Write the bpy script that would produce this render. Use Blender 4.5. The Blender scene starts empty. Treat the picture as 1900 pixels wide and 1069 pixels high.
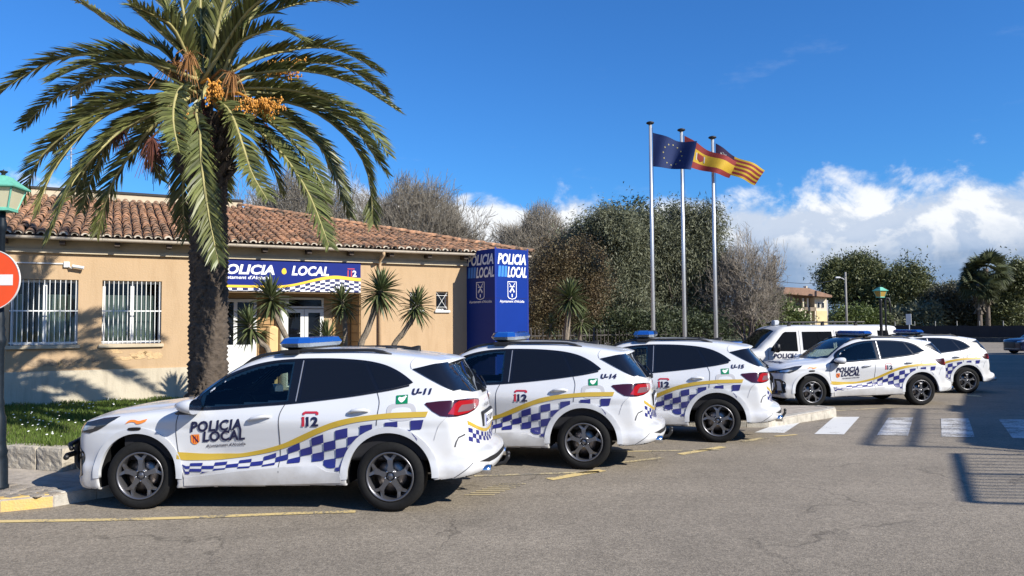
import bpy, bmesh, math, random
import numpy as np
from mathutils import Vector, Matrix
from mathutils.geometry import delaunay_2d_cdt
R=math.radians
scene=bpy.context.scene
# ------------------------------------------------------------------ camera
EYE=1.93; FPX=1420.0; HORIZON=600.0; IW,IH=1900.0,1069.0
PITCH=math.atan((HORIZON-IH/2)/FPX); ROLL=R(0.35)
cd=bpy.data.cameras.new('camera'); cam=bpy.data.objects.new('camera',cd); scene.collection.objects.link(cam)
cd.sensor_width=36.0; cd.sensor_fit='HORIZONTAL'; cd.lens=36.0*FPX/IW; cd.clip_start=.1; cd.clip_end=6000
c_f=Vector((0,math.cos(PITCH),math.sin(PITCH))); c_u0=Vector((0,-math.sin(PITCH),math.cos(PITCH))); c_r0=Vector((1,0,0))
c_r=c_r0*math.cos(ROLL)-c_u0*math.sin(ROLL); c_u=c_u0*math.cos(ROLL)+c_r0*math.sin(ROLL)
cam.matrix_world=Matrix(((c_r.x,c_u.x,-c_f.x,0),(c_r.y,c_u.y,-c_f.y,0),(c_r.z,c_u.z,-c_f.z,EYE),(0,0,0,1)))
scene.camera=cam
# ------------------------------------------------------------------ sun, sky, exposure
SUN_EL=R(32.5); SUN_AZ=math.atan2(.82,-.57)          # azimuth from +Y towards +X of the direction to the sun
sdir=Vector((math.sin(SUN_AZ)*math.cos(SUN_EL),math.cos(SUN_AZ)*math.cos(SUN_EL),math.sin(SUN_EL)))
sl=bpy.data.lights.new('sun','SUN'); sl.energy=5.0; sl.angle=R(.53); sl.color=(1.0,.95,.87)
so=bpy.data.objects.new('sun',sl); scene.collection.objects.link(so); so.location=(30,-30,60)
so.rotation_euler=(-sdir).to_track_quat('-Z','Y').to_euler()
scene.view_settings.view_transform='Standard'; scene.view_settings.look='None'
scene.view_settings.exposure=0.63; scene.view_settings.gamma=1.0; scene.view_settings.use_curve_mapping=False
world=bpy.data.worlds.new('World'); scene.world=world; world.use_nodes=True
def build_world():
    nt=world.node_tree; N=nt.nodes; L=nt.links
    for n in list(N): N.remove(n)
    out=N.new('ShaderNodeOutputWorld'); bg=N.new('ShaderNodeBackground'); bg.inputs['Strength'].default_value=.062
    sky=N.new('ShaderNodeTexSky'); sky.sky_type='NISHITA'; sky.sun_disc=False
    sky.sun_elevation=SUN_EL; sky.sun_rotation=SUN_AZ; sky.altitude=0; sky.air_density=1.15; sky.dust_density=.15; sky.ozone_density=4.5
    tc=N.new('ShaderNodeTexCoord')
    def math_(op,a,b=None,c=None,clamp=False):
        n=N.new('ShaderNodeMath'); n.operation=op; n.use_clamp=clamp
        for i,v in enumerate((a,b,c)):
            if v is None: continue
            if isinstance(v,(int,float)): n.inputs[i].default_value=v
            else: L.new(v,n.inputs[i])
        return n.outputs[0]
    def ramp(v,a,b,lo=0.,hi=1.):
        n=N.new('ShaderNodeMapRange'); n.interpolation_type='SMOOTHSTEP'
        L.new(v,n.inputs[0]); n.inputs[1].default_value=a; n.inputs[2].default_value=b; n.inputs[3].default_value=lo; n.inputs[4].default_value=hi
        return n.outputs[0]
    nrm=N.new('ShaderNodeVectorMath'); nrm.operation='NORMALIZE'; L.new(tc.outputs['Generated'],nrm.inputs[0])
    sep=N.new('ShaderNodeSeparateXYZ'); L.new(nrm.outputs[0],sep.inputs[0])
    el=math_('MULTIPLY',math_('ARCSINE',sep.outputs[2]),57.2958)
    def noise(scale,zs,detail,rough,off=(0,0,0),dist=0.):
        mp=N.new('ShaderNodeMapping'); L.new(nrm.outputs[0],mp.inputs[0]); mp.inputs['Scale'].default_value=(1,1,zs); mp.inputs['Location'].default_value=off
        n=N.new('ShaderNodeTexNoise'); n.inputs['Scale'].default_value=scale; n.inputs['Detail'].default_value=detail; n.inputs['Roughness'].default_value=rough; n.inputs['Distortion'].default_value=dist
        L.new(mp.outputs[0],n.inputs['Vector']); return n.outputs[0]
    OFF=(4.0,5.5,.0)
    big=noise(3.2,.35,2,.5,OFF)                      # how high each cumulus tower climbs, by bearing
    puff=noise(10,1.35,10,.60,OFF,.25)
    puff_up=noise(10,1.35,10,.60,(OFF[0]-.016,OFF[1]+.012,OFF[2]-.035),.25)
    top=math_('ADD',math_('MULTIPLY',ramp(big,.30,.68),1.3),9.0)  # degrees
    d=math_('SUBTRACT',top,el)
    edge=math_('ADD',math_('MULTIPLY',d,.26),math_('MULTIPLY',math_('SUBTRACT',puff,.5),2.7))
    low=ramp(el,-1.0,2.5)
    dens=math_('MULTIPLY',ramp(edge,.0,.55),1.0)
    # lit side against shaded side
    lit=ramp(math_('SUBTRACT',puff,puff_up),-.07,.07)
    lit2=math_('MULTIPLY_ADD',ramp(edge,2.6,.2),.45,math_('MULTIPLY',lit,.62))
    cc=N.new('ShaderNodeMixRGB'); L.new(math_('MINIMUM',lit2,1.0),cc.inputs[0]); cc.inputs[1].default_value=(3.6,5.0,7.4,1); cc.inputs[2].default_value=(10.5,10.7,11.0,1)
    # flat grey-blue layer under the towers
    lay=ramp(noise(4.0,9.0,6,.6,(1.,7.,2.)),.35,.62)
    base=N.new('ShaderNodeMixRGB'); base.inputs[1].default_value=(1.7,2.9,5.0,1); base.inputs[2].default_value=(2.9,4.2,6.4,1); L.new(lay,base.inputs[0])
    cb=N.new('ShaderNodeMixRGB'); L.new(ramp(math_('ADD',d,math_('MULTIPLY',math_('SUBTRACT',puff,.5),6.0)),3.2,7.2),cb.inputs[0]); L.new(cc.outputs[0],cb.inputs[1]); L.new(base.outputs[0],cb.inputs[2])
    # thin wisps higher up
    w=math_('MULTIPLY',ramp(noise(7,3.0,6,.6,(9,2,4)),.62,.80),math_('MULTIPLY',ramp(el,26,14),.14))
    tint=N.new('ShaderNodeMixRGB'); tint.blend_type='MULTIPLY'; tint.inputs[0].default_value=1; tint.inputs[2].default_value=(.44,1.02,1.68,1); L.new(sky.outputs[0],tint.inputs[1])   # clear, saturated Mediterranean blue
    m0=N.new('ShaderNodeMixRGB'); L.new(w,m0.inputs[0]); L.new(tint.outputs[0],m0.inputs[1]); m0.inputs[2].default_value=(8,8.6,9.6,1)
    m1=N.new('ShaderNodeMixRGB'); L.new(math_('MULTIPLY',dens,.97),m1.inputs[0]); L.new(m0.outputs[0],m1.inputs[1]); L.new(cb.outputs[0],m1.inputs[2])
    L.new(m1.outputs[0],bg.inputs['Color']); L.new(bg.outputs[0],out.inputs['Surface'])
build_world()
scene.render.film_transparent=False
scene.cycles.max_bounces=6; scene.cycles.transparent_max_bounces=12; scene.cycles.caustics_reflective=False; scene.cycles.caustics_refractive=False
scene.cycles.use_denoising=True
# ------------------------------------------------------------------ helpers
COL=scene.collection
def pix(x,y,dist):
    """world point seen at photo pixel (x,y) at forward distance dist"""
    v=c_f+c_r*((x-IW/2)/FPX)-c_u*((y-IH/2)/FPX)
    return Vector((0,0,EYE))+v*(dist/v.y)
def gpix(x,y,z=0.):
    v=c_f+c_r*((x-IW/2)/FPX)-c_u*((y-IH/2)/FPX)
    return Vector((0,0,EYE))+v*((z-EYE)/v.z)
def ss(a,b,x):
    t=min(max((x-a)/(b-a),0),1); return t*t*(3-2*t)
def gz(x,y):
    """height of the roadway: it falls a little towards the kerb gutter and away down the street"""
    return -.04*ss(-1.5,-4.0,x)*(1-ss(10,13,y))-.10*ss(12.5,17.5,y)-.006*max(0,min(y,140)-17)
def tag(o,label=None,cat=None,group=None,kind=None):
    if label: o['label']=label
    if cat: o['category']=cat
    if group: o['group']=group
    if kind: o['kind']=kind
    return o
def empty(name,loc=(0,0,0),rz=0.,label=None,cat=None,group=None):
    o=bpy.data.objects.new(name,None); COL.objects.link(o); o.location=loc; o.rotation_euler=(0,0,rz); o.empty_display_size=.2
    return tag(o,label,cat,group)
def link(name,me,mat=None,parent=None):
    o=bpy.data.objects.new(name,me); COL.objects.link(o)
    if mat is not None:
        if len(me.materials): me.materials.clear()
        for m in (mat if isinstance(mat,(list,tuple)) else [mat]): me.materials.append(m)
    if parent is not None: o.parent=parent
    return o
def npmesh(name,V,F,smooth=False,mi=None):
    """V (n,3); F list of faces or int array (m,k)"""
    me=bpy.data.meshes.new(name)
    V=np.asarray(V,np.float32).reshape(-1,3)
    if isinstance(F,np.ndarray):
        m,k=F.shape; lt=np.full(m,k,np.int32); ls=np.arange(m,dtype=np.int32)*k; li=F.astype(np.int32).ravel()
    else:
        m=len(F); lt=np.array([len(f) for f in F],np.int32); ls=np.concatenate(([0],np.cumsum(lt)[:-1])).astype(np.int32) if m else np.zeros(0,np.int32)
        li=np.fromiter((i for f in F for i in f),np.int32)
    me.vertices.add(len(V)); me.vertices.foreach_set('co',V.ravel())
    me.loops.add(len(li)); me.loops.foreach_set('vertex_index',li)
    me.polygons.add(m); me.polygons.foreach_set('loop_start',ls); me.polygons.foreach_set('loop_total',lt)
    if smooth: me.polygons.foreach_set('use_smooth',np.ones(m,bool))
    if mi is not None: me.polygons.foreach_set('material_index',np.asarray(mi,np.int32))
    me.update(calc_edges=True)
    return me
class MB:
    """collects simple shapes into one mesh"""
    def __init__(s): s.V=[]; s.F=[]; s.MI=[]; s.SM=[]; s.mi=0; s.sm=False
    def add(s,V,F):
        n=len(s.V); s.V.extend([tuple(v) for v in V]); s.F.extend([tuple(i+n for i in f) for f in F]); s.MI.extend([s.mi]*len(F)); s.SM.extend([s.sm]*len(F)); return s
    def box(s,a,b,M=None):
        x0,y0,z0=a; x1,y1,z1=b
        V=[(x0,y0,z0),(x1,y0,z0),(x1,y1,z0),(x0,y1,z0),(x0,y0,z1),(x1,y0,z1),(x1,y1,z1),(x0,y1,z1)]
        if M is not None: V=[M@Vector(v) for v in V]
        return s.add(V,[(0,3,2,1),(4,5,6,7),(0,1,5,4),(1,2,6,5),(2,3,7,6),(3,0,4,7)])
    def bbox(s,a,b,r,M=None):
        """box with its vertical and horizontal edges chamfered by r"""
        x0,y0,z0=a; x1,y1,z1=b; V=[];F=[]
        ring=lambda i:[(x0+i+r,y0+i),(x1-i-r,y0+i),(x1-i,y0+i+r),(x1-i,y1-i-r),(x1-i-r,y1-i),(x0+i+r,y1-i),(x0+i,y1-i-r),(x0+i,y0+i+r)]
        for (i,z) in ((r,z0),(0,z0+r),(0,z1-r),(r,z1)): V+= [(x,y,z) for x,y in ring(i)]
        for k in range(3):
            for j in range(8): F.append((k*8+j,k*8+(j+1)%8,k*8+8+(j+1)%8,k*8+8+j))
        F.append(tuple(range(7,-1,-1))); F.append(tuple(range(24,32)))
        if M is not None: V=[M@Vector(v) for v in V]
        return s.add(V,F)
    def tube(s,pts,rad,n=8,cap=True,up=None):
        pts=[Vector(p) for p in pts]; k=len(pts); rad=[rad]*k if not hasattr(rad,'__len__') else rad
        V=[];F=[]; prev=None
        for i,p in enumerate(pts):
            t=(pts[min(i+1,k-1)]-pts[max(i-1,0)]).normalized()
            if prev is None:
                a=Vector((0,0,1)) if abs(t.z)<.9 else Vector((1,0,0)); b=t.cross(a).normalized()
            else:
                b=prev-t*prev.dot(t); b=b.normalized() if b.length>1e-6 else t.orthogonal().normalized()
            prev=b; c=t.cross(b)
            for j in range(n):
                an=2*math.pi*j/n; V.append(p+(b*math.cos(an)+c*math.sin(an))*rad[i])
        for i in range(k-1):
            for j in range(n): F.append((i*n+j,i*n+(j+1)%n,i*n+n+(j+1)%n,i*n+n+j))
        if cap: F.append(tuple(range(n-1,-1,-1))); F.append(tuple(range((k-1)*n,k*n)))
        return s.add(V,F)
    def lathe(s,prof,n=24,M=None,a0=0,a1=2*math.pi,cap=True):
        """prof [(r,z)] about z"""
        full=abs(a1-a0-2*math.pi)<1e-6; m=n if full else n+1; V=[];F=[]
        for r,z in prof:
            for j in range(m):
                an=a0+(a1-a0)*j/n; V.append((r*math.cos(an),r*math.sin(an),z))
        for i in range(len(prof)-1):
            for j in range(n):
                j2=(j+1)%m; F.append((i*m+j,i*m+j2,i*m+m+j2,i*m+m+j))
        if cap and full:
            if prof[0][0]>1e-4: F.append(tuple(range(m-1,-1,-1)))
            if prof[-1][0]>1e-4: F.append(tuple(range((len(prof)-1)*m,len(prof)*m)))
        if M is not None: V=[M@Vector(v) for v in V]
        return s.add(V,F)
    def prism(s,poly,h0,h1,ax='z',M=None):
        """polygon (2d, counter-clockwise) extruded: ax z: (x,y), ax y: (x,z), ax x: (y,z)"""
        n=len(poly)
        def P(p,h): return (p[0],p[1],h) if ax=='z' else ((p[0],h,p[1]) if ax=='y' else (h,p[0],p[1]))
        V=[P(p,h0) for p in poly]+[P(p,h1) for p in poly]
        F=[tuple(range(n-1,-1,-1)),tuple(range(n,2*n))]+[(i,(i+1)%n,n+(i+1)%n,n+i) for i in range(n)]
        if M is not None: V=[M@Vector(v) for v in V]
        return s.add(V,F)
    def mesh(s,name):
        me=npmesh(name,s.V,s.F,mi=s.MI); 
        if any(s.SM): me.polygons.foreach_set('use_smooth',np.array(s.SM,bool))
        return me
    def build(s,name,mat,parent=None,smooth=None):
        me=npmesh(name,s.V,s.F,mi=s.MI if max(s.MI,default=0)>0 else None)
        sm=np.array(s.SM,bool) if smooth is None else np.full(len(s.F),smooth)
        me.polygons.foreach_set('use_smooth',sm)
        return link(name,me,mat,parent)
def copy_tree(o,parent=None):
    c=o.copy(); COL.objects.link(c); c.parent=parent
    for ch in list(o.children): copy_tree(ch,c)
    return c
# ------------------------------------------------------------------ materials
MATS={}
def mat(name,col,rough=.6,metal=0.,var=0.,vscale=6.,bump=0.,bscale=60.,coat=0.,spec=.5,objrand=0.,island=0.,trans=0.,coord='Object',col2=None,detail=5.,emit=None):
    if name in MATS: return MATS[name]
    m=bpy.data.materials.new(name); m.use_nodes=True; nt=m.node_tree; N=nt.nodes; L=nt.links
    b=N['Principled BSDF']; b.inputs['Base Color'].default_value=(*col,1); b.inputs['Roughness'].default_value=rough; b.inputs['Metallic'].default_value=metal
    b.inputs['Specular IOR Level'].default_value=spec
    if coat: b.inputs['Coat Weight'].default_value=coat; b.inputs['Coat Roughness'].default_value=.04
    tc=N.new('ShaderNodeTexCoord'); last=None
    if var>0 or col2 is not None:
        n=N.new('ShaderNodeTexNoise'); n.inputs['Scale'].default_value=vscale; n.inputs['Detail'].default_value=detail; n.inputs['Roughness'].default_value=.62
        L.new(tc.outputs[coord],n.inputs['Vector'])
        mr=N.new('ShaderNodeMapRange'); mr.inputs[1].default_value=.28; mr.inputs[2].default_value=.72; L.new(n.outputs[0],mr.inputs[0])
        mx=N.new('ShaderNodeMixRGB'); L.new(mr.outputs[0],mx.inputs[0])
        c2=col2 if col2 is not None else tuple(min(1,c*(1+var)) for c in col)
        c1=col if col2 is not None else tuple(c*(1-var) for c in col)
        mx.inputs[1].default_value=(*c1,1); mx.inputs[2].default_value=(*c2,1); last=mx.outputs[0]
    if objrand or island:
        if objrand:
            oi=N.new('ShaderNodeObjectInfo'); rnd=oi.outputs['Random']; amt=objrand
        else:
            g=N.new('ShaderNodeNewGeometry'); rnd=g.outputs['Random Per Island']; amt=island
        mr=N.new('ShaderNodeMapRange'); L.new(rnd,mr.inputs[0]); mr.inputs[3].default_value=1-amt; mr.inputs[4].default_value=1+amt
        ml=N.new('ShaderNodeMixRGB'); ml.blend_type='MULTIPLY'; ml.inputs[0].default_value=1
        if last is not None: L.new(last,ml.inputs[1])
        else: ml.inputs[1].default_value=(*col,1)
        cmb=N.new('ShaderNodeCombineColor'); 
        for i in range(3): L.new(mr.outputs[0],cmb.inputs[i])
        L.new(cmb.outputs[0],ml.inputs[2]); last=ml.outputs[0]
    if last is not None: L.new(last,b.inputs['Base Color'])
    if bump>0:
        n=N.new('ShaderNodeTexNoise'); n.inputs['Scale'].default_value=bscale; n.inputs['Detail'].default_value=6; L.new(tc.outputs[coord],n.inputs['Vector'])
        bp=N.new('ShaderNodeBump'); bp.inputs['Strength'].default_value=bump; bp.inputs['Distance'].default_value=.02; L.new(n.outputs[0],bp.inputs['Height']); L.new(bp.outputs[0],b.inputs['Normal'])
    if trans>0:
        o=N['Material Output']; t=N.new('ShaderNodeBsdfTranslucent'); ms=N.new('ShaderNodeMixShader'); ms.inputs[0].default_value=trans
        if last is not None: L.new(last,t.inputs[0])
        else: t.inputs[0].default_value=(*col,1)
        L.new(b.outputs[0],ms.inputs[1]); L.new(t.outputs[0],ms.inputs[2]); L.new(ms.outputs[0],o.inputs['Surface'])
    MATS[name]=m; return m
def glass_mat(name,tint,rough=.02,op=1.0):
    """pane: mirror reflection by Fresnel over a tinted see-through (op 0) or opaque dark (op 1) pane"""
    if name in MATS: return MATS[name]
    m=bpy.data.materials.new(name); m.use_nodes=True; nt=m.node_tree; N=nt.nodes; L=nt.links
    N.remove(N['Principled BSDF']); o=N['Material Output']
    fr=N.new('ShaderNodeFresnel'); fr.inputs[0].default_value=1.5
    gl=N.new('ShaderNodeBsdfGlossy'); gl.inputs['Roughness'].default_value=rough; gl.inputs[0].default_value=(.9,.95,1,1)
    tr=N.new('ShaderNodeBsdfTransparent'); tr.inputs[0].default_value=(*tint,1)
    df=N.new('ShaderNodeBsdfDiffuse'); df.inputs[0].default_value=(.006,.007,.009,1)
    a=N.new('ShaderNodeMixShader'); a.inputs[0].default_value=op; L.new(tr.outputs[0],a.inputs[1]); L.new(df.outputs[0],a.inputs[2])
    b=N.new('ShaderNodeMixShader'); L.new(fr.outputs[0],b.inputs[0]); L.new(a.outputs[0],b.inputs[1]); L.new(gl.outputs[0],b.inputs[2])
    L.new(b.outputs[0],o.inputs['Surface']); MATS[name]=m; return m
# lettering: outline text turned into flat faces in the (x,y) plane, fitted to a box
_fc={}
def text2d(body,w=None,h=None,shear=0.,bold=0.,space=1.):
    key=(body,shear,bold,space)
    if key not in _fc:
        cu=bpy.data.curves.new('lettering','FONT'); cu.body=body; cu.size=1; cu.shear=shear; cu.offset=bold; cu.space_character=space; cu.resolution_u=3; cu.fill_mode='FRONT'
        ob=bpy.data.objects.new('lettering',cu); COL.objects.link(ob)
        dg=bpy.context.evaluated_depsgraph_get(); dg.update()
        me=bpy.data.meshes.new_from_object(ob.evaluated_get(dg))
        V=np.array([v.co[:2] for v in me.vertices]); F=[tuple(p.vertices) for p in me.polygons]
        bpy.data.objects.remove(ob); bpy.data.curves.remove(cu); bpy.data.meshes.remove(me)
        V-=V.min(0); _fc[key]=(V,F)
    V,F=_fc[key]; V=V.copy(); ext=V.max(0)
    sx=(w/ext[0]) if w else None; sy=(h/ext[1]) if h else None
    if sx is None: sx=sy
    if sy is None: sy=sx
    V*=np.array([sx,sy]); return V,F
def flat_text(name,body,material,parent,origin,ux,uy,w=None,h=None,shear=0.,bold=0.,space=1.,off=0.0,thick=0.):
    """lettering laid on a plane: origin is the lower left corner, ux/uy its axes"""
    V,F=text2d(body,w,h,shear,bold,space); o=Vector(origin); ux=Vector(ux).normalized(); uy=Vector(uy).normalized(); nn=ux.cross(uy)
    P=[o+ux*float(a)+uy*float(b)+nn*off for a,b in V]
    return link(name,npmesh(name,P,F),material,parent)
# ================================================================== the setting: ground, road, pavement, markings
rng=np.random.default_rng(7); random.seed(7)
def asphalt_material():
    m=bpy.data.materials.new('asphalt'); m.use_nodes=True; nt=m.node_tree; N=nt.nodes; L=nt.links; b=N['Principled BSDF']
    tc=N.new('ShaderNodeTexCoord'); P=tc.outputs['Object']
    def noise(s,d,r=.6):
        n=N.new('ShaderNodeTexNoise'); n.inputs['Scale'].default_value=s; n.inputs['Detail'].default_value=d; n.inputs['Roughness'].default_value=r; L.new(P,n.inputs['Vector']); return n.outputs[0]
    def mr(v,a,b_,c,d):
        n=N.new('ShaderNodeMapRange'); n.inputs[1].default_value=a; n.inputs[2].default_value=b_; n.inputs[3].default_value=c; n.inputs[4].default_value=d; L.new(v,n.inputs[0]); return n.outputs[0]
    def mul(a,b_,op='MULTIPLY'):
        n=N.new('ShaderNodeMath'); n.operation=op; 
        for i,v in enumerate((a,b_)):
            if isinstance(v,(int,float)): n.inputs[i].default_value=v
            else: L.new(v,n.inputs[i])
        return n.outputs[0]
    agg=N.new('ShaderNodeTexVoronoi'); agg.inputs['Scale'].default_value=85; L.new(P,agg.inputs['Vector'])
    agg2=N.new('ShaderNodeTexVoronoi'); agg2.inputs['Scale'].default_value=38; L.new(P,agg2.inputs['Vector'])
    sepc=N.new('ShaderNodeSeparateColor'); L.new(agg.outputs['Color'],sepc.inputs[0])
    sepd=N.new('ShaderNodeSeparateColor'); L.new(agg2.outputs['Color'],sepd.inputs[0])
    g=mul(mr(sepc.outputs[0],0,1,.74,1.26),mr(sepd.outputs[0],0,1,.84,1.16))
    big=mul(mr(noise(.28,5),.3,.7,.86,1.12),mr(noise(2.3,6,.7),.3,.7,.90,1.09))
    # long wear tracks along the street, darker oil patches
    mp=N.new('ShaderNodeMapping'); mp.inputs['Rotation'].default_value=(0,0,R(-33)); mp.inputs['Scale'].default_value=(.10,1.3,1); L.new(P,mp.inputs[0])
    st=N.new('ShaderNodeTexNoise'); st.inputs['Scale'].default_value=1.0; st.inputs['Detail'].default_value=4; L.new(mp.outputs[0],st.inputs['Vector'])
    big=mul(big,mr(st.outputs[0],.3,.7,.92,1.08)); 
    oil=mr(noise(.9,4,.55),.60,.76,1.0,.74)
    # fine cracks
    cr=N.new('ShaderNodeTexVoronoi'); cr.feature='DISTANCE_TO_EDGE'; cr.inputs['Scale'].default_value=.33
    wv=N.new('ShaderNodeTexNoise'); wv.inputs['Scale'].default_value=2.2; wv.inputs['Detail'].default_value=8; L.new(P,wv.inputs['Vector'])
    va=N.new('ShaderNodeVectorMath'); va.operation='MULTIPLY_ADD'; L.new(wv.outputs['Color'],va.inputs[0]); va.inputs[1].default_value=(.9,.9,0); L.new(P,va.inputs[2]); L.new(va.outputs[0],cr.inputs['Vector'])
    crack=mr(cr.outputs[0],.0016,.007,.0,1.0); crk=mr(noise(.5,2),.50,.58,0,1)   # cracks only here and there
    cm=mul(1.0,mul(mul(mul(1.0,crack,'SUBTRACT'),crk),.34),'SUBTRACT')
    tot=mul(mul(g,big),mul(cm,oil))
    col=N.new('ShaderNodeMixRGB'); col.blend_type='MULTIPLY'; col.inputs[0].default_value=1; col.inputs[1].default_value=(.226,.192,.146,1)
    cc=N.new('ShaderNodeCombineColor'); [L.new(tot,cc.inputs[i]) for i in range(3)]; L.new(cc.outputs[0],col.inputs[2]); L.new(col.outputs[0],b.inputs['Base Color'])
    b.inputs['Roughness'].default_value=.88; b.inputs['Specular IOR Level'].default_value=.3
    bp=N.new('ShaderNodeBump'); bp.inputs['Strength'].default_value=.35; bp.inputs['Distance'].default_value=.006; L.new(mul(agg.outputs['Distance'],mul(crack,.6),'ADD'),bp.inputs['Height']); L.new(bp.outputs[0],b.inputs['Normal'])
    return m
M_asph=asphalt_material()
M_conc=mat('weathered_concrete',(.36,.33,.28),.9,var=.25,vscale=3,bump=.5,bscale=40)
M_kerb=mat('kerb_concrete',(.40,.37,.31),.9,var=.25,vscale=9,bump=.4,bscale=50)
M_kerby=mat('kerb_yellow_paint',(.62,.40,.10),.8,var=.18,vscale=8,bump=.4,bscale=50,col2=(.50,.36,.16))
M_pave=mat('pavement_stone',(.30,.26,.21),.9,var=.3,vscale=7,bump=.6,bscale=25,objrand=.22)
M_soil=mat('dry_soil',(.20,.15,.10),.95,var=.35,vscale=2,bump=.7,bscale=20)
M_field=mat('rough_grassland',(.10,.11,.045),.95,var=.4,vscale=.6,bump=.5,bscale=8)
def sheet(name,xs,ys,zf,material,kind='structure'):
    X,Y=np.meshgrid(xs,ys,indexing='ij'); Z=np.vectorize(zf)(X,Y); V=np.stack([X,Y,Z],-1).reshape(-1,3)
    nx,ny=len(xs),len(ys); i,j=np.meshgrid(np.arange(nx-1),np.arange(ny-1),indexing='ij'); a=(i*ny+j).ravel()
    F=np.stack([a,a+ny,a+ny+1,a+1],1); o=link(name,npmesh(name,V,F,True),material); return tag(o,kind=kind)
xs=np.concatenate([np.linspace(-60,-8,14)[:-1],np.linspace(-8,20,57)[:-1],np.linspace(20,120,21)])
ys=np.concatenate([np.linspace(-40,4,12)[:-1],np.linspace(4,24,61)[:-1],np.linspace(24,97,31)])
sheet('road',xs,ys,gz,M_asph)
sheet('terrain',np.linspace(-900,1400,47),np.concatenate([np.linspace(-300,400,29)[:-1],np.linspace(400,3000,14)]),lambda x,y:gz(x,y)-.35,M_field)
# painted markings lie 4 mm above the road
def worn_paint(name,col,thr,scale=30.,amount=1.,lo=.3):
    m=mat(name,col,.75); nt=m.node_tree; N=nt.nodes; L=nt.links; b=N['Principled BSDF']
    tc=N.new('ShaderNodeTexCoord'); n=N.new('ShaderNodeTexNoise'); n.inputs['Scale'].default_value=scale; n.inputs['Detail'].default_value=8; n.inputs['Roughness'].default_value=.75; L.new(tc.outputs['Object'],n.inputs['Vector'])
    n2=N.new('ShaderNodeTexNoise'); n2.inputs['Scale'].default_value=2.2; n2.inputs['Detail'].default_value=3; L.new(tc.outputs['Object'],n2.inputs['Vector'])
    ad=N.new('ShaderNodeMath'); ad.operation='MULTIPLY_ADD'; L.new(n2.outputs[0],ad.inputs[0]); ad.inputs[1].default_value=.55; L.new(n.outputs[0],ad.inputs[2])
    mr=N.new('ShaderNodeMapRange'); mr.inputs[1].default_value=thr-.05; mr.inputs[2].default_value=thr+.05; L.new(ad.outputs[0],mr.inputs[0])
    mx=N.new('ShaderNodeMixRGB'); L.new(mr.outputs[0],mx.inputs[0]); mx.inputs[1].default_value=(*col,1); mx.inputs[2].default_value=(.185,.165,.135,1); L.new(mx.outputs[0],b.inputs['Base Color']); return m
M_wht=worn_paint('worn_white_paint',(.62,.61,.57),.93)
M_wht2=worn_paint('flaked_white_paint',(.54,.53,.50),.80)
M_yel=worn_paint('worn_yellow_paint',(.62,.47,.20),.86)
M_yel2=worn_paint('faded_yellow_paint',(.55,.45,.25),.78)
def marking(name,poly,material,label,cat='road marking',group=None,n=8):
    """a painted quad (four ground points) that follows the road surface"""
    a,b,c,d=[Vector(p[:2]) for p in poly]; V=[];F=[]
    for i in range(n+1):
        for j in range(3):
            t=i/n; s=j/2; p=(a*(1-t)+b*t)*(1-s)+(d*(1-t)+c*t)*s; V.append((p.x,p.y,gz(p.x,p.y)+.006))
    for i in range(n):
        for j in range(2): F.append((i*3+j,i*3+3+j,i*3+4+j,i*3+1+j))
    me=npmesh(name,V,F)
    o=link(name,me,material); 
    if me.polygons[0].normal.z<0: me.flip_normals()
    return tag(o,label,cat,group)
def gp(x,y,it=4):
    p=gpix(x,y,0)
    for _ in range(it): p=gpix(x,y,gz(p.x,p.y))
    return p
def strip(name,x0,y0,x1,y1,w,material,label,group,n=24):
    a=gp(x0,y0); b=gp(x1,y1); d=(b-a); d.z=0; d.normalize(); q=Vector((-d.y,d.x,0))*w/2
    return marking(name,[a-q,b-q,b+q,a+q],material,label,'road marking',group,n)
cw=[[(1400,803),(1428,792.5),(1484,785),(1455,804)],[(1511,806),(1548,774),(1595,774),(1566,806.7)],[(1627,808),(1648,775.4),(1694.6,775.4),(1685,809)],[(1747,811),(1746,777),(1797,777),(1808.6,811.7)],[(1879,814),(1853,778.7),(1907,779),(1951,815)]]
cl=['clipped white crossing stripe beside the pavement tip','clean white crossing stripe fully in sunlight','worn white crossing stripe crossed by thin railing shadows','scuffed white crossing stripe half in the building shadow','white crossing stripe deep in the building shadow at the right edge']
for q,l,m_ in zip(cw,cl,(M_wht,M_wht,M_wht2,M_wht2,M_wht2)):
    marking('crossing_stripe',[gp(*p) for p in (q[1],q[2],q[3],q[0])],m_,l,'crossing stripe','zebra crossing stripes')
G='painted parking bay lines'
strip('bay_line',-60,969.5,660,950,.10,M_yel,'long yellow bay line on the road in front of the nearest car',G,40)
strip('bay_line',880,884,1112,876,.09,M_yel2,'yellow bay line between the nearest car and the second car',G)
strip('bay_line',1120,839,1335,835,.08,M_yel2,'thin yellow bay line between the second and the third car',G)
strip('bay_line',1546,763,1668,755.5,.08,M_yel2,'pale line on the road below the car facing the crossing',G)
strip('bay_end_mark',1019,890,1118,873,.15,M_yel,'short slanted yellow mark behind the second parked car',G)
strip('bay_end_mark',1262,843.5,1342,829.5,.13,M_yel,'short slanted yellow mark behind the third parked car',G)
strip('bay_end_mark',1378,820,1424,812,.12,M_yel2,'faint slanted yellow mark just short of the crossing',G)
strip('bay_end_mark',1438,810,1478,807,.08,M_yel,'small yellow dash beneath the clipped crossing stripe',G)
strip('bay_end_mark',1150,859,1228,850,.10,M_yel2,'faded yellow mark off the rear wheel of the second car',G)
hm=MB()
for k in range(7):
    t=k/6; a=gp(862+64*t,919-21*t); b=gp(918+58*t,918.5-20*t); d=(b-a).normalized(); q=Vector((-d.y,d.x,0))*.016
    V=[a-q,b-q,b+q,a+q]; V=[(v.x,v.y,gz(v.x,v.y)+.006) for v in V]; hm.add(V,[(0,1,2,3)])
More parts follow.
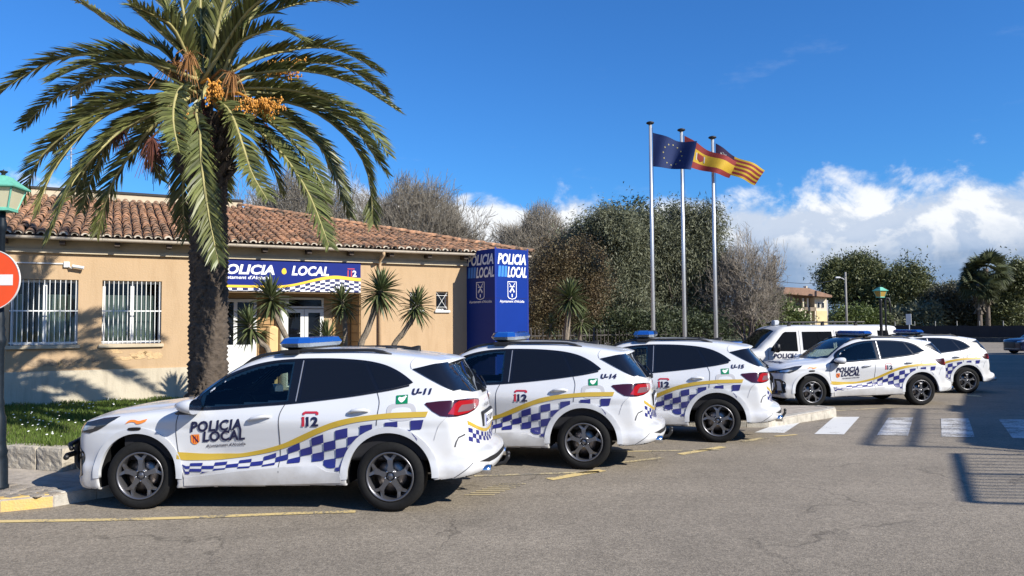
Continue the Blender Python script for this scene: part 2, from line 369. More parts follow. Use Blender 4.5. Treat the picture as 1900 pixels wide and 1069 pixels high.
tag(hm.build('bay_end_mark',M_yel2),'worn yellow hatch of thin lines behind the nearest car','road marking',G)
strip('bay_end_mark',1800,733,1812,736.5,.3,M_yel2,'small faded yellow patch beside the rear wheel of the last car',G,4)
# ---- pavement with kerb stones
PZ=.09
kerb_line=[(-16,6.7),(-9,7.72),(-6.2,8.06),(-5.45,8.22),(-5.02,8.45),(-4.75,8.82),(-2.55,11.15),(-.35,13.55),(.5,15.45),(4.35,14.35),(4.75,14.32),(6.82,16.25),(6.93,16.55),(6.7,16.85),(2.2,17.55),(-1.0,22.0)]
rest=[(-1.0,60),(-60,60),(-60,6.0)]
def ccw(p): return sum(p[i][0]*p[(i+1)%len(p)][1]-p[(i+1)%len(p)][0]*p[i][1] for i in range(len(p)))>0
pv=kerb_line+rest
if not ccw(pv): pv=pv[::-1]
def poly_sheet(name,poly,z,material,kind='structure',thick=.3,parent=None):
    r=delaunay_2d_cdt([Vector(p) for p in poly],[(i,(i+1)%len(poly)) for i in range(len(poly))],[],1,1e-5)
    V=[(v.x,v.y,z) for v in r[0]]; F=[tuple(f) for f in r[2]]; n=len(V)
    b=len(V); 
    for p in poly: V.append((p[0],p[1],z))
    for p in poly: V.append((p[0],p[1],z-thick))
    k=len(poly)
    for i in range(k): F.append((b+i,b+k+i,b+k+(i+1)%k,b+(i+1)%k))
    me=npmesh(name,V,F); me.update()
    if me.polygons[0].normal.z<0: me.flip_normals()
    o=link(name,me,material,parent); return tag(o,kind=kind) if kind else o
pavement=poly_sheet('pavement',[(x,y) for x,y in pv],PZ,M_pave,thick=.4)
def kerb_run(line,w=.15,L0=.62):
    """split the polyline into stones"""
    pts=[Vector((x,y,0)) for x,y in line]; seg=[]
    for a,b in zip(pts[:-1],pts[1:]):
        n=max(1,round((b-a).length/L0))
        for i in range(n): seg.append((a.lerp(b,i/n),a.lerp(b,(i+1)/n)))
    return seg
for a,b in kerb_run(kerb_line[1:14]):
    m=(a+b)/2
    d=(b-a); L_=d.length; d.normalize(); q=Vector((-d.y,d.x,0))   # q points to the pavement side
    g_=gz(m.x,m.y); mb=MB(); jz=random.uniform(-.004,.004)
    Mx=Matrix(((d.x,q.x,0,a.x),(d.y,q.y,0,a.y),(0,0,1,0),(0,0,0,1)))
    gap=.006
    prof=[(-.012,g_-.15),(.17,g_-.15),(.17,PZ+.012+jz),(.03,PZ+.012+jz),(-.004,PZ-.016+jz)]
    mb.prism(prof[::-1],gap,L_-gap,'x',Mx)
    yel=(m.x<-4.95 and m.x>-20) or (6.2<m.x)
    o=mb.build('kerb_stone',(M_kerby if m.x<-5.0 else M_kerb),pavement)
# cobbles on the corner by the lamp post
cob=MB().bbox((-.5,-.5,-.3),(.5,.5,.5),.12).mesh('paving_stone'); cob.materials.append(M_pave)
e1=Vector((.93,-.36,0)); e2=Vector((.36,.93,0)); o0=Vector((-7.0,8.72,0)); n_c=0
for i in range(17):
    for j in range(8):
        p=o0+e1*(i*.135+(.07 if j%2 else 0)+random.uniform(-.008,.008))+e2*(j*.135-.30+random.uniform(-.008,.008))
        if p.x>-4.95 or (p.y-8.45)<-.25+.5*(p.x+5.2) or p.y<8.25+.16*(p.x+6): continue
        c=bpy.data.objects.new('paving_stone',cob); COL.objects.link(c); c.parent=pavement
        c.location=(p.x,p.y,PZ-.002); c.scale=(.125+random.uniform(-.012,.006),.125+random.uniform(-.012,.006),.03+random.uniform(-.008,.012)); c.rotation_euler=(0,0,-R(21)+random.uniform(-.1,.1)); n_c+=1
M_red=mat('red_paving',(.22,.085,.06),.9,var=.3,vscale=8,bump=.4,bscale=40)
# ---- lawn with its stone edging
LZ=.36
lawn_poly=[(-15.5,12.95),(-5.86,9.84),(-5.72,9.92),(-4.0,11.7),(-1.6,14.3),(.4,16.8),(.6,20.4),(-20,9.8)]
lawn_poly=[(-15.5,12.95),(-5.86,9.90),(-5.72,9.98),(-4.0,11.7),(-1.6,14.3),(.4,16.8),(.5,20.6),(-9.9,15.2),(-19,10.5)]
lawn=poly_sheet('lawn',lawn_poly if ccw(lawn_poly) else lawn_poly[::-1],LZ,M_soil,thick=.35)
M_edge=mat('edging_stone',(.46,.41,.32),.92,var=.35,vscale=6,bump=.9,bscale=22,col2=(.30,.26,.20))
edg=empty('lawn_edging',(-5.7,9.8,PZ),0,'low weathered stone edging along the front of the lawn','edging')
ea=Vector((-5.70,9.74,0)); ed=Vector((-.945,.326,0)).normalized(); en=Vector((.326,.945,0))
def rough_block(w,d,h,seed,sub=6):
    r=np.random.default_rng(seed); b=bmesh.new(); bmesh.ops.create_cube(b,size=1); 
    bmesh.ops.subdivide_edges(b,edges=b.edges[:],cuts=sub,use_grid_fill=True)
    for v in b.verts:
        c=v.co.copy(); p=Vector((c.x*w,c.y*d,c.z*h)); k=max(abs(c.x),abs(c.y),abs(c.z))
        nn=Vector((c.x if abs(c.x)>.49 else 0,c.y if abs(c.y)>.49 else 0,c.z if abs(c.z)>.49 else 0)); ne=sum(1 for q in nn if q)
        if ne: p-=nn.normalized()*(.012*(ne-1)+abs(r.normal(0,.006)))
        v.co=p
    me=bpy.data.meshes.new('block'); b.to_mesh(me); b.free(); return me
for k in range(11):
    L_=.52+.2*random.random() if k else .45
    st=ea+ed*sum([0]) if k==0 else nxt
    nxt=st+ed*(L_+.012); m=(st+ed*L_/2)+en*.13
    o=link('stone_block',rough_block(L_,.24,.33+random.uniform(-.01,.015),k),M_edge,edg)
    o.location=(m.x-edg.location.x,m.y-edg.location.y,.13+random.uniform(-.008,.008)); o.rotation_euler=(0,0,math.atan2(ed.y,ed.x)+random.uniform(-.015,.015))
back=[Vector((-5.62,9.92,0)),Vector((-4.0,11.6,0)),Vector((-1.6,14.2,0)),Vector((.4,16.7,0))]
for k,(a,b) in enumerate([(back[0].lerp(back[1],i/4),back[0].lerp(back[1],(i+1)/4)) for i in range(4)]+[(back[1].lerp(back[2],i/6),back[1].lerp(back[2],(i+1)/6)) for i in range(6)]):
    d=b-a; m=(a+b)/2
    o=link('stone_block',rough_block(d.length-.02,.2,.33,40+k,4),M_edge,edg); o.location=(m.x-edg.location.x,m.y-edg.location.y,.13); o.rotation_euler=(0,0,math.atan2(d.y,d.x))
# grass blades (one mass), thickest where it shows
def in_poly(px,py,poly):
    c=np.zeros(len(px),bool); j=len(poly)-1
    for i in range(len(poly)):
        xi,yi=poly[i]; xj,yj=poly[j]
        c^=((yi>py)!=(yj>py))&(px<(xj-xi)*(py-yi)/(yj-yi+1e-12)+xi); j=i
    return c
def blades(n,box,poly,zf,h,w,seed,lean=.5):
    r=np.random.default_rng(seed); x=r.uniform(box[0],box[1],n); y=r.uniform(box[2],box[3],n); k=in_poly(x,y,poly); x=x[k]; y=y[k]; n=len(x)
    hh=h*(.35+.65*r.random(n)**1.3)*(.75+.5*np.sin(x*3.1+y*2.3)**2); a=r.uniform(0,2*np.pi,n); l=r.random(n)*lean*hh; la=r.uniform(0,2*np.pi,n); z=zf(x,y)
    dx=np.cos(a)*w/2; dy=np.sin(a)*w/2
    V=np.zeros((n,4,3)); V[:,0]=np.stack([x-dx,y-dy,z],1); V[:,1]=np.stack([x+dx,y+dy,z],1)
    V[:,2]=np.stack([x+dx*.7+np.cos(la)*l*.4,y+dy*.7+np.sin(la)*l*.4,z+hh*.6],1); V[:,3]=np.stack([x+np.cos(la)*l,y+np.sin(la)*l,z+hh],1)
    b=np.arange(n)*4; F=np.concatenate([np.stack([b,b+1,b+2],1),np.stack([b,b+2,b+3],1)]); return V.reshape(-1,3),F
M_grass=mat('grass',(.085,.150,.020),.7,island=.45,trans=.35,var=.3,vscale=.8,col2=(.13,.175,.028))
V,F=blades(110000,(-12.5,-3.2,9.7,16.5),lawn_poly,lambda x,y:np.full_like(x,LZ),.10,.010,3)
tag(link('grass',npmesh('grass',V,F),M_grass),'short green grass on the lawn in front of the station','grass',kind='stuff')
# little white daisies scattered over the lawn
M_petal=mat('daisy_white',(.85,.85,.80),.7)
rd=np.random.default_rng(21); mbd=MB()
cl_=[(gpix(x,y,LZ),s) for x,y,s in ((60,790,.5),(35,800,.4),(150,765,.5),(115,770,.5),(75,800,.4),(30,783,.4),(140,790,.3),(90,812,.35),(200,752,.6),(170,755,.5))]
for c,s in cl_:
    for k in range(7):
        x=c.x+rd.normal(0,s*.8); y=c.y+rd.normal(0,s); 
        if not in_poly(np.array([x]),np.array([y]),lawn_poly)[0]: continue
        z=LZ+.07+rd.random()*.05; r=.010+rd.random()*.007; ty=rd.normal(0,.4)
        P=[(x+r*math.cos(a)*1.0,y+r*math.sin(a)*.9,z+.4*r*math.sin(a+ty)) for a in np.linspace(0,2*math.pi,8)[:-1]]
        mbd.add(P+[(x,y,z+.006)],[(i,(i+1)%7,7) for i in range(7)])
tag(mbd.build('daisies',M_petal),'tiny white daisies scattered through the lawn','flowers',kind='stuff')
# ================================================================== police station
BA=Vector((-9.92,15.06,0)); BR=R(27.5)
st=empty('police_station',BA,BR,'low ochre police station with red tiled roof and barred windows','building')
def plaster(name,col,col2,stain):
    m=mat(name,col,.92,var=.1,vscale=1.1,bump=.25,bscale=30,col2=col2); nt=m.node_tree; N=nt.nodes; L=nt.links; b=N['Principled BSDF']
    src=b.inputs['Base Color'].links[0].from_socket; tc=N.new('ShaderNodeTexCoord')
    mp=N.new('ShaderNodeMapping'); mp.inputs['Scale'].default_value=(2.2,2.2,.35); L.new(tc.outputs['Object'],mp.inputs[0])
    n=N.new('ShaderNodeTexNoise'); n.inputs['Scale'].default_value=2.2; n.inputs['Detail'].default_value=7; n.inputs['Roughness'].default_value=.7; L.new(mp.outputs[0],n.inputs['Vector'])
    mr=N.new('ShaderNodeMapRange'); mr.inputs[1].default_value=.48; mr.inputs[2].default_value=.72; mr.inputs[4].default_value=.8; L.new(n.outputs[0],mr.inputs[0])
    mx=N.new('ShaderNodeMixRGB'); L.new(mr.outputs[0],mx.inputs[0]); L.new(src,mx.inputs[1]); mx.inputs[2].default_value=(*stain,1); L.new(mx.outputs[0],b.inputs['Base Color']); return m
M_wall=plaster('ochre_plaster',(.43,.30,.17),(.48,.335,.197),(.38,.255,.14))
M_plinth=plaster('cream_plinth',(.47,.41,.30),(.54,.48,.36),(.35,.30,.22))
M_cream=mat('cream_render',(.50,.42,.29),.9,var=.12,vscale=3,bump=.2,bscale=30)
M_patch=mat('bare_plaster_patch',(.33,.24,.15),.95,var=.35,vscale=14,bump=.7,bscale=45)
M_patch2=mat('flaking_plaster',(.55,.38,.20),.95,var=.22,vscale=16,bump=.6,bscale=50)
M_wfr=mat('white_window_frame',(.66,.67,.65),.45,var=.04,vscale=3)
M_bar=mat('white_painted_bar',(.74,.74,.70),.5,var=.08,vscale=20)
M_wgl=glass_mat('window_glass',(.85,.90,.87),.02,.05)
M_dgl=glass_mat('door_glass',(.10,.11,.11),.02,.85)
M_curt=mat('pale_curtain',(.78,.84,.78),.9,trans=.2)
M_dark=mat('dark_interior',(.02,.02,.02),.9)
M_zinc=mat('zinc_gutter',(.55,.48,.38),.6,var=.18,vscale=5)
M_wood=mat('dark_rafter',(.06,.045,.035),.85,var=.3,vscale=12)
def wall_holes(x0,x1,z0,z1,holes,s0,s1,jit=0):
    xs=sorted({x0,x1,*[h[0] for h in holes],*[h[1] for h in holes]}); zs=sorted({z0,z1,*[h[2] for h in holes],*[h[3] for h in holes]})
    mb=MB(); inh=lambda x,z:any(h[0]<x<h[1] and h[2]<z<h[3] for h in holes)
    for a,b in zip(xs[:-1],xs[1:]):
        for c,d in zip(zs[:-1],zs[1:]):
            if inh((a+b)/2,(c+d)/2): continue
            mb.add([(a,s0,c),(b,s0,c),(b,s0,d),(a,s0,d)],[(0,1,2,3)])
    for h in holes:
        a,b,c,d=h
        mb.add([(a,s0,c),(a,s1,c),(a,s1,d),(a,s0,d)],[(0,3,2,1)][:1]); mb.add([(b,s0,c),(b,s1,c),(b,s1,d),(b,s0,d)],[(0,1,2,3)])
        mb.add([(a,s0,c),(b,s0,c),(b,s1,c),(a,s1,c)],[(0,3,2,1)][:1]); mb.add([(a,s0,d),(b,s0,d),(b,s1,d),(a,s1,d)],[(0,1,2,3)])
    # ends, top
    mb.add([(x0,s0,z0),(x0,s1,z0),(x0,s1,z1),(x0,s0,z1)],[(0,3,2,1)]); mb.add([(x1,s0,z0),(x1,s1,z0),(x1,s1,z1),(x1,s0,z1)],[(0,1,2,3)])
    mb.add([(x0,s0,z1),(x1,s0,z1),(x1,s1,z1),(x0,s1,z1)],[(0,1,2,3)])
    return mb
W1=(.02,1.20,1.55,2.87); W2=(1.63,2.75,1.55,2.87); T_L0,T_L1=-6.0,3.82; T_R0,T_R1=7.10,11.2; TE_=11.55
SW1=(8.33,8.66,2.27,2.72); SW2=(9.03,9.36,2.27,2.74)
wl=wall_holes(T_L0,T_L1,.25,3.663,[W1,W2],0,.30).build('wall',M_wall,st)
wr=wall_holes(T_R0,T_R1,.25,3.663,[SW1,SW2],0,.30).build('wall',M_wall,st)
MB().box((T_L0,-.035,.25),(T_L1+.01,.0-.002,1.03)).build('plinth',M_plinth,st)
MB().box((T_R0-.01,-.035,.25),(T_R1+.02,-.002,1.0)).build('plinth',M_plinth,st)
MB().box((T_R1-.3,.302,.25),(T_R1,9,3.663)).box((T_L0,8.7,.25),(T_R1-.302,9,3.663)).box((T_L0,.302,.25),(T_L0+.3,8.698,3.663)).build('wall',M_wall,st)
# the entrance recess: back wall, returns, ceiling
RS=.80
rec=MB(); rec.box((T_L1,RS,.25),(4.02,RS+.2,2.9)); rec.box((4.80,RS,.25),(5.44,RS+.2,2.9)); rec.box((6.40,RS,.25),(T_R0,RS+.2,2.9)); rec.box((4.02,RS,2.55),(4.80,RS+.2,2.9)); rec.box((5.44,RS,2.60),(6.40,RS+.2,2.9))
rec.build('entrance_wall',M_wall,st)
MB().box((T_L1,.302,2.70),(T_R0,RS-.002,2.9)).build('entrance_ceiling',M_cream,st)
MB().box((T_L1-.0,.0,2.66),(T_R0,.30,3.663)).build('beam',M_wall,st)
MB().box((T_L1,-.4,.25),(T_R0,RS,.42)).build('entrance_step',M_conc,st)
# courses of stone cladding on the entrance piers
M_clad=mat('ochre_stone_cladding',(.38,.23,.10),.85,var=.2,vscale=5,bump=.2,bscale=40,objrand=.12)
clad=bpy.data.meshes.new('x')
def clad_run(t0,t1,s,z0,z1,h,axis='t',parent=st):
    z=z0; k=0
    while z<z1-.02:
        zz=min(z+h,z1); mb=MB()
        if axis=='t': mb.bbox((t0,s-.03,z+.004),(t1,s-.002,zz-.004),.006)
        else: mb.bbox((s-.028,t0,z+.004),(s-.002,t1,zz-.004),.006)
        mb.build('cladding_slab',M_clad,parent); z+=h; k+=1
clad_run(4.86,5.24,RS,.43,2.69,.215)
clad_run(6.62,7.06,RS,.43,2.69,.215)
clad_run(.02,.76,T_R0,.43,2.65,.215,'s')
MB().bbox((5.02,.46,.42),(5.27,.74,1.90),.05).build('sunlit_pier_foot',mat('sunlit_pier_ochre',(.64,.42,.19),.85,var=.08),st)  # added block, its brighter ochre paints the sunlit lower part of the pier
pil=MB(); pil.sm=True; pil.lathe([(.085,.42),(.085,2.29),(.08,2.31),(0,2.31)],20,Matrix.Translation((5.40,.60,0))); pil.build('round_column',mat('grey_column',(.62,.62,.56),.8,var=.12,vscale=6),st)
MB().bbox((5.30,.55,2.42),(5.52,.62,2.62),.006).build('notice_box',M_wfr,st)
def framed(name,t0,t1,z0,z1,s,w=.06,d=.05,parent=st,m=M_wfr):
    return MB().box((t0,s,z0),(t1,s+d,z0+w)).box((t0,s,z1-w),(t1,s+d,z1)).box((t0,s,z0+w),(t0+w,s+d,z1-w)).box((t1-w,s,z0+w),(t1,s+d,z1-w)).build(name,m,parent)
# double glass door with a transom light
for a,b in ((5.46,5.92),(5.935,6.39)):
    d=framed('door_leaf',a,b,.44,2.30,RS-.05,.085,.05)
    MB().box((a+.085,RS-.03,.525),(b-.085,RS-.022,2.215)).build('door_pane',M_dgl,d)
MB().tube([(5.88,RS-.10,1.25),(5.88,RS-.10,1.65)],.012).build('door_handle',mat('steel',(.6,.6,.6),.3,1.0),st)
tr_=framed('transom',5.46,6.39,2.32,2.58,RS-.05,.05,.05); MB().box((5.51,RS-.03,2.37),(6.34,RS-.022,2.53)).build('transom_pane',M_dgl,tr_)
# tall window with a white panel left of the pier
lw=framed('entrance_window',3.88,4.82,.43,2.53,RS-.05,.07,.05)
MB().box((4.31,RS-.05,1.47),(4.39,RS-.004,2.46)).box((3.95,RS-.05,1.40),(4.75,RS-.004,1.47)).build('mullion',M_wfr,lw)
MB().box((3.95,RS-.03,1.47),(4.31,RS-.02,2.46)).build('pane',M_dgl,lw); MB().box((4.39,RS-.03,1.47),(4.75,RS-.02,2.46)).build('pane',M_dgl,lw)
MB().box((3.95,RS-.045,.50),(4.75,RS-.01,1.40)).build('lower_panel',M_wfr,lw)
# barred windows
def barred(W,curt,seed):
    t0,t1,z0,z1=W; s=.16; r=random.Random(seed)
    f=framed('window',t0+.004,t1-.004,z0+.004,z1-.004,s,.055,.06)
    mid=(t0+t1)/2
    MB().box((mid-.035,s-.012,z0+.06),(mid+.035,s+.05,z1-.06)).build('mullion',M_wfr,f)
    MB().box((t0+.06,s+.02,z0+.06),(mid-.035,s+.026,z1-.06)).build('pane',M_wgl,f)
    MB().box((mid+.035,s+.02,z0+.06),(t1-.06,s+.026,z1-.06)).build('pane',M_wgl,f)
    # pleated curtain behind
    for (a,b) in curt:
        n=60; V=[];F=[]
        for i in range(n+1):
            x=a+(b-a)*i/n; y=s+.16+.025*math.sin(i*.95)+.008*r.random()
            V+=[(x,y,z0+.05),(x,y,z0+.05+(z1-z0-.1)*.80)]
        for i in range(n): F.append((2*i,2*i+2,2*i+3,2*i+1))
        link('curtain',npmesh('curtain',V,F,True),M_curt,f)
    MB().box((t0-.1,s+.9,z0-.1),(t1+.1,s+.92,z1+.1)).box((t0-.1,s+.14,z0-.1),(t0-.09,s+.9,z1+.1)).box((t1+.09,s+.14,z0-.1),(t1+.1,s+.9,z1+.1)).box((t0-.1,s+.14,z1+.09),(t1+.1,s+.9,z1+.1)).box((t0-.1,s+.14,z0-.1),(t1+.1,s+.9,z0-.09)).build('room',M_dark,f)
    n=13
    for i in range(n):
        x=t0+.04+(t1-t0-.08)*i/(n-1)
        MB().box((x-.006,-.022,z0+.005),(x+.006,-.006,z1-.012)).build('bar',M_bar,f)
    for z in (z0+.05,z0+(z1-z0)*.52,):
        MB().box((t0+.002,-.006,z-.012),(t1-.002,.004,z+.012)).build('cross_bar',M_bar,f)
    sl_=MB().bbox((t0-.05,-.06,z0-.075),(t1+.05,.158,z0-.004),.008).build('sill',M_cream,f)
    return f
barred(W1,[(.50,.95),(.98,1.16),(.06,.2)],1); barred(W2,[(1.66,2.15),(2.22,2.66)],2)
for W in (SW1,SW2):
    t0,t1,z0,z1=W; f=framed('window',t0+.003,t1-.003,z0+.003,z1-.003,.14,.035,.04)
    MB().box((t0+.03,.16,z0+.03),(t1-.03,.166,z1-.03)).build('pane',M_dgl,f)
    mb=MB(); 
    for a,b in (((t0+.02,z0+.02),(t1-.02,z1-.02)),((t0+.02,z1-.02),(t1-.02,z0+.02)),((t0+.02,z1-.10),(t1-.02,z1-.10)),((t0+.02,z0+.08),(t1-.02,z0+.08))): mb.tube([(a[0],.03,a[1]),(b[0],.03,b[1])],.006,6)
    mb.build('grille',M_bar,f); MB().bbox((t0-.04,-.05,z0-.06),(t1+.04,.13,z0-.003),.006).build('sill',M_wfr,f)
# flaked plaster below the windows, each patch an irregular scab
def blob(cx,cz,rx,rz,seed,n=26,irr=.3):
    r=random.Random(seed); ph=[r.uniform(0,6.28) for _ in range(5)]
    out=[]
    for i in range(n):
        a=2*math.pi*i/n; k=1+sum(irr/(j+1)*math.sin((j+2)*a+ph[j]) for j in range(5))*.8; out.append((cx+rx*k*math.cos(a),cz+rz*k*math.sin(a)))
    return out
for i,(cx,cz,rx,rz,m_) in enumerate([(.62,1.20,.19,.10,M_patch),(1.08,1.20,.13,.075,M_patch),(.90,1.18,.05,.06,M_patch2),(2.33,1.31,.20,.06,M_patch2),(2.60,1.30,.13,.10,M_patch2),(2.08,1.25,.16,.05,M_patch2),(1.50,1.22,.09,.04,M_patch),(1.9,1.40,.10,.04,M_patch2)]):
    MB().prism(blob(cx,cz,rx,rz,i+3,40,.45),-.006,-.002,'y').build('plaster_patch',m_,st)
# cornice, rafters, gutter
MB().box((T_L0,-.075,3.40),(T_R1+.07,-.002,3.47)).build('cornice',M_cream,st)
MB().box((T_L0,-.02,3.47),(T_R1+.02,-.004,3.66)).build('frieze',M_cream,st)
for k in range(13):
    t=-1.1+k*.98; MB().box((t,-.30,3.56),(t+.10,.0-.022,3.66)).build('rafter_end',M_wood,st)
MB().box((T_L0,-.30,3.665),(T_R1+.3,.3,3.69)).build('soffit_board',M_cream,st)
gm=MB(); gm.sm=True
prof=[(.058*math.cos(a),.058*math.sin(a)) for a in np.linspace(math.pi,2*math.pi,9)]
V=[];F=[]
for x in (T_L0,T_R1+.35):
    V+=[(x,-.36+p[0],3.70+p[1]) for p in prof]
F=[(i,i+9,i+10,i+1) for i in range(8)]; gm.add(V,F); V2=[(v[0],v[1]*1.0+.0,v[2]-.004) for v in V]; gm.add(V2,[f[::-1] for f in F])
gut=gm.build('gutter',M_zinc,st)
for k in range(16):
    t=-1.6+k*.83; MB().tube([(t,-.425,3.70),(t,-.36,3.634),(t,-.30,3.70)],.008,6).build('gutter_bracket',M_zinc,gut)
dp=MB(); dp.sm=True; dp.tube([(7.55,-.36,3.66),(7.55,-.34,3.58),(7.55,-.06,3.46),(7.55,-.05,3.35),(7.55,-.05,.4)],.038,10); dp.build('downpipe',M_wall,st)
MB().box((T_L0,-.325,3.655),(TE_,-.302,3.775)).build('fascia_board',M_wood,st)
# ---- tiled roof (front slope with a hip at the right)
E0,EZ,PITCHR=-.40,3.735,math.tan(R(14.8)); KH=6.5; TE=T_R1+.42
def roofz(s): return EZ+(s-E0)*PITCHR
rid=E0+KH
rf=MB(); rf.add([(T_L0,E0,EZ-.02),(TE,E0,EZ-.02),(TE-KH,rid,roofz(rid)-.02),(T_L0,rid,roofz(rid)-.02)],[(0,1,2,3)])
rf.add([(TE,E0,EZ-.02),(TE,E0+2*KH,EZ-.02),(TE-KH,rid,roofz(rid)-.02)],[(0,1,2)])
rf.add([(T_L0,E0,EZ-.06),(TE,E0,EZ-.06),(TE-KH,rid,roofz(rid)-.06),(T_L0,rid,roofz(rid)-.06)],[(3,2,1,0)])
M_chan=mat('channel_tile',(.085,.055,.04),.9,var=.4,vscale=9,bump=.4)
roof=rf.build('roof',M_chan,st)
def tile_material():
    m=mat('clay_tile',(.35,.185,.10),.85,var=.22,vscale=14,bump=.3,bscale=60,objrand=.35); nt=m.node_tree; N=nt.nodes; L=nt.links; b=N['Principled BSDF']
    src=b.inputs['Base Color'].links[0].from_socket; tc=N.new('ShaderNodeTexCoord'); g=N.new('ShaderNodeNewGeometry')
    n=N.new('ShaderNodeTexNoise'); n.inputs['Scale'].default_value=1.15; n.inputs['Detail'].default_value=7; n.inputs['Roughness'].default_value=.72; L.new(g.outputs['Position'],n.inputs['Vector'])
    mr=N.new('ShaderNodeMapRange'); mr.inputs[1].default_value=.38; mr.inputs[2].default_value=.53; mr.inputs[4].default_value=.88; L.new(n.outputs[0],mr.inputs[0])
    n2=N.new('ShaderNodeTexNoise'); n2.inputs['Scale'].default_value=9; n2.inputs['Detail'].default_value=6; L.new(g.outputs['Position'],n2.inputs['Vector'])
    m2=N.new('ShaderNodeMapRange'); m2.inputs[1].default_value=.38; m2.inputs[2].default_value=.56; L.new(n2.outputs[0],m2.inputs[0])
    ml=N.new('ShaderNodeMath'); ml.operation='MULTIPLY'; L.new(mr.outputs[0],ml.inputs[0]); L.new(m2.outputs[0],ml.inputs[1])
    mx=N.new('ShaderNodeMixRGB'); L.new(ml.outputs[0],mx.inputs[0]); L.new(src,mx.inputs[1]); mx.inputs[2].default_value=(.055,.046,.036,1); L.new(mx.outputs[0],b.inputs['Base Color']); return m
M_tile=tile_material(); M_mort=mat('lime_mortar',(.50,.44,.35),.95,var=.25,vscale=20,bump=.4)
TL,TW=.42,.080
def tile_geo(seg=7):
    V=[];F=[]
    for k,(y,r) in enumerate(((0,TW),(TL,TW*.80))):
        for off in (0,-.014):
            for j in range(seg+1):
                a=math.pi*j/seg; V.append(((r+off)*math.cos(a),y,(r+off)*math.sin(a)*.92))
    n=seg+1
    for j in range(seg):
        F.append((j,j+1,2*n+j+1,2*n+j)); F.append((n+j,2*n+n+j,2*n+n+j+1,n+j+1)); F.append((j,n+j,n+j+1,j+1))
    return V,F
tv,tf=tile_geo(); tile_me=npmesh('roof_tile',tv,tf,True); tile_me.materials.append(M_tile)
tilt=math.atan(PITCHR)-R(1.2); spots=[]
col_w=.190; row_h=.345
nrow=int(KH/math.cos(math.atan(PITCHR))/row_h)
for i in range(int((TE-T_L0)/col_w)):
    t=T_L0+.1+i*col_w
    for j in range(nrow):
        d=j*row_h; s=E0-.03+d*math.cos(math.atan(PITCHR)); z=EZ+d*math.sin(math.atan(PITCHR))
        if t>TE-.1-(s-E0): continue
        spots.append((t,s,z,j))
rt=random.Random(5)
vis=[p for p in spots if p[0]>-.35]
vis.sort(key=lambda p:p[3]*1.0+p[0]*.08)
parts=set(vis[:300]); sv=[];sf=[]
for p in spots:
    t,s,z,j=p; M=Matrix.Translation((t+rt.uniform(-.012,.012),s+rt.uniform(-.02,.02),z+.005+rt.uniform(-.004,.008)))@Matrix.Rotation(rt.uniform(-.05,.05),4,'Z')@Matrix.Rotation(tilt+rt.uniform(-.01,.01),4,'X')
    if p in parts:
        o=bpy.data.objects.new('roof_tile',tile_me); COL.objects.link(o); o.parent=roof; o.matrix_local=M
    else:
        n=len(sv); sv+= [tuple(M@Vector(v)) for v in tv]; sf+=[tuple(a+n for a in f) for f in tf]
tag(link('roof_tile',npmesh('roof_tiles',sv,sf,True),M_tile,roof),kind='stuff')
# mortar crescents closing the lowest row, ridge cap along the hip, ridge parapet
for i in range(int((TE-.5)/col_w)):
    t=T_L0+.1+(30+i)*col_w
    if t<-.3 or t>TE-.2: continue
    mb=MB(); pr=[(TW*.98*math.cos(a),TW*.86*math.sin(a)) for a in np.linspace(0,math.pi,9)]; inn=[(TW*.55*math.cos(a),TW*.45*math.sin(a)) for a in np.linspace(math.pi,0,9)]
    pl=pr+inn; V=[(t+p[0],E0-.028,EZ+p[1]+.003) for p in pl]; mb.add(V,[(k,k+1,16-k,17-k) for k in range(8)]); mb.build('eave_mortar',M_mort,roof)
hip=[]; nh=20
for k in range(nh):
    f0=k/nh; s0=E0+KH*f0; t0=TE-KH*f0; z0=EZ+KH*f0*PITCHR
    d=Vector((-1,1,PITCHR)).normalized(); M=Matrix.Translation((t0,s0,z0+.07)); 
    q=d.to_track_quat('Y','Z').to_matrix().to_4x4()
    o=bpy.data.objects.new('hip_tile',tile_me); COL.objects.link(o); o.parent=roof; o.matrix_local=M@q@Matrix.Scale(1.08,4)
    o.scale=(1.1,1.12,1.1)
MB().box((T_L0,rid-.02,roofz(rid)-.15),(TE-KH+.1,rid+.25,roofz(rid)+.17)).build('parapet',M_cream,st)
MB().box((T_L0,rid-.06,roofz(rid)+.172),(TE-KH+.14,rid+.30,roofz(rid)+.235)).build('parapet_coping',mat('bitumen_coping',(.03,.03,.03),.8),st)
# ---- banner over the entrance
M_blue=mat('banner_blue',(.006,.018,.17),.5,spec=.15,var=.06,vscale=1.5); M_navy=mat('banner_navy',(.010,.016,.10),.45)
M_wtxt=mat('white_lettering',(.82,.82,.82),.5); M_ytxt=mat('banner_yellow',(.80,.50,.02),.5); M_rtxt=mat('banner_red',(.45,.03,.06),.5)
M_lblue=mat('light_blue_print',(.03,.20,.62),.5)
bn=MB().box((3.70,-.035,2.69),(7.08,-.003,3.40)).build('entrance_banner',M_blue)
bn.parent=None; bn.location=BA; bn.rotation_euler=(0,0,BR)
tag(bn,'blue and yellow banner with white lettering above the station entrance','banner')
def bxt(name,body,t,z,w,h,m_,shear=.25,bold=.0): return flat_text(name,body,m_,bn,(t,-.038,z),(1,0,0),(0,0,1),w,h,shear,bold,.0+1)
bxt('lettering','POLICIA',3.86,3.06,1.22,.225,M_wtxt,.2,.035); bxt('lettering','LOCAL',5.46,3.06,.86,.225,M_wtxt,.2,.035)
bxt('lettering','Ajuntament d\'Alcúdia',3.86,2.93,1.10,.105,M_wtxt,.15,.015)
MB().prism(blob(5.29,3.15,.05,.075,3,24,.08),-.040,-.036,'y').build('crest',M_ytxt,bn)
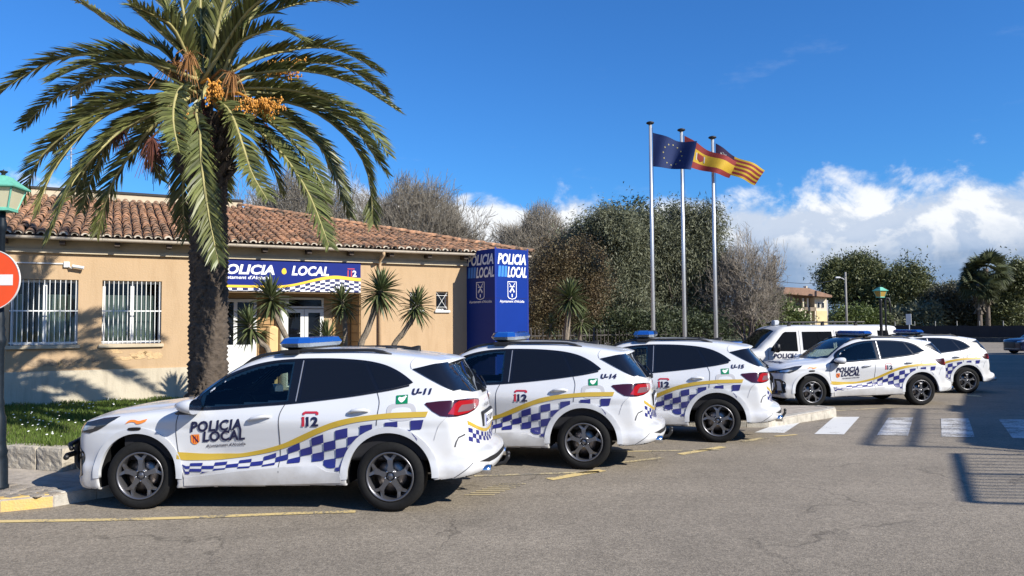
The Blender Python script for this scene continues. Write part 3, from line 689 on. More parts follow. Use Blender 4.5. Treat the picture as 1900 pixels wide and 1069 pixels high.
flat_text('lettering','11',M_rtxt,bn,(6.76,-.038,3.06),(1,0,0),(0,0,1),.11,.15,0,.04); flat_text('lettering','2',M_wtxt,bn,(6.88,-.038,3.06),(1,0,0),(0,0,1),.10,.15,0,.03)
MB().box((6.76,-.0385,3.235),(6.93,-.0365,3.26)).build('telephone_mark',M_rtxt,bn)
def wave_y(t): return 2.765+.0*t+.235*ss(5.1,6.5,t)-.045*ss(6.45,7.08,t)
V=[];F=[]; n=60
for i in range(n+1):
    t=3.70+3.38*i/n; th=.055+.025*ss(5.6,6.6,t); zt=wave_y(t); V+=[(t,-.0365,zt),(t,-.0365,zt+th)]
F=[(2*i,2*i+2,2*i+3,2*i+1) for i in range(n)]; link('yellow_wave',npmesh('yellow_wave',V,F),M_ytxt,bn)
V=[];F=[]
for i in range(n+1):
    t=3.70+3.38*i/n; V+=[(t,-.0362,2.692),(t,-.0362,max(2.694,wave_y(t)-.012))]
link('white_field',npmesh('white_field',V,F:=[(2*i,2*i+2,2*i+3,2*i+1) for i in range(n)]),M_wtxt,bn)
chk=MB(); cw_=.115
for c in range(30):
    t0=3.70+c*cw_; t1=min(t0+cw_,7.079)
    if t0>=7.06: break
    for k in range(7):
        if (c+k)%2: continue
        h0=wave_y(t0)-.012-.052*k; h1=wave_y(t1)-.012-.052*k; b0=max(2.692,h0-.052); b1=max(2.692,h1-.052)
        if h0<=2.694: continue
        chk.add([(t0,-.0375,b0),(t1,-.0375,b1),(t1,-.0375,max(h1,b1)),(t0,-.0375,h0)],[(0,1,2,3)])
chk.build('blue_chequer',M_navy,bn)
# ---- bullet camera, lamp and antennas
cm=empty('security_camera',BA+Matrix.Rotation(BR,3,'Z')@Vector((.98,0,3.16)),BR,'white bullet security camera on the wall above the barred windows','camera')
MB().bbox((-.05,-.05,-.045),(.06,-.001,.075),.008).build('junction_box',M_wfr,cm)
c_=MB(); c_.sm=True; c_.lathe([(0,0),(.030,0),(.034,.02),(.034,.20),(.038,.205),(.038,.215),(.03,.215),(0,.21)],14,Matrix.Translation((.10,-.10,-.015))@Matrix.Rotation(R(24),4,'Y')@Matrix.Rotation(R(75),4,'Y')); c_.build('camera_body',M_wfr,cm)
MB().tube([(.03,-.03,-.01),(.09,-.09,-.06),(.14,-.10,-.03)],.014,8).build('bracket',M_wfr,cm)
cdt=MB().box((-4.5,-.03,3.18),(.92,-.002,3.205)).build('cable_conduit',mat('white_conduit',(.75,.73,.68),.6)); cdt.location=BA; cdt.rotation_euler=(0,0,BR); tag(cdt,'thin white cable conduit running along the wall to the camera','conduit')
def antenna(px,top,bot,dist,yagi,label):
    a=pix(px,bot,dist); b=pix(px,top,dist); mb=MB(); mb.tube([a,b],[.028,.018],8); o=mb.build('antenna_mast',mat('galvanised',(.55,.57,.58),.45,.6)); tag(o,label,'antenna','roof antennas')
    if yagi:
        for k,(f,l) in enumerate(((.45,.5),(.52,.34),(.40,.4))):
            p=a.lerp(b,f); q=MB().tube([p-Vector((l,.1,.05)),p+Vector((l*.4,-.1,.05))],.012,6); 
            for j in range(4): 
                c=p-Vector((l,.1,.05))*(j/3.3); q.tube([c+Vector((-.08,.1,.12)),c+Vector((.08,-.1,-.12))],.008,5)
            q.build('aerial',MATS['galvanised'],o)
    return o
antenna(132,168,372,24,True,'tall antenna mast with aerials rising above the parapet'); antenna(314,335,385,24,False,'short thin antenna mast behind the palm fronds')
# ---- blue totem sign
tw=empty('totem_sign',pix(920,600,18.7),0,'tall square blue totem sign with white police lettering','sign')
tw.location.z=PZ
s45=math.sqrt(.5)
Ld=Vector((-.64,.77,0)).normalized(); Rd=Vector((.78,.62,0)).normalized(); TH=3.68; 
Lw,Rw=1.22,1.02
c0=Vector((0,0,0)); c1_=Rd*Rw; c2_=Rd*Rw+Ld*Lw; c3_=Ld*Lw
tb=MB(); tb.add([(*p.xy,0) for p in (c0,c1_,c2_,c3_)]+[(*p.xy,TH) for p in (c0,c1_,c2_,c3_)],[(0,1,5,4),(1,2,6,5),(2,3,7,6),(3,0,4,7),(4,5,6,7)])
tb.build('panel_box',mat('totem_blue',(.0025,.026,.20),.5,spec=.15,var=.06,vscale=1.5),tw)
tr2=MB()
for p in (c0,c1_,c2_,c3_): tr2.box((p.x-.018,p.y-.018,0),(p.x+.018,p.y+.018,TH+.03))
tr2.build('corner_trim',mat('totem_trim',(.02,.05,.32),.4),tw)
def totem_face(o,ux,w):
    ux=Vector(ux); nn=ux.cross(Vector((0,0,1))); o=o+nn*.004; Z=Vector((0,0,1)); f=w/1.0
    P=lambda a,z:o+ux*(a*w)+Z*z
    MB().add([P(0.02,2.46),P(.98,2.46),P(.98,2.466),P(.02,2.466)],[(0,1,2,3)]).build('panel_seam',M_navy,tw)
    T=lambda b,a,z,wd,h,sh,bo: flat_text('lettering',b,M_wtxt,tw,P(a,z),ux,Z,wd*w,h,sh,bo,1,.003)
    T('POLICIA',.06,3.30,.88,.27,.22,.03); T('LOCAL',.36,2.98,.60,.27,.22,.03)
    q=MB()
    for k in range(3):
        a=.07+k*.095; q.add([P(a,2.99)+nn*.003,P(a+.075,2.99)+nn*.003,P(a+.095,3.26)+nn*.003,P(a+.02,3.26)+nn*.003],[(0,1,2,3)])
    q.build('slanted_bars',M_lblue,tw)
    # outlined crest
    sh=[(.36,2.88),(.64,2.88),(.64,2.50),(.60,2.455),(.50,2.43),(.40,2.455),(.36,2.50)]
    q=MB(); n=len(sh); ins=[(.5+(a-.5)*.88,2.66+(z-2.66)*.93) for a,z in sh]
    for i in range(n):
        j=(i+1)%n; q.add([P(*sh[i])+nn*.003,P(*sh[j])+nn*.003,P(*ins[j])+nn*.003,P(*ins[i])+nn*.003],[(0,1,2,3)])
    q.add([P(.485,2.49)+nn*.003,P(.515,2.49)+nn*.003,P(.515,2.57)+nn*.003,P(.485,2.57)+nn*.003],[(0,1,2,3)])
    for (x0,z0,x1,z1) in ((.41,2.84,.58,2.62),(.59,2.84,.42,2.62),(.42,2.75,.58,2.75),(.44,2.60,.50,2.70),(.56,2.60,.50,2.70)):
        d=(Vector((x1-x0,z1-z0)).normalized()).orthogonal()*.008
        q.add([P(x0-d.x,z0-d.y)+nn*.003,P(x1-d.x,z1-d.y)+nn*.003,P(x1+d.x,z1+d.y)+nn*.003,P(x0+d.x,z0+d.y)+nn*.003],[(0,1,2,3)])
    q.build('crest_outline',M_wtxt,tw)
    T("Ajuntament d'Alcúdia",.12,2.335,.76,.085,.0,.012)
totem_face(c0,Rd,Rw); totem_face(c3_,-Ld,Lw)
# ================================================================== cars: body surfaces described by a distance function, meshed and dressed with panels
def pchip(pts):
    xs=np.array([p[0] for p in pts],float); ys=np.array([p[1] for p in pts],float)
    h=np.diff(xs); d=np.diff(ys)/h; m=np.zeros_like(xs)
    m[0]=d[0]; m[-1]=d[-1]
    for i in range(1,len(xs)-1):
        if d[i-1]*d[i]>0:
            w1=2*h[i]+h[i-1]; w2=h[i]+2*h[i-1]
            m[i]=(w1+w2)/(w1/d[i-1]+w2/d[i])
    def f(x):
        x=np.clip(np.asarray(x,float),xs[0],xs[-1])
        i=np.clip(np.searchsorted(xs,x,side='right')-1,0,len(xs)-2)
        t=(x-xs[i])/h[i]
        return ((1+2*t)*(1-t)**2*ys[i]+t*(1-t)**2*h[i]*m[i]+t*t*(3-2*t)*ys[i+1]+t*t*(t-1)*h[i]*m[i+1])
    return f
def smax(a,b,k):
    h=np.clip(0.5+0.5*(a-b)/k,0,1)
    return b+(a-b)*h+k*h*(1-h)
def sstep(a,b,x):
    t=np.clip((x-a)/(b-a),0,1); return t*t*(3-2*t)
WB=2.71; HUBZ=0.355; ARCH=0.45
SUV=dict(
 T0=pchip([(-1.1,.78),(-.92,.85),(-.82,.915),(-.65,.985),(-.4,1.04),(0,1.08),(.28,1.105),(.42,1.165),(.6,1.285),(.85,1.445),(1.08,1.557),(1.28,1.605),(1.5,1.632),(1.85,1.648),(2.15,1.642),(2.5,1.622),(2.8,1.59),(3.1,1.545),(3.28,1.51),(3.6,1.45)]),
 W=pchip([(-.95,.84),(-.6,.89),(-.3,.91),(0,.918),(.6,.905),(1.4,.912),(2.2,.915),(2.7,.925),(3.05,.905),(3.35,.865),(3.8,.79)]),
 DZ=pchip([(.15,-.07),(.24,-.035),(.34,-.004),(.41,.004),(.455,-.012),(.51,-.052),(.57,-.064),(.66,-.050),(.78,-.022),(.87,-.002),(.91,.002),(.97,-.008),(1.03,-.028),(1.10,-.058),(1.3,-.150),(1.5,-.245),(1.7,-.345)]),
 RC=pchip([(.15,3.40),(.24,3.54),(.33,3.66),(.40,3.715),(.49,3.72),(.54,3.70),(.595,3.60),(.66,3.58),(.75,3.58),(.95,3.56),(1.05,3.545),(1.11,3.53),(1.16,3.50),(1.30,3.385),(1.44,3.27),(1.475,3.25),(1.50,3.30),(1.6,3.26),(1.75,3.2)]),
 FC=pchip([(.15,-.72),(.21,-.86),(.30,-.90),(.40,-.885),(.52,-.89),(.70,-.895),(.80,-.885),(.88,-.86),(1.0,-.80)]),
 ZB=pchip([(-.95,.23),(-.6,.21),(.4,.225),(1.4,.245),(2.3,.268),(3.1,.315),(3.5,.335),(3.75,.36)]),
)
def suv_sdf(P,arches=True):
    S=SUV
    x=P[...,0]; y=np.abs(P[...,1]); z=P[...,2]
    # top
    bump=sstep(.15,.6,x)*(1-sstep(1.15,1.7,x))
    xs=x-bump*.11*y*y
    T0=S['T0'](xs); e=.01
    sl=(S['T0'](xs+e)-S['T0'](xs-e))/(2*e)
    crown=.085*(1-sstep(.5,1.5,x))+.075*sstep(.5,1.5,x)
    T=T0-crown*(y/.9)**2.2
    # hood power crease
    T=T+.012*np.exp(-((y-.52)/.07)**2)*sstep(-.75,-.4,x)*(1-sstep(.3,.6,x))
    gt=(z-T)/np.sqrt(1+sl*sl)
    wd=np.maximum(1-sstep(.40,.95,np.abs(x)),1-sstep(.40,.95,np.abs(x-WB))); dzz=S['DZ'](z); zf=sstep(.86,.80,z)
    Y=S['W'](x)+dzz*(1-.80*wd*np.clip(zf,0,1))
    fl=np.exp(-((np.hypot(x,z-.365)-.475)/.06)**2)+np.exp(-((np.hypot(x-WB,z-.365)-.475)/.06)**2)
    Y=Y+.010*fl
    gs=(y-Y)*np.where(z>1.03,.91,1.0)
    gf=(S['FC'](z)+.24*(y/.9)**3.2)-x
    pl=np.where(z>1.12,.17,.25)
    rc=S['RC'](z); rs=(S['RC'](z+e)-S['RC'](z-e))/(2*e)
    gr=(x-(rc-(.25-.06*sstep(1.1,1.3,z))*(y/.9)**3.0))/np.sqrt(1+np.clip(rs,-1.2,1.2)**2)
    gb=S['ZB'](x)-z
    g=smax(gt,gs,.09)
    g=smax(g,gf*.9,.055)
    g=smax(g,gr*.9,.055)
    g=smax(g,gb,.03)
    if arches:
        for cx in (0,WB):
            c=ARCH-np.hypot(x-cx,(z-.365))
            c=np.minimum(c,y-.52)   # positive inside the well
            g=np.maximum(g,c)
    return g
def grad(f,p,e=.003):
    g=np.zeros_like(p)
    for i in range(3):
        d=np.zeros(3); d[i]=e
        g[...,i]=(f(p+d)-f(p-d))/(2*e)
    return g
def cast(f,o,d,tmax=4.,n=400,its=12):
    """march rays o+t d (arrays n,3) to first f<0; returns points and hit mask"""
    o=np.asarray(o,float);d=np.asarray(d,float)
    N=o.shape[0]; t=np.zeros(N); done=np.zeros(N,bool)
    step=tmax/n
    tp=np.zeros(N)
    for i in range(n):
        v=f(o+d*t[:,None])
        new=(v<0)&~done
        done|=new
        mv=~done
        tp[mv]=t[mv]
        t[mv]+=np.maximum(step*.5,np.minimum(v[mv]*.6,.2))
        if done.all(): break
    lo=tp.copy();hi=t.copy()
    for i in range(its):
        m=(lo+hi)/2; v=f(o+d*m[:,None]); ins=v<0
        hi=np.where(ins,m,hi); lo=np.where(ins,lo,m)
    return o+d*hi[:,None],done
def surface_nets(f,lo,hi,h):
    n=[int(round((hi[i]-lo[i])/h))+1 for i in range(3)]
    ax=[lo[i]+h*np.arange(n[i]) for i in range(3)]
    G=np.stack(np.meshgrid(*ax,indexing='ij'),-1)
    V=f(G)
    ins=V<0
    cs=np.zeros([k-1 for k in n],int)
    for a in (0,1):
        for b in (0,1):
            for c in (0,1):
                cs+=ins[a:n[0]-1+a,b:n[1]-1+b,c:n[2]-1+c]
    act=(cs>0)&(cs<8)
    idx=-np.ones(act.shape,int); I=np.argwhere(act); idx[act]=np.arange(len(I))
    acc=np.zeros((len(I),3));cnt=np.zeros(len(I))
    offs=[(a,b,c) for a in (0,1) for b in (0,1) for c in (0,1)]
    for p in offs:
        for axx in range(3):
            if p[axx]==1: continue
            q=list(p); q[axx]=1
            va=V[I[:,0]+p[0],I[:,1]+p[1],I[:,2]+p[2]]; vb=V[I[:,0]+q[0],I[:,1]+q[1],I[:,2]+q[2]]
            cr=(va<0)!=(vb<0)
            t=np.where(cr,va/(va-vb+1e-12),0)
            pos=np.array(p,float)[None,:]+np.eye(3)[axx][None,:]*t[:,None]
            acc[cr]+=pos[cr];cnt[cr]+=1
    verts=np.array(lo)[None,:]+h*(I+acc/np.maximum(cnt,1)[:,None])
    faces=[]
    for axx in range(3):
        u=(axx+1)%3;v=(axx+2)%3
        sl0=[slice(None)]*3;sl1=[slice(None)]*3
        sl0[axx]=slice(0,n[axx]-1);sl1[axx]=slice(1,n[axx])
        A=ins[tuple(sl0)];B=ins[tuple(sl1)]
        E=np.argwhere(A!=B)
        ok=(E[:,u]>0)&(E[:,v]>0)&(E[:,u]<n[u]-1)&(E[:,v]<n[v]-1)
        E=E[ok]
        def cell(du,dv):
            c=E.copy();c[:,u]-=du;c[:,v]-=dv
            return idx[c[:,0],c[:,1],c[:,2]]
        q=np.stack([cell(1,1),cell(0,1),cell(0,0),cell(1,0)],1)
        flip=~A[E[:,0],E[:,1],E[:,2]]
        q[flip]=q[flip][:,::-1]
        faces.append(q)
    F=np.concatenate(faces)
    return verts,F
M_paint=mat('white_car_paint',(.60,.61,.62),.30,coat=.7,spec=.5)
def road_dust(m):
    # thin dust that thickens towards the sills
    nt=m.node_tree; N=nt.nodes; L=nt.links; b=N['Principled BSDF']; tc=N.new('ShaderNodeTexCoord'); sp=N.new('ShaderNodeSeparateXYZ'); L.new(tc.outputs['Object'],sp.inputs[0])
    n=N.new('ShaderNodeTexNoise'); n.inputs['Scale'].default_value=6; n.inputs['Detail'].default_value=8; n.inputs['Roughness'].default_value=.7; L.new(tc.outputs['Object'],n.inputs['Vector'])
    mr=N.new('ShaderNodeMapRange'); mr.inputs[1].default_value=.75; mr.inputs[2].default_value=.22; L.new(sp.outputs[2],mr.inputs[0])
    ml=N.new('ShaderNodeMath'); ml.operation='MULTIPLY'; L.new(mr.outputs[0],ml.inputs[0]); L.new(n.outputs[0],ml.inputs[1])
    mx=N.new('ShaderNodeMixRGB'); L.new(ml.outputs[0],mx.inputs[0]); mx.inputs[1].default_value=b.inputs['Base Color'].default_value; mx.inputs[2].default_value=(.27,.235,.19,1); L.new(mx.outputs[0],b.inputs['Base Color'])
    rr_=N.new('ShaderNodeMapRange'); rr_.inputs[3].default_value=.28; rr_.inputs[4].default_value=.6; L.new(ml.outputs[0],rr_.inputs[0]); L.new(rr_.outputs[0],b.inputs['Roughness'])
road_dust(M_paint)
M_trim=mat('white_satin_trim',(.55,.56,.57),.42,coat=.2)
M_blk=mat('black_plastic',(.012,.012,.013),.5)
M_gloss=mat('gloss_black',(.006,.006,.007),.12,coat=.5)
M_liner=mat('wheel_arch_liner',(.008,.008,.008),.95,spec=.1)
M_rub=mat('tyre_rubber',(.010,.010,.010),.85,var=.25,vscale=30,spec=.2)
M_rim=mat('dark_alloy',(.17,.17,.18),.36,.8)
M_disc=mat('brake_disc',(.25,.22,.20),.4,.9,var=.3,vscale=12)
M_chrome2=mat('satin_strip',(.45,.45,.46),.3,.6)
M_chrome=mat('chrome',(.75,.75,.75),.12,1.0)
M_pg=glass_mat('privacy_glass',(.02,.02,.02),.015,1.0)
M_fg=glass_mat('tinted_car_glass',(.52,.60,.56),.012,.0)
M_gapl=mat('faint_gap',(.42,.42,.43),.7); M_gap=mat('panel_gap',(.05,.05,.055),.7)
M_dblue=mat('decal_blue',(.016,.020,.15),.4,coat=.3); M_dyel=mat('decal_yellow',(.47,.32,.035),.42,coat=.3); M_dnavy=mat('decal_navy',(.010,.012,.05),.4)
M_dred=mat('decal_red',(.42,.02,.04),.4); M_dor=mat('decal_orange',(.75,.22,.03),.4); M_dgrn=mat('decal_green',(.0,.18,.07),.4); M_dwht=mat('decal_white',(.8,.8,.8),.4)
M_red=mat('red_lamp',(.30,.006,.010),.12,coat=.8); M_dred2=mat('smoked_red_lamp',(.035,.003,.005),.12,coat=.8); M_lens=mat('clear_lamp',(.16,.09,.10),.15,coat=.8)
M_hl=mat('headlamp_dark',(.02,.022,.026),.08,coat=1.0); M_hl2=mat('headlamp_reflector',(.55,.57,.6),.15,.8)
M_plate=mat('plate_white',(.75,.76,.78),.4); M_int=mat('cabin_trim',(.022,.022,.024),.9,spec=.2); M_seat=mat('seat_fabric',(.03,.03,.033),.9)
def lb_mat(name,col,a):
    m=bpy.data.materials.new(name); m.use_nodes=True; b=m.node_tree.nodes['Principled BSDF']; b.inputs['Base Color'].default_value=(*col,1); b.inputs['Roughness'].default_value=.08
    b.inputs['Transmission Weight'].default_value=a; b.inputs['IOR'].default_value=1.25; b.inputs['Coat Weight'].default_value=.6; MATS[name]=m; return m
M_lbb=lb_mat('lightbar_blue_dome',(.015,.12,.55),.55); M_lbc=lb_mat('lightbar_clear_dome',(.62,.72,.82),.6)
S2=math.sqrt(.5)
PROJ={'L':((1,0,0),(0,0,1),(0,1,0)),'R':((-1,0,0),(0,0,1),(0,-1,0)),'rear':((0,1,0),(0,0,1),(-1,0,0)),'front':((0,-1,0),(0,0,1),(1,0,0)),'RL':((S2,S2,0),(0,0,1),(-S2,S2,0)),'FL':((S2,-S2,0),(0,0,1),(S2,S2,0)),'top':((1,0,0),(0,1,0),(0,0,-1))}
def uv3(pts,pr): u,v,d=[np.array(a,float) for a in PROJ[pr]]; return [(float(np.dot(p,u)),float(np.dot(p,v))) for p in pts]
class Body:
    def __init__(s,f,ctr): s.f=f; s.c=np.array(ctr,float)
    def onto(s,uv,pr,off):
        u,v,d=[np.array(a,float) for a in PROJ[pr]]; uv=np.asarray(uv,float); cd_=s.c@d
        o=uv[:,:1]*u+uv[:,1:2]*v+d*(cd_-3.2); P,h=cast(s.f,o,np.repeat(d[None],len(o),0),tmax=5.,n=500)
        g=grad(s.f,P); g/=np.linalg.norm(g,axis=1,keepdims=True)+1e-9
        return P+g*off,g
    def panel(s,poly,pr,off=.003,skirt=.012,res=.05,holes=()):
        """flat outline(s) laid onto the body: returns V,F"""
        def rs(pl):
            out=[]
            for i,a in enumerate(pl):
                b=pl[(i+1)%len(pl)]; n=max(1,int(math.ceil(math.hypot(b[0]-a[0],b[1]-a[1])/res)))
                out+=[(a[0]+(b[0]-a[0])*k/n,a[1]+(b[1]-a[1])*k/n) for k in range(n)]
            return out
        loops=[rs(poly)]+[rs(h) for h in holes]; pts=[];edges=[]
        for lp in loops:
            b=len(pts); pts+=lp; edges+=[(b+i,b+(i+1)%len(lp)) for i in range(len(lp))]
        nb=len(pts); A=np.array(loops[0]); x0,y0=A.min(0); x1,y1=A.max(0)
        gx,gy=np.meshgrid(np.arange(x0+res/2,x1,res),np.arange(y0+res/2,y1,res)); gx=gx.ravel(); gy=gy.ravel()
        if len(gx):
            k=in_poly(gx,gy,loops[0])
            for h in loops[1:]: k&=~in_poly(gx,gy,h)
            gx=gx[k]; gy=gy[k]
            if len(gx):
                B=np.array(pts); dm=np.min(np.hypot(gx[:,None]-B[None,:,0],gy[:,None]-B[None,:,1]),1); k=dm>res*.35; pts+=list(zip(gx[k],gy[k]))
        r=delaunay_2d_cdt([Vector(p) for p in pts],edges,[],1,1e-6); uv=np.array([(v.x,v.y) for v in r[0]]); F=[tuple(f) for f in r[2]]
        if len(loops)>1:
            cc=np.array([uv[list(f)].mean(0) for f in F]); k=np.ones(len(F),bool)
            for h in loops[1:]: k&=~in_poly(cc[:,0],cc[:,1],h)
            F=[f for f,kk in zip(F,k) if kk]
        P,g=s.onto(uv,pr,off)
        # orientation: (u x v) must face against d
        u,v,d=[np.array(a,float) for a in PROJ[pr]]; 
        if np.dot(np.cross(u,v),d)>0: F=[f[::-1] for f in F]
        V=[tuple(p) for p in P]
        if skirt>0:
            cnt={}
            for f in F:
                for i in range(len(f)):
                    e=(f[i],f[(i+1)%len(f)]); cnt[e]=1
            bd=[e for e in cnt if (e[1],e[0]) not in cnt]; mp={}
            for e in bd:
                for q in e:
                    if q not in mp: mp[q]=len(V); V.append(tuple(P[q])); V.append(tuple(P[q]-g[q]*skirt))
            F=F+[(mp[e[1]],mp[e[0]],mp[e[0]]+1,mp[e[1]]+1) for e in bd]
        return V,F
    def ribbon(s,line,pr,w,off=.0015):
        L=np.array(line,float); t=np.gradient(L,axis=0); t/=np.linalg.norm(t,axis=1,keepdims=True)+1e-9; q=np.stack([-t[:,1],t[:,0]],1)*w/2
        return s.panel([tuple(p) for p in (L-q)]+[tuple(p) for p in (L+q)[::-1]],pr,off,.004,.06)
def mir(V,F): return [(x,-y,z) for x,y,z in V],[f[::-1] for f in F]
def put(name,VF,m_,parent,both=False,smooth=True,join=False):
    V,F=VF; outs=[]
    if join:
        V2,F2=mir(V,F); n=len(V); V=list(V)+V2; F=list(F)+[tuple(i+n for i in f) for f in F2]; both=False
    o=link(name,npmesh(name,V,F,smooth),m_,parent); outs.append(o)
    if both:
        V2,F2=mir(V,F); outs.append(link(name,npmesh(name,V2,F2,smooth),m_,parent))
    return outs[0] if len(outs)==1 else outs
def smooth_line(pts,n=8):
    P=[Vector((*p,0)) if len(p)==2 else Vector(p) for p in pts]; out=[]
    for i in range(len(P)-1):
        a=P[max(i-1,0)];b=P[i];c=P[i+1];d=P[min(i+2,len(P)-1)]
        for k in range(n):
            t=k/n; out.append(.5*((2*b)+(c-a)*t+(2*a-5*b+4*c-d)*t*t+(3*b-a-3*c+d)*t**3))
    out.append(P[-1]); return [tuple(p[:2]) if len(pts[0])==2 else tuple(p) for p in out]
def smooth_loop(pts,n=5):
    k=len(pts); P=[Vector((*p,0)) for p in pts]; out=[]
    for i in range(k):
        a,b,c,d=P[i-1],P[i],P[(i+1)%k],P[(i+2)%k]
        for j in range(n):
            t=j/n; q=.5*((2*b)+(c-a)*t+(2*a-5*b+4*c-d)*t*t+(3*b-a-3*c+d)*t**3); out.append((q.x,q.y))
    return out
def wheel_mesh_parts(R_=.355,w=.225,rr=.25,spokes=5):
    """wheel about the y axis, outer face towards -y; returns {part: (V,F,mat)}"""
    out={}; Mr=Matrix.Rotation(R(90),4,'X')   # lathe z -> -y
    t=MB(); t.sm=True; h=w/2
    t.lathe([(rr-.005,-h+.02),(rr+.01,-h+.004),(rr+.04,-h-.004),(R_-.035,-h+.004),(R_-.012,-h+.018),(R_-.002,-h+.045),(R_,0),(R_-.002,h-.045),(R_-.012,h-.018),(R_-.035,h-.004),(rr+.04,h+.004),(rr+.01,h-.004),(rr-.005,h-.02)],48,Mr,cap=False); out['tyre']=(t,M_rub)
    r=MB(); r.sm=True
    r.lathe([(rr-.004,h-.015),(rr,h-.004),(rr-.012,h-.002),(rr-.022,h-.012),(rr-.03,h-.05),(rr-.045,-h+.03),(rr-.005,-h+.02)],48,Mr,cap=False)
    r.lathe([(0,h-.030),(.034,h-.030),(.036,h-.040),(.07,h-.042),(.075,h-.07),(0,h-.07)],24,Mr,cap=False)
    r.sm=False
    for k in range(spokes):
        a=2*math.pi*k/spokes+R(90)
        M=Mr@Matrix.Rotation(a,4,'Z')
        # a spoke that forks towards the rim
        def slab(pts,z0,z1,dz=.0):
            n=len(pts); V=[M@Vector((p[0],p[1],z0+p[2])) for p in pts]+[M@Vector((p[0],p[1]*.8,z1)) for p in pts]
            r.add(V,[tuple(range(n)),]+[(i,n+i,n+(i+1)%n,(i+1)%n) for i in range(n)])
        slab([(.045,-.030,0),(.115,-.021,-.002),(.165,-.030,-.004),(.222,-.078,-.004),(.226,-.045,-.004),(.185,-.004,-.010),(.185,.004,-.010),(.226,.045,-.004),(.222,.078,-.004),(.165,.030,-.004),(.115,.021,-.002),(.045,.030,0)],h-.020,h-.075)
    out['rim']=(r,M_rim)
    n=MB()
    for k in range(5):
        a=2*math.pi*k/5+R(54); n.lathe([(0,h-.022),(.009,h-.022),(.011,h-.030),(.011,h-.05)],8,Mr@Matrix.Translation((.056*math.cos(a),.056*math.sin(a),0)))
    out['lug_nuts']=(n,M_chrome)
    d=MB(); d.sm=False; d.lathe([(.06,h-.10),(.155,h-.10),(.155,h-.125),(.06,h-.125)],32,Mr); d.lathe([(0,h-.12),(rr-.05,h-.13)],24,Mr)
    out['brake_disc']=(d,M_disc)
    return out
def make_wheel(name,parent,loc,flip,parts,steer=0.):
    """wheel is a part (its tyre); rim, lug nuts and brake disc hang below it"""
    ks=list(parts); first=None
    for k in ks:
        o=bpy.data.objects.new('wheel' if k=='tyre' else k,parts[k]); COL.objects.link(o)
        if k=='tyre': o.parent=parent; o.location=loc; o.rotation_euler=(0,0,steer+(math.pi if flip else 0)); first=o
        else: o.parent=first
    return first
def mesh_parts(parts):
    out={}
    for k,(mb,m_) in parts.items():
        me=mb.mesh(k); me.materials.append(m_); out[k]=me
    return out
# ---------------------------------------------------------------- the patrol car (an SUV)
suv_f=lambda P:suv_sdf(P,False)
SB=Body(suv_f,(1.4,0,.8))
WSH=[(.50,-.68),(.34,-.40),(.28,0),(.34,.40),(.50,.68),(1.20,.53),(1.235,.30),(1.245,0),(1.235,-.30),(1.20,-.53)]
DLO=smooth_line([(.60,1.045),(.62,1.19),(.80,1.334),(1.01,1.43),(1.21,1.493),(1.43,1.529),(1.705,1.544),(2.04,1.541),(2.31,1.524),(2.49,1.50),(2.646,1.46),(2.787,1.395),(2.90,1.319),(2.935,1.287)],4)+[(2.90,1.269)]+smooth_line([(2.753,1.235),(2.572,1.206),(2.232,1.16),(1.705,1.106),(1.303,1.08),(.896,1.054),(.60,1.045)],3)[:-1]
FWIN=[(.66,1.06)]+smooth_line([(.66,1.185),(.82,1.315),(1.03,1.405),(1.22,1.465),(1.43,1.502),(1.63,1.516)],4)+[(1.63,1.115),(1.30,1.093),(.90,1.068)]
def front_cut(c):
    """faces of the shell that give way to the see-through panes"""
    a=in_poly(c[:,0],c[:,2],[(.70,1.08),(.70,1.17),(.84,1.295),(1.05,1.385),(1.24,1.445),(1.43,1.482),(1.60,1.496),(1.60,1.13),(1.30,1.11),(.90,1.085)])&(np.abs(c[:,1])>.5)
    b=in_poly(c[:,0],c[:,1],[(.55,-.60),(.42,-.38),(.38,0),(.42,.38),(.55,.60),(1.13,.47),(1.165,.28),(1.17,0),(1.165,-.28),(1.13,-.47)])&(c[:,2]>1.10)
    return a|b
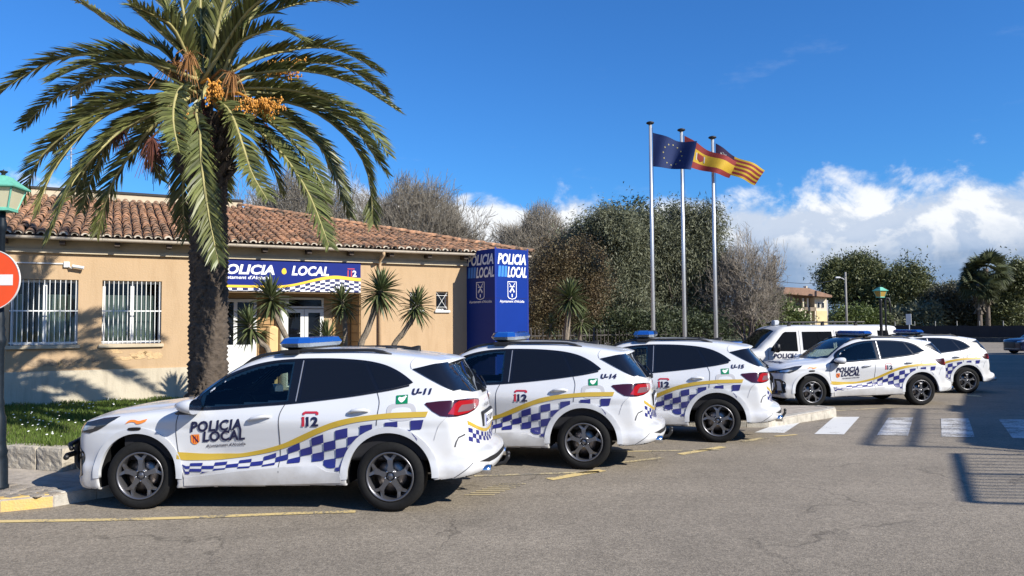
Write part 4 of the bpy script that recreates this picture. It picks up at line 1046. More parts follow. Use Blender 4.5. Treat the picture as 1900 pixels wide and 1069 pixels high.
def build_suv():
    root=empty('patrol_car',(0,0,0))
    V,F=surface_nets(lambda P:suv_sdf(P,True),(-1.0,-1.0,.10),(3.82,1.0,1.76),.02)
    for _ in range(2):
        v=suv_sdf(V,True); g=grad(lambda P:suv_sdf(P,True),V); n=np.linalg.norm(g,axis=1,keepdims=True); V=V-np.clip(v[:,None]*g/np.maximum(n*n,.05),-.012,.012)
    c=V[F].mean(1)
    inw=((np.hypot(c[:,0],c[:,2]-.365)<ARCH+.012)|(np.hypot(c[:,0]-WB,c[:,2]-.365)<ARCH+.012))&(np.abs(suv_sdf(c,False))>.012)
    e1_=V[F[:,1]]-V[F[:,0]]; e2_=V[F[:,3]]-V[F[:,0]]; nz=np.cross(e1_,e2_); nz/=np.linalg.norm(nz,axis=1,keepdims=True)+1e-12
    low=(nz[:,2]<-.75)&(c[:,2]<.40)
    blk=(inw|low); cut=front_cut(c)&~blk
    def sub(mask):
        f=F[mask]; u,inv=np.unique(f,return_inverse=True); return V[u],inv.reshape(f.shape)
    v,f=sub(~blk&~cut); link('body',npmesh('body',v,f,True),M_paint,root)
    v,f=sub(blk); link('wheel_arch_liner',npmesh('wheel_arch_liner',v,f,True),M_liner,root)
    # cabin lining
    fi=lambda P:np.maximum(suv_sdf(P,False)+.05,.50-P[...,2])
    vi,f_i=surface_nets(fi,(-.2,-.95,.4),(3.6,.95,1.7),.045); ci=vi[f_i].mean(1); k=~(front_cut(ci+np.array([0,0,.02]))|(in_poly(ci[:,0],ci[:,1],WSH)&(ci[:,2]>1.02)&(ci[:,0]<1.2)))
    f_i=f_i[k]; link('cabin_lining',npmesh('cabin_lining',vi,f_i[:,::-1],True),M_int,root)
    for sy in (-.38,.38):
        s_=MB(); s_.sm=True
        s_.bbox((1.15,sy-.25,.52),(1.68,sy+.25,.72),.07); s_.bbox((-.07,-.23,0),(.07,.23,.60),.06,Matrix.Translation((1.68,sy,.68))@Matrix.Rotation(R(16),4,'Y')); s_.bbox((-.05,-.13,0),(.05,.13,.19),.045,Matrix.Translation((1.86,sy,1.29))@Matrix.Rotation(R(10),4,'Y')); s_.build('seat',M_seat,root)
    d_=MB(); d_.bbox((.45,-.72,.55),(.86,.72,1.06),.08); d_.build('dashboard',M_int,root)
    w_=MB(); w_.sm=True; w_.tube([Vector((.98,-.38,.98))+Vector((.05*math.sin(a)*-1,.18*math.cos(a),.17*math.sin(a))) for a in np.linspace(0,2*math.pi,25)],.016,8,False); w_.build('steering_wheel',M_blk,root)
    # glass
    put('side_window_trim',SB.panel(DLO,'L',.008,.02,.06,[FWIN]),M_gloss,root,True)
    put('front_side_window',SB.panel(FWIN,'L',.006,.0,.08),M_fg,root,True)
    put('rear_side_window',SB.panel([(1.76,1.125)]+smooth_line([(1.765,1.512),(2.05,1.512),(2.30,1.492),(2.40,1.478)],3)+[(2.55,1.215),(2.25,1.176)],'L',.0105,.004,.08),M_pg,root,True)
    put('quarter_window',SB.panel(smooth_line([(2.44,1.470),(2.50,1.465),(2.64,1.425),(2.76,1.37),(2.86,1.305),(2.89,1.282)],3)+[(2.74,1.252),(2.59,1.224)],'L',.0105,.004,.06),M_pg,root,True)
    put('pillar_strip',SB.ribbon([(1.727,1.522),(1.722,1.3),(1.715,1.112)],'L',.010,.0115),M_chrome2,root,True)
    put('belt_moulding',SB.ribbon(smooth_line([(.50,1.032),(.896,1.046),(1.303,1.072),(1.705,1.098),(2.232,1.152),(2.572,1.198),(2.753,1.227),(2.90,1.258)],4),'L',.012,.010),M_gloss,root,True)
    put('mirror_sail',SB.panel([(.42,1.012),(.66,1.040),(.66,1.17),(.60,1.14)],'L',.009,.02,.05),M_gloss,root,True)
    wsi=[(x+(.06 if x<.7 else -.05),y*.90) for x,y in WSH]
    put('windscreen_frame',SB.panel(WSH,'top',.007,.02,.07,[wsi]),M_gloss,root)
    put('windscreen',SB.panel(wsi,'top',.005,.0,.10),M_fg,root)
    # rear screen with its wrap-round side panels
    rg=[(-.30,1.475),(.30,1.475),(.46,1.47),(.60,1.30),(.62,1.19),(.40,1.155),(0,1.142),(-.40,1.155),(-.62,1.19),(-.60,1.30),(-.46,1.47)]
    put('rear_window',SB.panel([(y,z) for y,z in rg],'rear',.008,.015,.06),M_pg,root)
    put('rear_side_panel',SB.panel([(2.915,1.421),(3.14,1.468),(3.24,1.475),(3.33,1.36),(3.42,1.20),(3.345,1.195),(3.248,1.245),(3.112,1.315)],'L',.010,.02,.03),M_gloss,root,True)
    wp=MB(); wp.tube([(3.535,.02,1.15),(3.555,.06,1.165),(3.50,.30,1.21),(3.45,.36,1.27)],.010,6); wp.lathe([(0,0),(.03,0),(.03,.03),(0,.04)],12,Matrix.Translation((3.525,0,1.145))@Matrix.Rotation(R(60),4,'Y')); wp.build('rear_wiper',M_blk,root)
    # roof spoiler
    V=[];F=[]
    prof=[(2.95,1.548),(3.10,1.540),(3.22,1.520),(3.30,1.494),(3.315,1.482),(3.29,1.474),(3.20,1.470)]
    ysn=np.linspace(-.60,.60,25)
    for y in ysn:
        k=1-(abs(y)/.60)**4
        for x,z in prof: V.append((x-.16*(abs(y)/.6)**2.5*(x-2.6)/.7,y,z-.05*(abs(y)/.6)**2.2+ (0.012 if x>3.05 else .004)*k))
    m=len(prof)
    for i in range(len(ysn)-1):
        for j in range(m-1): F.append((i*m+j,i*m+j+1,(i+1)*m+j+1,(i+1)*m+j))
    put('roof_spoiler',(V,[f[::-1] for f in F]),M_paint,root)
    # lamps
    tl=[(3.072,-.855,1.074),(3.087,-.846,1.089),(3.211,-.826,1.101),(3.38,-.756,1.108),(3.465,-.60,1.104),(3.51,-.42,1.090),(3.532,-.33,1.078),(3.538,-.315,1.056),(3.535,-.375,1.011),(3.518,-.49,.978),(3.466,-.649,.952),(3.386,-.79,.944),(3.315,-.85,.946),(3.236,-.874,.958),(3.154,-.873,1.005)]
    put('tail_lamp',SB.panel(uv3(tl,'RL'),'RL',.008,.02,.04),M_dred2,root,True)
    rd_=[(3.30,-.85,.975),(3.362,-.792,1.071),(3.397,-.735,1.094),(3.50,-.45,1.082),(3.526,-.341,1.066),(3.53,-.36,1.02),(3.51,-.50,.99),(3.47,-.64,.965),(3.386,-.78,.955)]
    put('lamp_red',SB.panel(uv3(rd_,'RL'),'RL',.010,.01,.04),M_red,root,True)
    ln=[(3.385,-.785,.985),(3.40,-.755,1.027),(3.42,-.715,1.051),(3.51,-.455,1.042),(3.515,-.465,1.00),(3.485,-.59,.982)]
    put('lamp_lens',SB.panel(uv3(ln,'RL'),'RL',.012,.01,.03),M_lens,root,True)
    hd=[(-.865,-.40,.795),(-.80,-.62,.795),(-.72,-.78,.80),(-.61,-.887,.808),(-.557,-.892,.802),(-.468,-.90,.831),(-.36,-.907,.884),(-.267,-.893,.938),(-.225,-.865,.972),(-.40,-.85,.955),(-.538,-.855,.925),(-.68,-.80,.89),(-.78,-.64,.855),(-.855,-.42,.83)]
    put('headlamp',SB.panel(uv3(hd,'FL'),'FL',.006,.02,.04),M_hl,root,True)
    h2=[(-.72,-.76,.822),(-.62,-.86,.828),(-.50,-.885,.852),(-.46,-.88,.878),(-.60,-.86,.880),(-.72,-.78,.855)]
    put('headlamp_reflector',SB.panel(uv3(h2,'FL'),'FL',.008,.01,.03),M_hl2,root,True)
    # front face: grille, intake frames, plate
    put('grille',SB.panel([(-.50,.815),(.50,.815),(.62,.70),(.60,.52),(.50,.34),(-.50,.34),(-.60,.52),(-.62,.70)],'front',.006,.02,.05),M_blk,root)
    gb=MB()
    for k in range(6):
        z=.44+k*.065; xx=float(SB.onto([(0,z)],'front',.012)[0][0][0]); P,_=SB.onto([(y,z) for y in np.linspace(-.5,.5,9)],'front',.012); gb.tube([tuple(p) for p in P],.008,5)
    gb.build('grille_bars',M_gloss,root)
    fr_o=[(.64,.66),(.80,.66),(.85,.60),(.88,.36),(.84,.33),(.55,.33),(.66,.50)]; fr_i=[(.68,.625),(.77,.625),(.80,.55),(.72,.44),(.70,.40),(.82,.39)]
    put('intake_frame',SB.panel([(u,v) for u,v in fr_o],'front',.005,.02,.04,[[(.69,.62),(.77,.62),(.80,.57),(.815,.40),(.70,.39),(.715,.50)]]),M_gloss,root,True)
    put('front_lip',SB.panel([(-.80,.30),(.80,.30),(.78,.325),(-.78,.325)],'front',.006,.02,.05),M_blk,root)
    fp=MB(); fp.bbox((-.925,-.26,.40),(-.905,.26,.51),.004); fp.build('front_plate',M_plate,root)
    bd=MB(); bd.sm=True; bd.lathe([(0,.012),(.03,.012),(.05,.004),(.05,0)],20,Matrix.Translation((-.90,0,.70))@Matrix.Rotation(R(-90),4,'Y')@Matrix.Scale(1.5,4,(0,1,0))); bd.build('front_badge',M_chrome,root)
    # bumpers, skirts, arches
    put('side_skirt',SB.panel([(.52,.26),(.52,.338),(.592,.352),(1.085,.408),(1.548,.446),(1.935,.466),(2.06,.410),(2.20,.398),(2.215,.30),(1.4,.272)],'L',.010,.03,.07),M_paint,root,True)
    for cx in (0,WB):
        lo=R(-4)
        A=np.linspace(R(184),lo,40) 
        pl=[(cx+.505*math.cos(a),.365+.497*math.sin(a)) for a in A]+[(cx+(ARCH-.014)*math.cos(a),.365+(ARCH-.014)*math.sin(a)) for a in A[::-1]]
        pl=[(x,max(z,float(SUV['ZB'](x))+.03)) for x,z in pl]
        put('wheel_arch_moulding',SB.panel(pl,'L',.008,.05,.05),M_trim,root,True)
    put('bumper_strip',SB.panel([(-.70,.478),(-.52,.446),(.52,.446),(.70,.478),(.50,.495),(-.50,.495)],'rear',.005,.02,.05),M_blk,root)
    put('rear_valance',SB.panel([(-.56,.345),(.56,.345),(.50,.435),(-.50,.435)],'rear',.006,.02,.05),M_trim,root)
    put('bumper_crease',SB.ribbon(uv3([(3.36,-.855,.341),(3.46,-.835,.41),(3.55,-.79,.478)],'RL'),'RL',.008,.002),M_gap,root,True)
    put('reflector_slot',SB.ribbon(uv3([(3.375,-.829,.641),(3.385,-.82,.69),(3.404,-.80,.733),(3.455,-.714,.753)],'RL'),'RL',.016,.003),M_gap,root,True)
    for y in (-.58,.58):
        ex=MB(); ex.sm=True; ex.lathe([(.035,0),(.048,0),(.05,.012),(.05,.10),(.035,.10)],16,Matrix.Translation((3.60,y,.375))@Matrix.Rotation(R(90),4,'Y')@Matrix.Scale(1.35,4,(0,1,0)))
        ex.build('exhaust_tip',M_chrome,root)
    tb_=MB(); tb_.sm=True; tb_.tube([(3.45,0,.33),(3.66,0,.32),(3.76,0,.34),(3.80,0,.40),(3.80,0,.43)],.022,10); tb_.lathe([(.0,-.025),(.018,-.018),(.026,0),(.018,.018),(0,.025)],14,Matrix.Translation((3.80,0,.445))); tb_.build('tow_bar',M_blk,root)
    pr_=MB(); pr_.bbox((3.545,-.30,.775),(3.585,.30,.935),.01); pr_.build('plate_recess',M_blk,root)
    rp=MB(); rp.bbox((3.580,-.255,.785),(3.596,.255,.905),.003); rpo=rp.build('rear_plate',M_plate,root)
    MB().box((3.5965,-.253,.787),(3.5975,-.21,.903)).build('plate_band',mat('eu_band_blue',(.01,.04,.35),.5),rpo)
    fo=flat_text('badge_lettering','F O R D',M_blk,root,(3.575,-.18,.975),(0,1,0),(0,0,1),.36,.035,0,.02)
    # door gaps, flap, handles
    for ln_ in ([(.448,1.0),(.428,.87),(.429,.776),(.448,.624),(.489,.458),(.507,.364),(.534,.27)],[(1.60,1.085),(1.557,.982),(1.552,.818),(1.545,.60),(1.54,.50),(1.556,.27)],[(2.572,1.195),(2.605,1.097),(2.597,.976),(2.590,.875)]):
        put('door_gap',SB.ribbon(smooth_line(ln_,5),'L',.006,.004),M_gap,root,True)
    fl=smooth_loop([(2.715,1.07),(2.955,1.075),(2.965,.94),(2.73,.932)],6); L_=fl+[fl[0]]
    put('fuel_flap_gap',SB.ribbon(L_,'L',.004,.004),M_gapl,root)
    for (x0,z0,x1,z1) in ((1.225,.930,1.465,.965),(2.29,.996,2.505,1.015)):
        for sy in (-1,1):
            h_=MB(); h_.sm=True; P,g=SB.onto([(x0,z0),(x0+.05,z0+.012),((x0+x1)/2,(z0+z1)/2+.006),(x1-.04,z1),(x1,z1)],'L',0.)
            offs=[.006,.036,.046,.040,.010]; pts=[P[i]+g[i]*offs[i] for i in range(5)]; pts=[(p[0],p[1]*-sy if sy>0 else p[1],p[2]) for p in pts]
            h_.tube(pts,[.014,.018,.019,.018,.013],8); h_.build('door_handle',M_paint,root)
        pc=smooth_loop([(x0+.03,(z0+z1)/2+.03),(x1-.06,(z0+z1)/2+.035),(x1-.05,(z0+z1)/2-.035),(x0+.05,(z0+z1)/2-.04)],4)
        put('handle_recess',SB.panel(pc,'L',.0015,.0,.04),M_trim,root,True)
    for sy in (-1,1):
        put('bonnet_gap',SB.ribbon(smooth_line([(-.60,sy*.735),(-.30,sy*.785),(.05,sy*.79),(.36,sy*.755)],4),'top',.006,.004),M_gapl,root)
    put('spoiler_gap',SB.ribbon(smooth_line([(2.906,1.425),(2.890,1.47),(2.905,1.51),(2.925,1.53)],3),'L',.006,.005),M_gapl,root,True)
    put('tailgate_gap',SB.ribbon(uv3([(3.365,-.735,1.195),(3.41,-.69,1.15),(3.44,-.66,1.115)],'RL'),'RL',.006,.005),M_gapl,root,True)
    put('bumper_gap',SB.ribbon(smooth_line([(3.30,.945),(3.22,.86),(3.17,.72)],3),'L',.005,.004),M_gapl,root,True)
    mk=smooth_loop([(-.085,.862),(.035,.866),(.038,.838),(-.082,.834)],3); put('side_marker',SB.panel(mk,'L',.014,.02,.03),M_gloss,root,True)
    # door mirrors
    for sy in (-1,1):
        mm=MB(); mm.sm=True; n=10
        V=[];F=[]; ring=14
        for i in range(n+1):
            t=i/n; x=.50+.205*t; r=math.sin(math.pi*(.10+.9*t)/1.0*.52)**.6
            for j in range(ring):
                a=2*math.pi*j/ring; V.append((x,sy*(1.015+.125*math.copysign(abs(math.cos(a))**.8,math.cos(a))*r),1.095+.078*math.copysign(abs(math.sin(a))**.8,math.sin(a))*r-.01*t))
        for i in range(n):
            for j in range(ring): F.append((i*ring+j,i*ring+(j+1)%ring,(i+1)*ring+(j+1)%ring,(i+1)*ring+j))
        F.append(tuple(range(ring-1,-1,-1)))
        if sy<0: F=[f[::-1] for f in F]
        mm.add(V,F); mo=mm.build('door_mirror',M_paint,root)
        g_=MB(); g_.add(V[n*ring:],[tuple(range(ring))]); g_.build('mirror_glass',M_chrome,mo)
        MB().bbox((.56,min(sy*.86,sy*.95),1.02),(.64,max(sy*.86,sy*.95),1.06),.012).build('mirror_arm',M_blk,mo)
        lo=MB(); lo.bbox((.52,min(sy*.93,sy*1.10),1.012),(.70,max(sy*.93,sy*1.10),1.036),.010); lo.build('mirror_base',M_blk,mo)
    # roof rails, fin, light bar
    for sy in (-1,1):
        rl=MB(); rl.sm=True; P=[]
        xsr=np.linspace(1.02,2.66,18); Q,_=SB.onto([(x,-sy*-.615 if False else sy*.60-sy*.02*abs(x-1.9)) for x in xsr],'top',0.)
        for i,(x,p) in enumerate(zip(xsr,Q)): P.append((p[0],p[1],p[2]+.034*math.sin(math.pi*min(1,max(0,min(i/2.5,(17-i)/2.5))/1)/2)))
        rl.tube(P,[.010]+[.017]*16+[.010],8); rl.build('roof_rail',M_blk,root)
    fn=MB(); fn.sm=True
    for i in range(7):
        t=i/6
    V=[];F=[]
    for (x,h,w) in ((2.60,0,.004),(2.68,.018,.02),(2.75,.042,.026),(2.80,.058,.02),(2.83,.058,.012),(2.83,0,.03)):
        z0=float(SUV['T0'](x))-.005; V+=[(x,-w,z0),(x,0,z0+h+.006),(x,w,z0)]
    for i in range(5): F+=[(i*3,i*3+3,i*3+4,i*3+1),(i*3+1,i*3+4,i*3+5,i*3+2)]
    fn.add(V,F); fn.build('antenna_fin',M_blk,root)
    lb=MB(); zb=1.636
    def lbring(z,hx,hy,taper): return [(1.56-hx,-hy+taper,z),(1.56-hx*.55,-hy,z),(1.56+hx*.55,-hy,z),(1.56+hx,-hy+taper,z),(1.56+hx,hy-taper,z),(1.56+hx*.55,hy,z),(1.56-hx*.55,hy,z),(1.56-hx,hy-taper,z)]
    def lbsolid(rings):
        V=[];F=[]
        for r in rings: V+=r
        for k in range(len(rings)-1):
            for j in range(8): F.append((k*8+j,k*8+(j+1)%8,k*8+8+(j+1)%8,k*8+8+j))
        F.append(tuple(range(7,-1,-1))); F.append(tuple(range((len(rings)-1)*8,len(rings)*8))); return V,F
    base=MB(); base.add(*lbsolid([lbring(zb,.12,.48,.12),lbring(zb+.028,.15,.60,.14)])); base.box((1.46,-.66,1.60),(1.66,-.50,zb+.002)); base.box((1.46,.50,1.60),(1.66,.66,zb+.002)); bo=base.build('light_bar',M_blk,root)
    cl2=MB(); cl2.add(*lbsolid([lbring(zb+.029,.155,.61,.14),lbring(zb+.070,.172,.655,.15)])); cl2.build('clear_lens',M_lbc,bo)
    bl=MB(); bl.add(*lbsolid([lbring(zb+.071,.172,.655,.15),lbring(zb+.125,.150,.585,.14),lbring(zb+.136,.110,.52,.12)])); bl.build('blue_lens',M_lbb,bo)
    led=MB()
    for k in range(8):
        y=-.50+k*.143; led.box((1.56-.13,y-.05,zb+.034),(1.56+.13,y+.05,zb+.060)); 
    led.build('lamp_modules',mat('led_module',(.5,.55,.62),.3,.3),bo)
    led2=MB()
    for k in range(8):
        y=-.50+k*.143; led2.box((1.56-.10,y-.045,zb+.076),(1.56+.10,y+.045,zb+.112))
    led2.build('flasher_modules',mat('flasher_module',(.02,.09,.38),.25),bo)
    put('roof_beacon_base',(lambda Q:([tuple(p) for p in Q[0]],Q[1]))(SB.panel(smooth_loop([(2.44,-.05),(2.54,-.05),(2.54,.05),(2.44,.05)],3),'top',.02,.02,.05)),M_blk,root)
    # livery, both flanks
    ytop=pchip([(.383,.610),(.508,.600),(.791,.582),(1.074,.582),(1.262,.607),(1.565,.681),(1.774,.769),(1.98,.856),(2.182,.922),(2.383,.959),(2.583,.981),(2.781,.998),(3.115,1.004)])
    ybot=pchip([(.383,.545),(.546,.519),(.792,.516),(1.073,.538),(1.354,.582),(1.563,.632),(1.771,.704),(1.978,.794),(2.182,.864),(2.385,.908),(2.586,.930),(2.783,.944),(3.115,.952)])
    X=np.concatenate([np.linspace(.435,3.08,60)])
    yp=[(x,float(ytop(x))) for x in X]+[(3.112,1.004),(3.092,.952)]+[(x,float(ybot(x))) for x in X[::-1]]
    put('yellow_stripe',SB.panel(yp,'L',.0075,.006,.05),M_dyel,root,True)
    r0=pchip([(.44,.487),(.80,.488),(1.07,.509),(1.343,.545),(1.562,.615),(1.75,.690),(2.02,.785),(2.275,.848),(2.53,.886),(2.78,.911),(3.1,.927)])
    hh=pchip([(.44,.026),(.80,.028),(1.07,.030),(1.35,.040),(1.56,.055),(1.75,.070),(2.0,.088),(2.3,.095),(3.1,.095)])
    bot=pchip([(.44,.378),(.60,.378),(.90,.424),(1.27,.446),(1.55,.474),(1.93,.497),(2.02,.475),(2.10,.432),(2.25,.41),(2.6,.40),(3.2,.40)])
    CV=[];CF=[]; cwid=.131; c0=.451; ncol=int((3.09-c0)/cwid)+1
    for c in range(ncol):
        xa=c0+c*cwid; xb=xa+cwid
        for k in range(9):
            if (c+k)%2==0: continue
            n=3; up=[];dn=[]
            for i in range(n+1):
                x=xa+(xb-xa)*i/n
                zt=float(r0(x)-k*hh(x)); zb_=float(r0(x)-(k+1)*hh(x)); lo_=float(bot(x))
                zb_=max(zb_,lo_); 
                # keep clear of the arches and of the slanted rear end
                ra=.508
                for cx in (0,WB):
                    if abs(x-cx)<ra: zb_=max(zb_,.365+math.sqrt(ra*ra-(x-cx)**2)*.985)
                xe=3.015+(zb_-.754)*.38
                up.append((x,zt)); dn.append((x,zb_))
            if all(u[1]<=d[1]+.004 for u,d in zip(up,dn)): continue
            up=[(u[0],max(u[1],d[1]+.0005)) for u,d in zip(up,dn)]
            if xb>3.03:
                lim=lambda z:3.015+(z-.754)*.38
                up=[(min(x,lim(z)),z) for x,z in up]; dn=[(min(x,lim(z)),z) for x,z in dn]
                if up[-1][0]-up[0][0]<.02: continue
                up=[up[0],up[-1]]; dn=[dn[0],dn[-1]]
                if dn[-1][0]-dn[0][0]<.004: continue
            V,F=SB.panel(dn+up[::-1],'L',.0080,.0,.045); n0=len(CV); CV+=V; CF+=[tuple(i+n0 for i in f) for f in F]
    [tag(o_,kind='stuff') for o_ in put('blue_chequer',(CV,CF),M_dblue,root,True)]
    # rear livery
    V,F=SB.panel(smooth_line([(-.66,.885),(-.45,.80),(-.20,.745),(0,.735),(.20,.745),(.45,.80),(.66,.885)],5)+smooth_line([(.66,.845),(.45,.765),(.20,.712),(0,.702),(-.20,.712),(-.45,.765),(-.66,.845)],5),'rear',.003,.0,.06); put('rear_yellow_stripe',(V,F),M_dyel,root)
    CV=[];CF=[]
    for c in range(18):
        y0=-.66+c*.0735
        for k in range(5):
            if (c+k)%2: continue
            tp=lambda y:.705+.13*(abs(y)/.66)**1.6-.02; z1=tp(y0)-k*.045; z0=z1-.045
            z1b=tp(y0+.0735)-k*.045; z0b=z1b-.045
            if min(z0,z0b)<.595: continue
            V,F=SB.panel([(y0,z0),(y0+.0735,z0b),(y0+.0735,z1b),(y0,z1)],'rear',.003,.0,.06); n0=len(CV); CV+=V; CF+=[tuple(i+n0 for i in f) for f in F]
    tag(put('rear_blue_chequer',(CV,CF),M_dblue,root),kind='stuff')
    return root
def decal(body,pr,text,x,z,w,h,m_,parent,name='lettering',shear=.22,bold=.03,rise=0.,off=.0085):
    V,F=text2d(text,w,h,shear,bold,1.08); uv=np.stack([x+V[:,0],z+V[:,1]+rise*V[:,0]],1); P,g=body.onto(uv,pr,off)
    return link(name,npmesh(name,P,F),m_,parent)
def decal_poly(body,pr,poly,m_,parent,name,off=.0070,res=.03):
    V,F=body.panel(poly,pr,off,.0,res); return link(name,npmesh(name,V,F),m_,parent)
def suv_lettering(root):
    B=SB
    decal(B,'L','POLICIA',.585,.808,.565,.112,M_dnavy,root,shear=.2,bold=.036,rise=.05)
    decal(B,'L','LOCAL',.712,.706,.465,.112,M_dnavy,root,shear=.2,bold=.036,rise=.05)
    decal(B,'L',"Ajuntament d'Alcúdia",.745,.640,.43,.042,M_dnavy,root,shear=.15,bold=.02,rise=.055)
    decal_poly(B,'L',[(.588,.785),(.680,.790),(.680,.715),(.655,.69),(.634,.682),(.610,.688),(.588,.71)],M_dor,root,'crest')
    decal_poly(B,'L',[(.600,.78),(.615,.78),(.672,.71),(.66,.70)],M_dnavy,root,'crest_band',.0086)
    for k in range(3): decal_poly(B,'L',[(.612+k*.022,.775),(.620+k*.022,.775),(.620+k*.022,.70),(.612+k*.022,.70)],M_dred,root,'crest_bar',.0079)
    decal(B,'L','1',1.800,.866,.030,.096,M_dred,root,shear=0,bold=.05); decal(B,'L','12',1.846,.866,.132,.096,M_dnavy,root,shear=0,bold=.05)
    decal_poly(B,'L',[(1.806,.980),(1.830,.980),(1.836,.994),(1.945,.994),(1.951,.980),(1.976,.980),(1.976,1.002),(1.955,1.015),(1.83,1.015),(1.806,1.002)],M_dred,root,'telephone_mark')
    decal_poly(B,'L',smooth_line([(-.13,.900),(-.09,.935),(-.03,.940),(.02,.930),(.07,.940),(.115,.950)],4)+smooth_line([(.10,.925),(.05,.905),(.0,.900),(-.02,.915),(-.07,.918),(-.13,.900)],4)[:-1],M_dor,root,'bird_mark')
    decal_poly(B,'L',[(2.778,1.163),(2.896,1.170),(2.90,1.083),(2.782,1.078)],M_dgrn,root,'defibrillator_sign')
    decal_poly(B,'L',smooth_loop([(2.836,1.095),(2.80,1.125),(2.81,1.148),(2.835,1.142),(2.86,1.15),(2.873,1.128)],4),M_dwht,root,'heart_mark',.0084)
    decal(B,'L','+',2.862,1.138,.024,.024,M_dwht,root,shear=0,bold=.06,off=.0094)
    # the other flank
    decal(B,'R','POLICIA',-1.17,.808,.565,.118,M_dnavy,root,shear=.2,bold=.045); decal(B,'R','LOCAL',-1.06,.690,.465,.108,M_dnavy,root,shear=.2,bold=.045)
    # bonnet lettering reads from the front
    V,F=text2d('POLICIA',.80,.13,.2,.04); uv=np.stack([-.50-V[:,1]*1.0+.07,-( -.40+V[:,0])],1); uv=np.stack([-.44-V[:,1],.40-V[:,0]],1)
    P,g=B.onto(np.stack([-.56+ (V[:,1]),.40-V[:,0]],1),'top',.006); link('lettering',npmesh('lettering',P,F),M_dnavy,root)
suv=build_suv(); suv_lettering(suv)
WP=mesh_parts(wheel_mesh_parts())
def add_wheels(root,steer):
    for x,sy in ((0,-1),(0,1),(WB,-1),(WB,1)): make_wheel('wheel',root,(x,sy*.785,HUBZ),sy>0,WP,steer if x==0 else 0.)
add_wheels(suv,0.)
def plate_text(root,txt):
    flat_text('plate_lettering',txt,M_blk,root,(3.5975,-.195,.808),(0,1,0),(0,0,1),.43,.075,0,.02)
SC=1.02
def place_suv(root,hub,dist,theta,unit,label,steer,ptxt,pitch=0.):
    th=R(theta); wd=pix(hub[0],hub[1],dist)
    loc=Vector((WB,-.93,HUBZ))*SC; rot=Matrix.Rotation(-th,3,'Z')
    p=wd-rot@loc
    # stand the wheels on the road
    fr=p+rot@Vector((0,-.8,0))*SC; rr=p+rot@Vector((WB*SC,-.8,0)); fr2=p+rot@Vector((0,.8,0)); rr2=p+rot@Vector((WB*SC,.8,0))
    zf=(gz(fr.x,fr.y)+gz(fr2.x,fr2.y))/2; zr=(gz(rr.x,rr.y)+gz(rr2.x,rr2.y))/2
    if fr.x<-3.5: zf=gz(fr.x,fr.y)
    root.location=(p.x,p.y,zf); root.rotation_euler=(0,-math.atan2(zr-zf,WB*SC),-th); root.scale=(SC,)*3
    tag(root,label,'police car','patrol cars parked in bays')
    for ch in root.children:
        if ch.name.startswith('wheel') and abs(ch.location.x)<.01 and not ch.name.startswith(('wheel_arch',)): ch.rotation_euler.z+=steer
    decal(SB,'L',unit,2.935,1.166,.20,.062,M_dnavy,root,shear=.2,bold=.05)
    plate_text(root,ptxt)
cars=[suv]+[copy_tree(suv) for _ in range(4)]
place_suv(cars[0],(722,885),7.90,7,'U-11','nearest white police car marked U-11 with wheels turned and push bar',R(7),'6673 MLW')
place_suv(cars[1],(1082,823),10.10,13,'U-14','second white police car in the row, marked U-14',0.,'6684 MLW')
place_suv(cars[2],(1332,782),12.30,14,'U-15','third white police car, marked U-15, nearest to the crossing',0.,'6691 MLW')
place_suv(cars[3],(1712,721),18.55,-6,'U-13','white police car marked U-13 facing left beside the crossing',0.,'6679 MLW')
place_suv(cars[4],(1797,703),21.7,-2,'U-12','rearmost white police car, partly hidden behind the U-13 car',0.,'6676 MLW')
pb=MB(); pb.sm=True
for y in (-.42,.42):
    pb.tube([(-.82,y,.36),(-1.0,y,.36),(-1.045,y,.42),(-1.05,y,.58),(-1.02,y,.66),(-.93,y,.70),(-.85,y,.69)],.032,10)
pb.tube([(-.94,-.74,.52),(-1.03,-.60,.52),(-1.06,-.42,.52),(-1.06,.42,.52),(-1.03,.60,.52),(-.94,.74,.52)],.030,10); pb.tube([(-.86,-.76,.62),(-1.0,-.60,.64),(-1.045,-.42,.65),(-1.045,.42,.65),(-1.0,.60,.64),(-.86,.76,.62)],.026,10)
pb.build('push_bar',M_blk,cars[0])
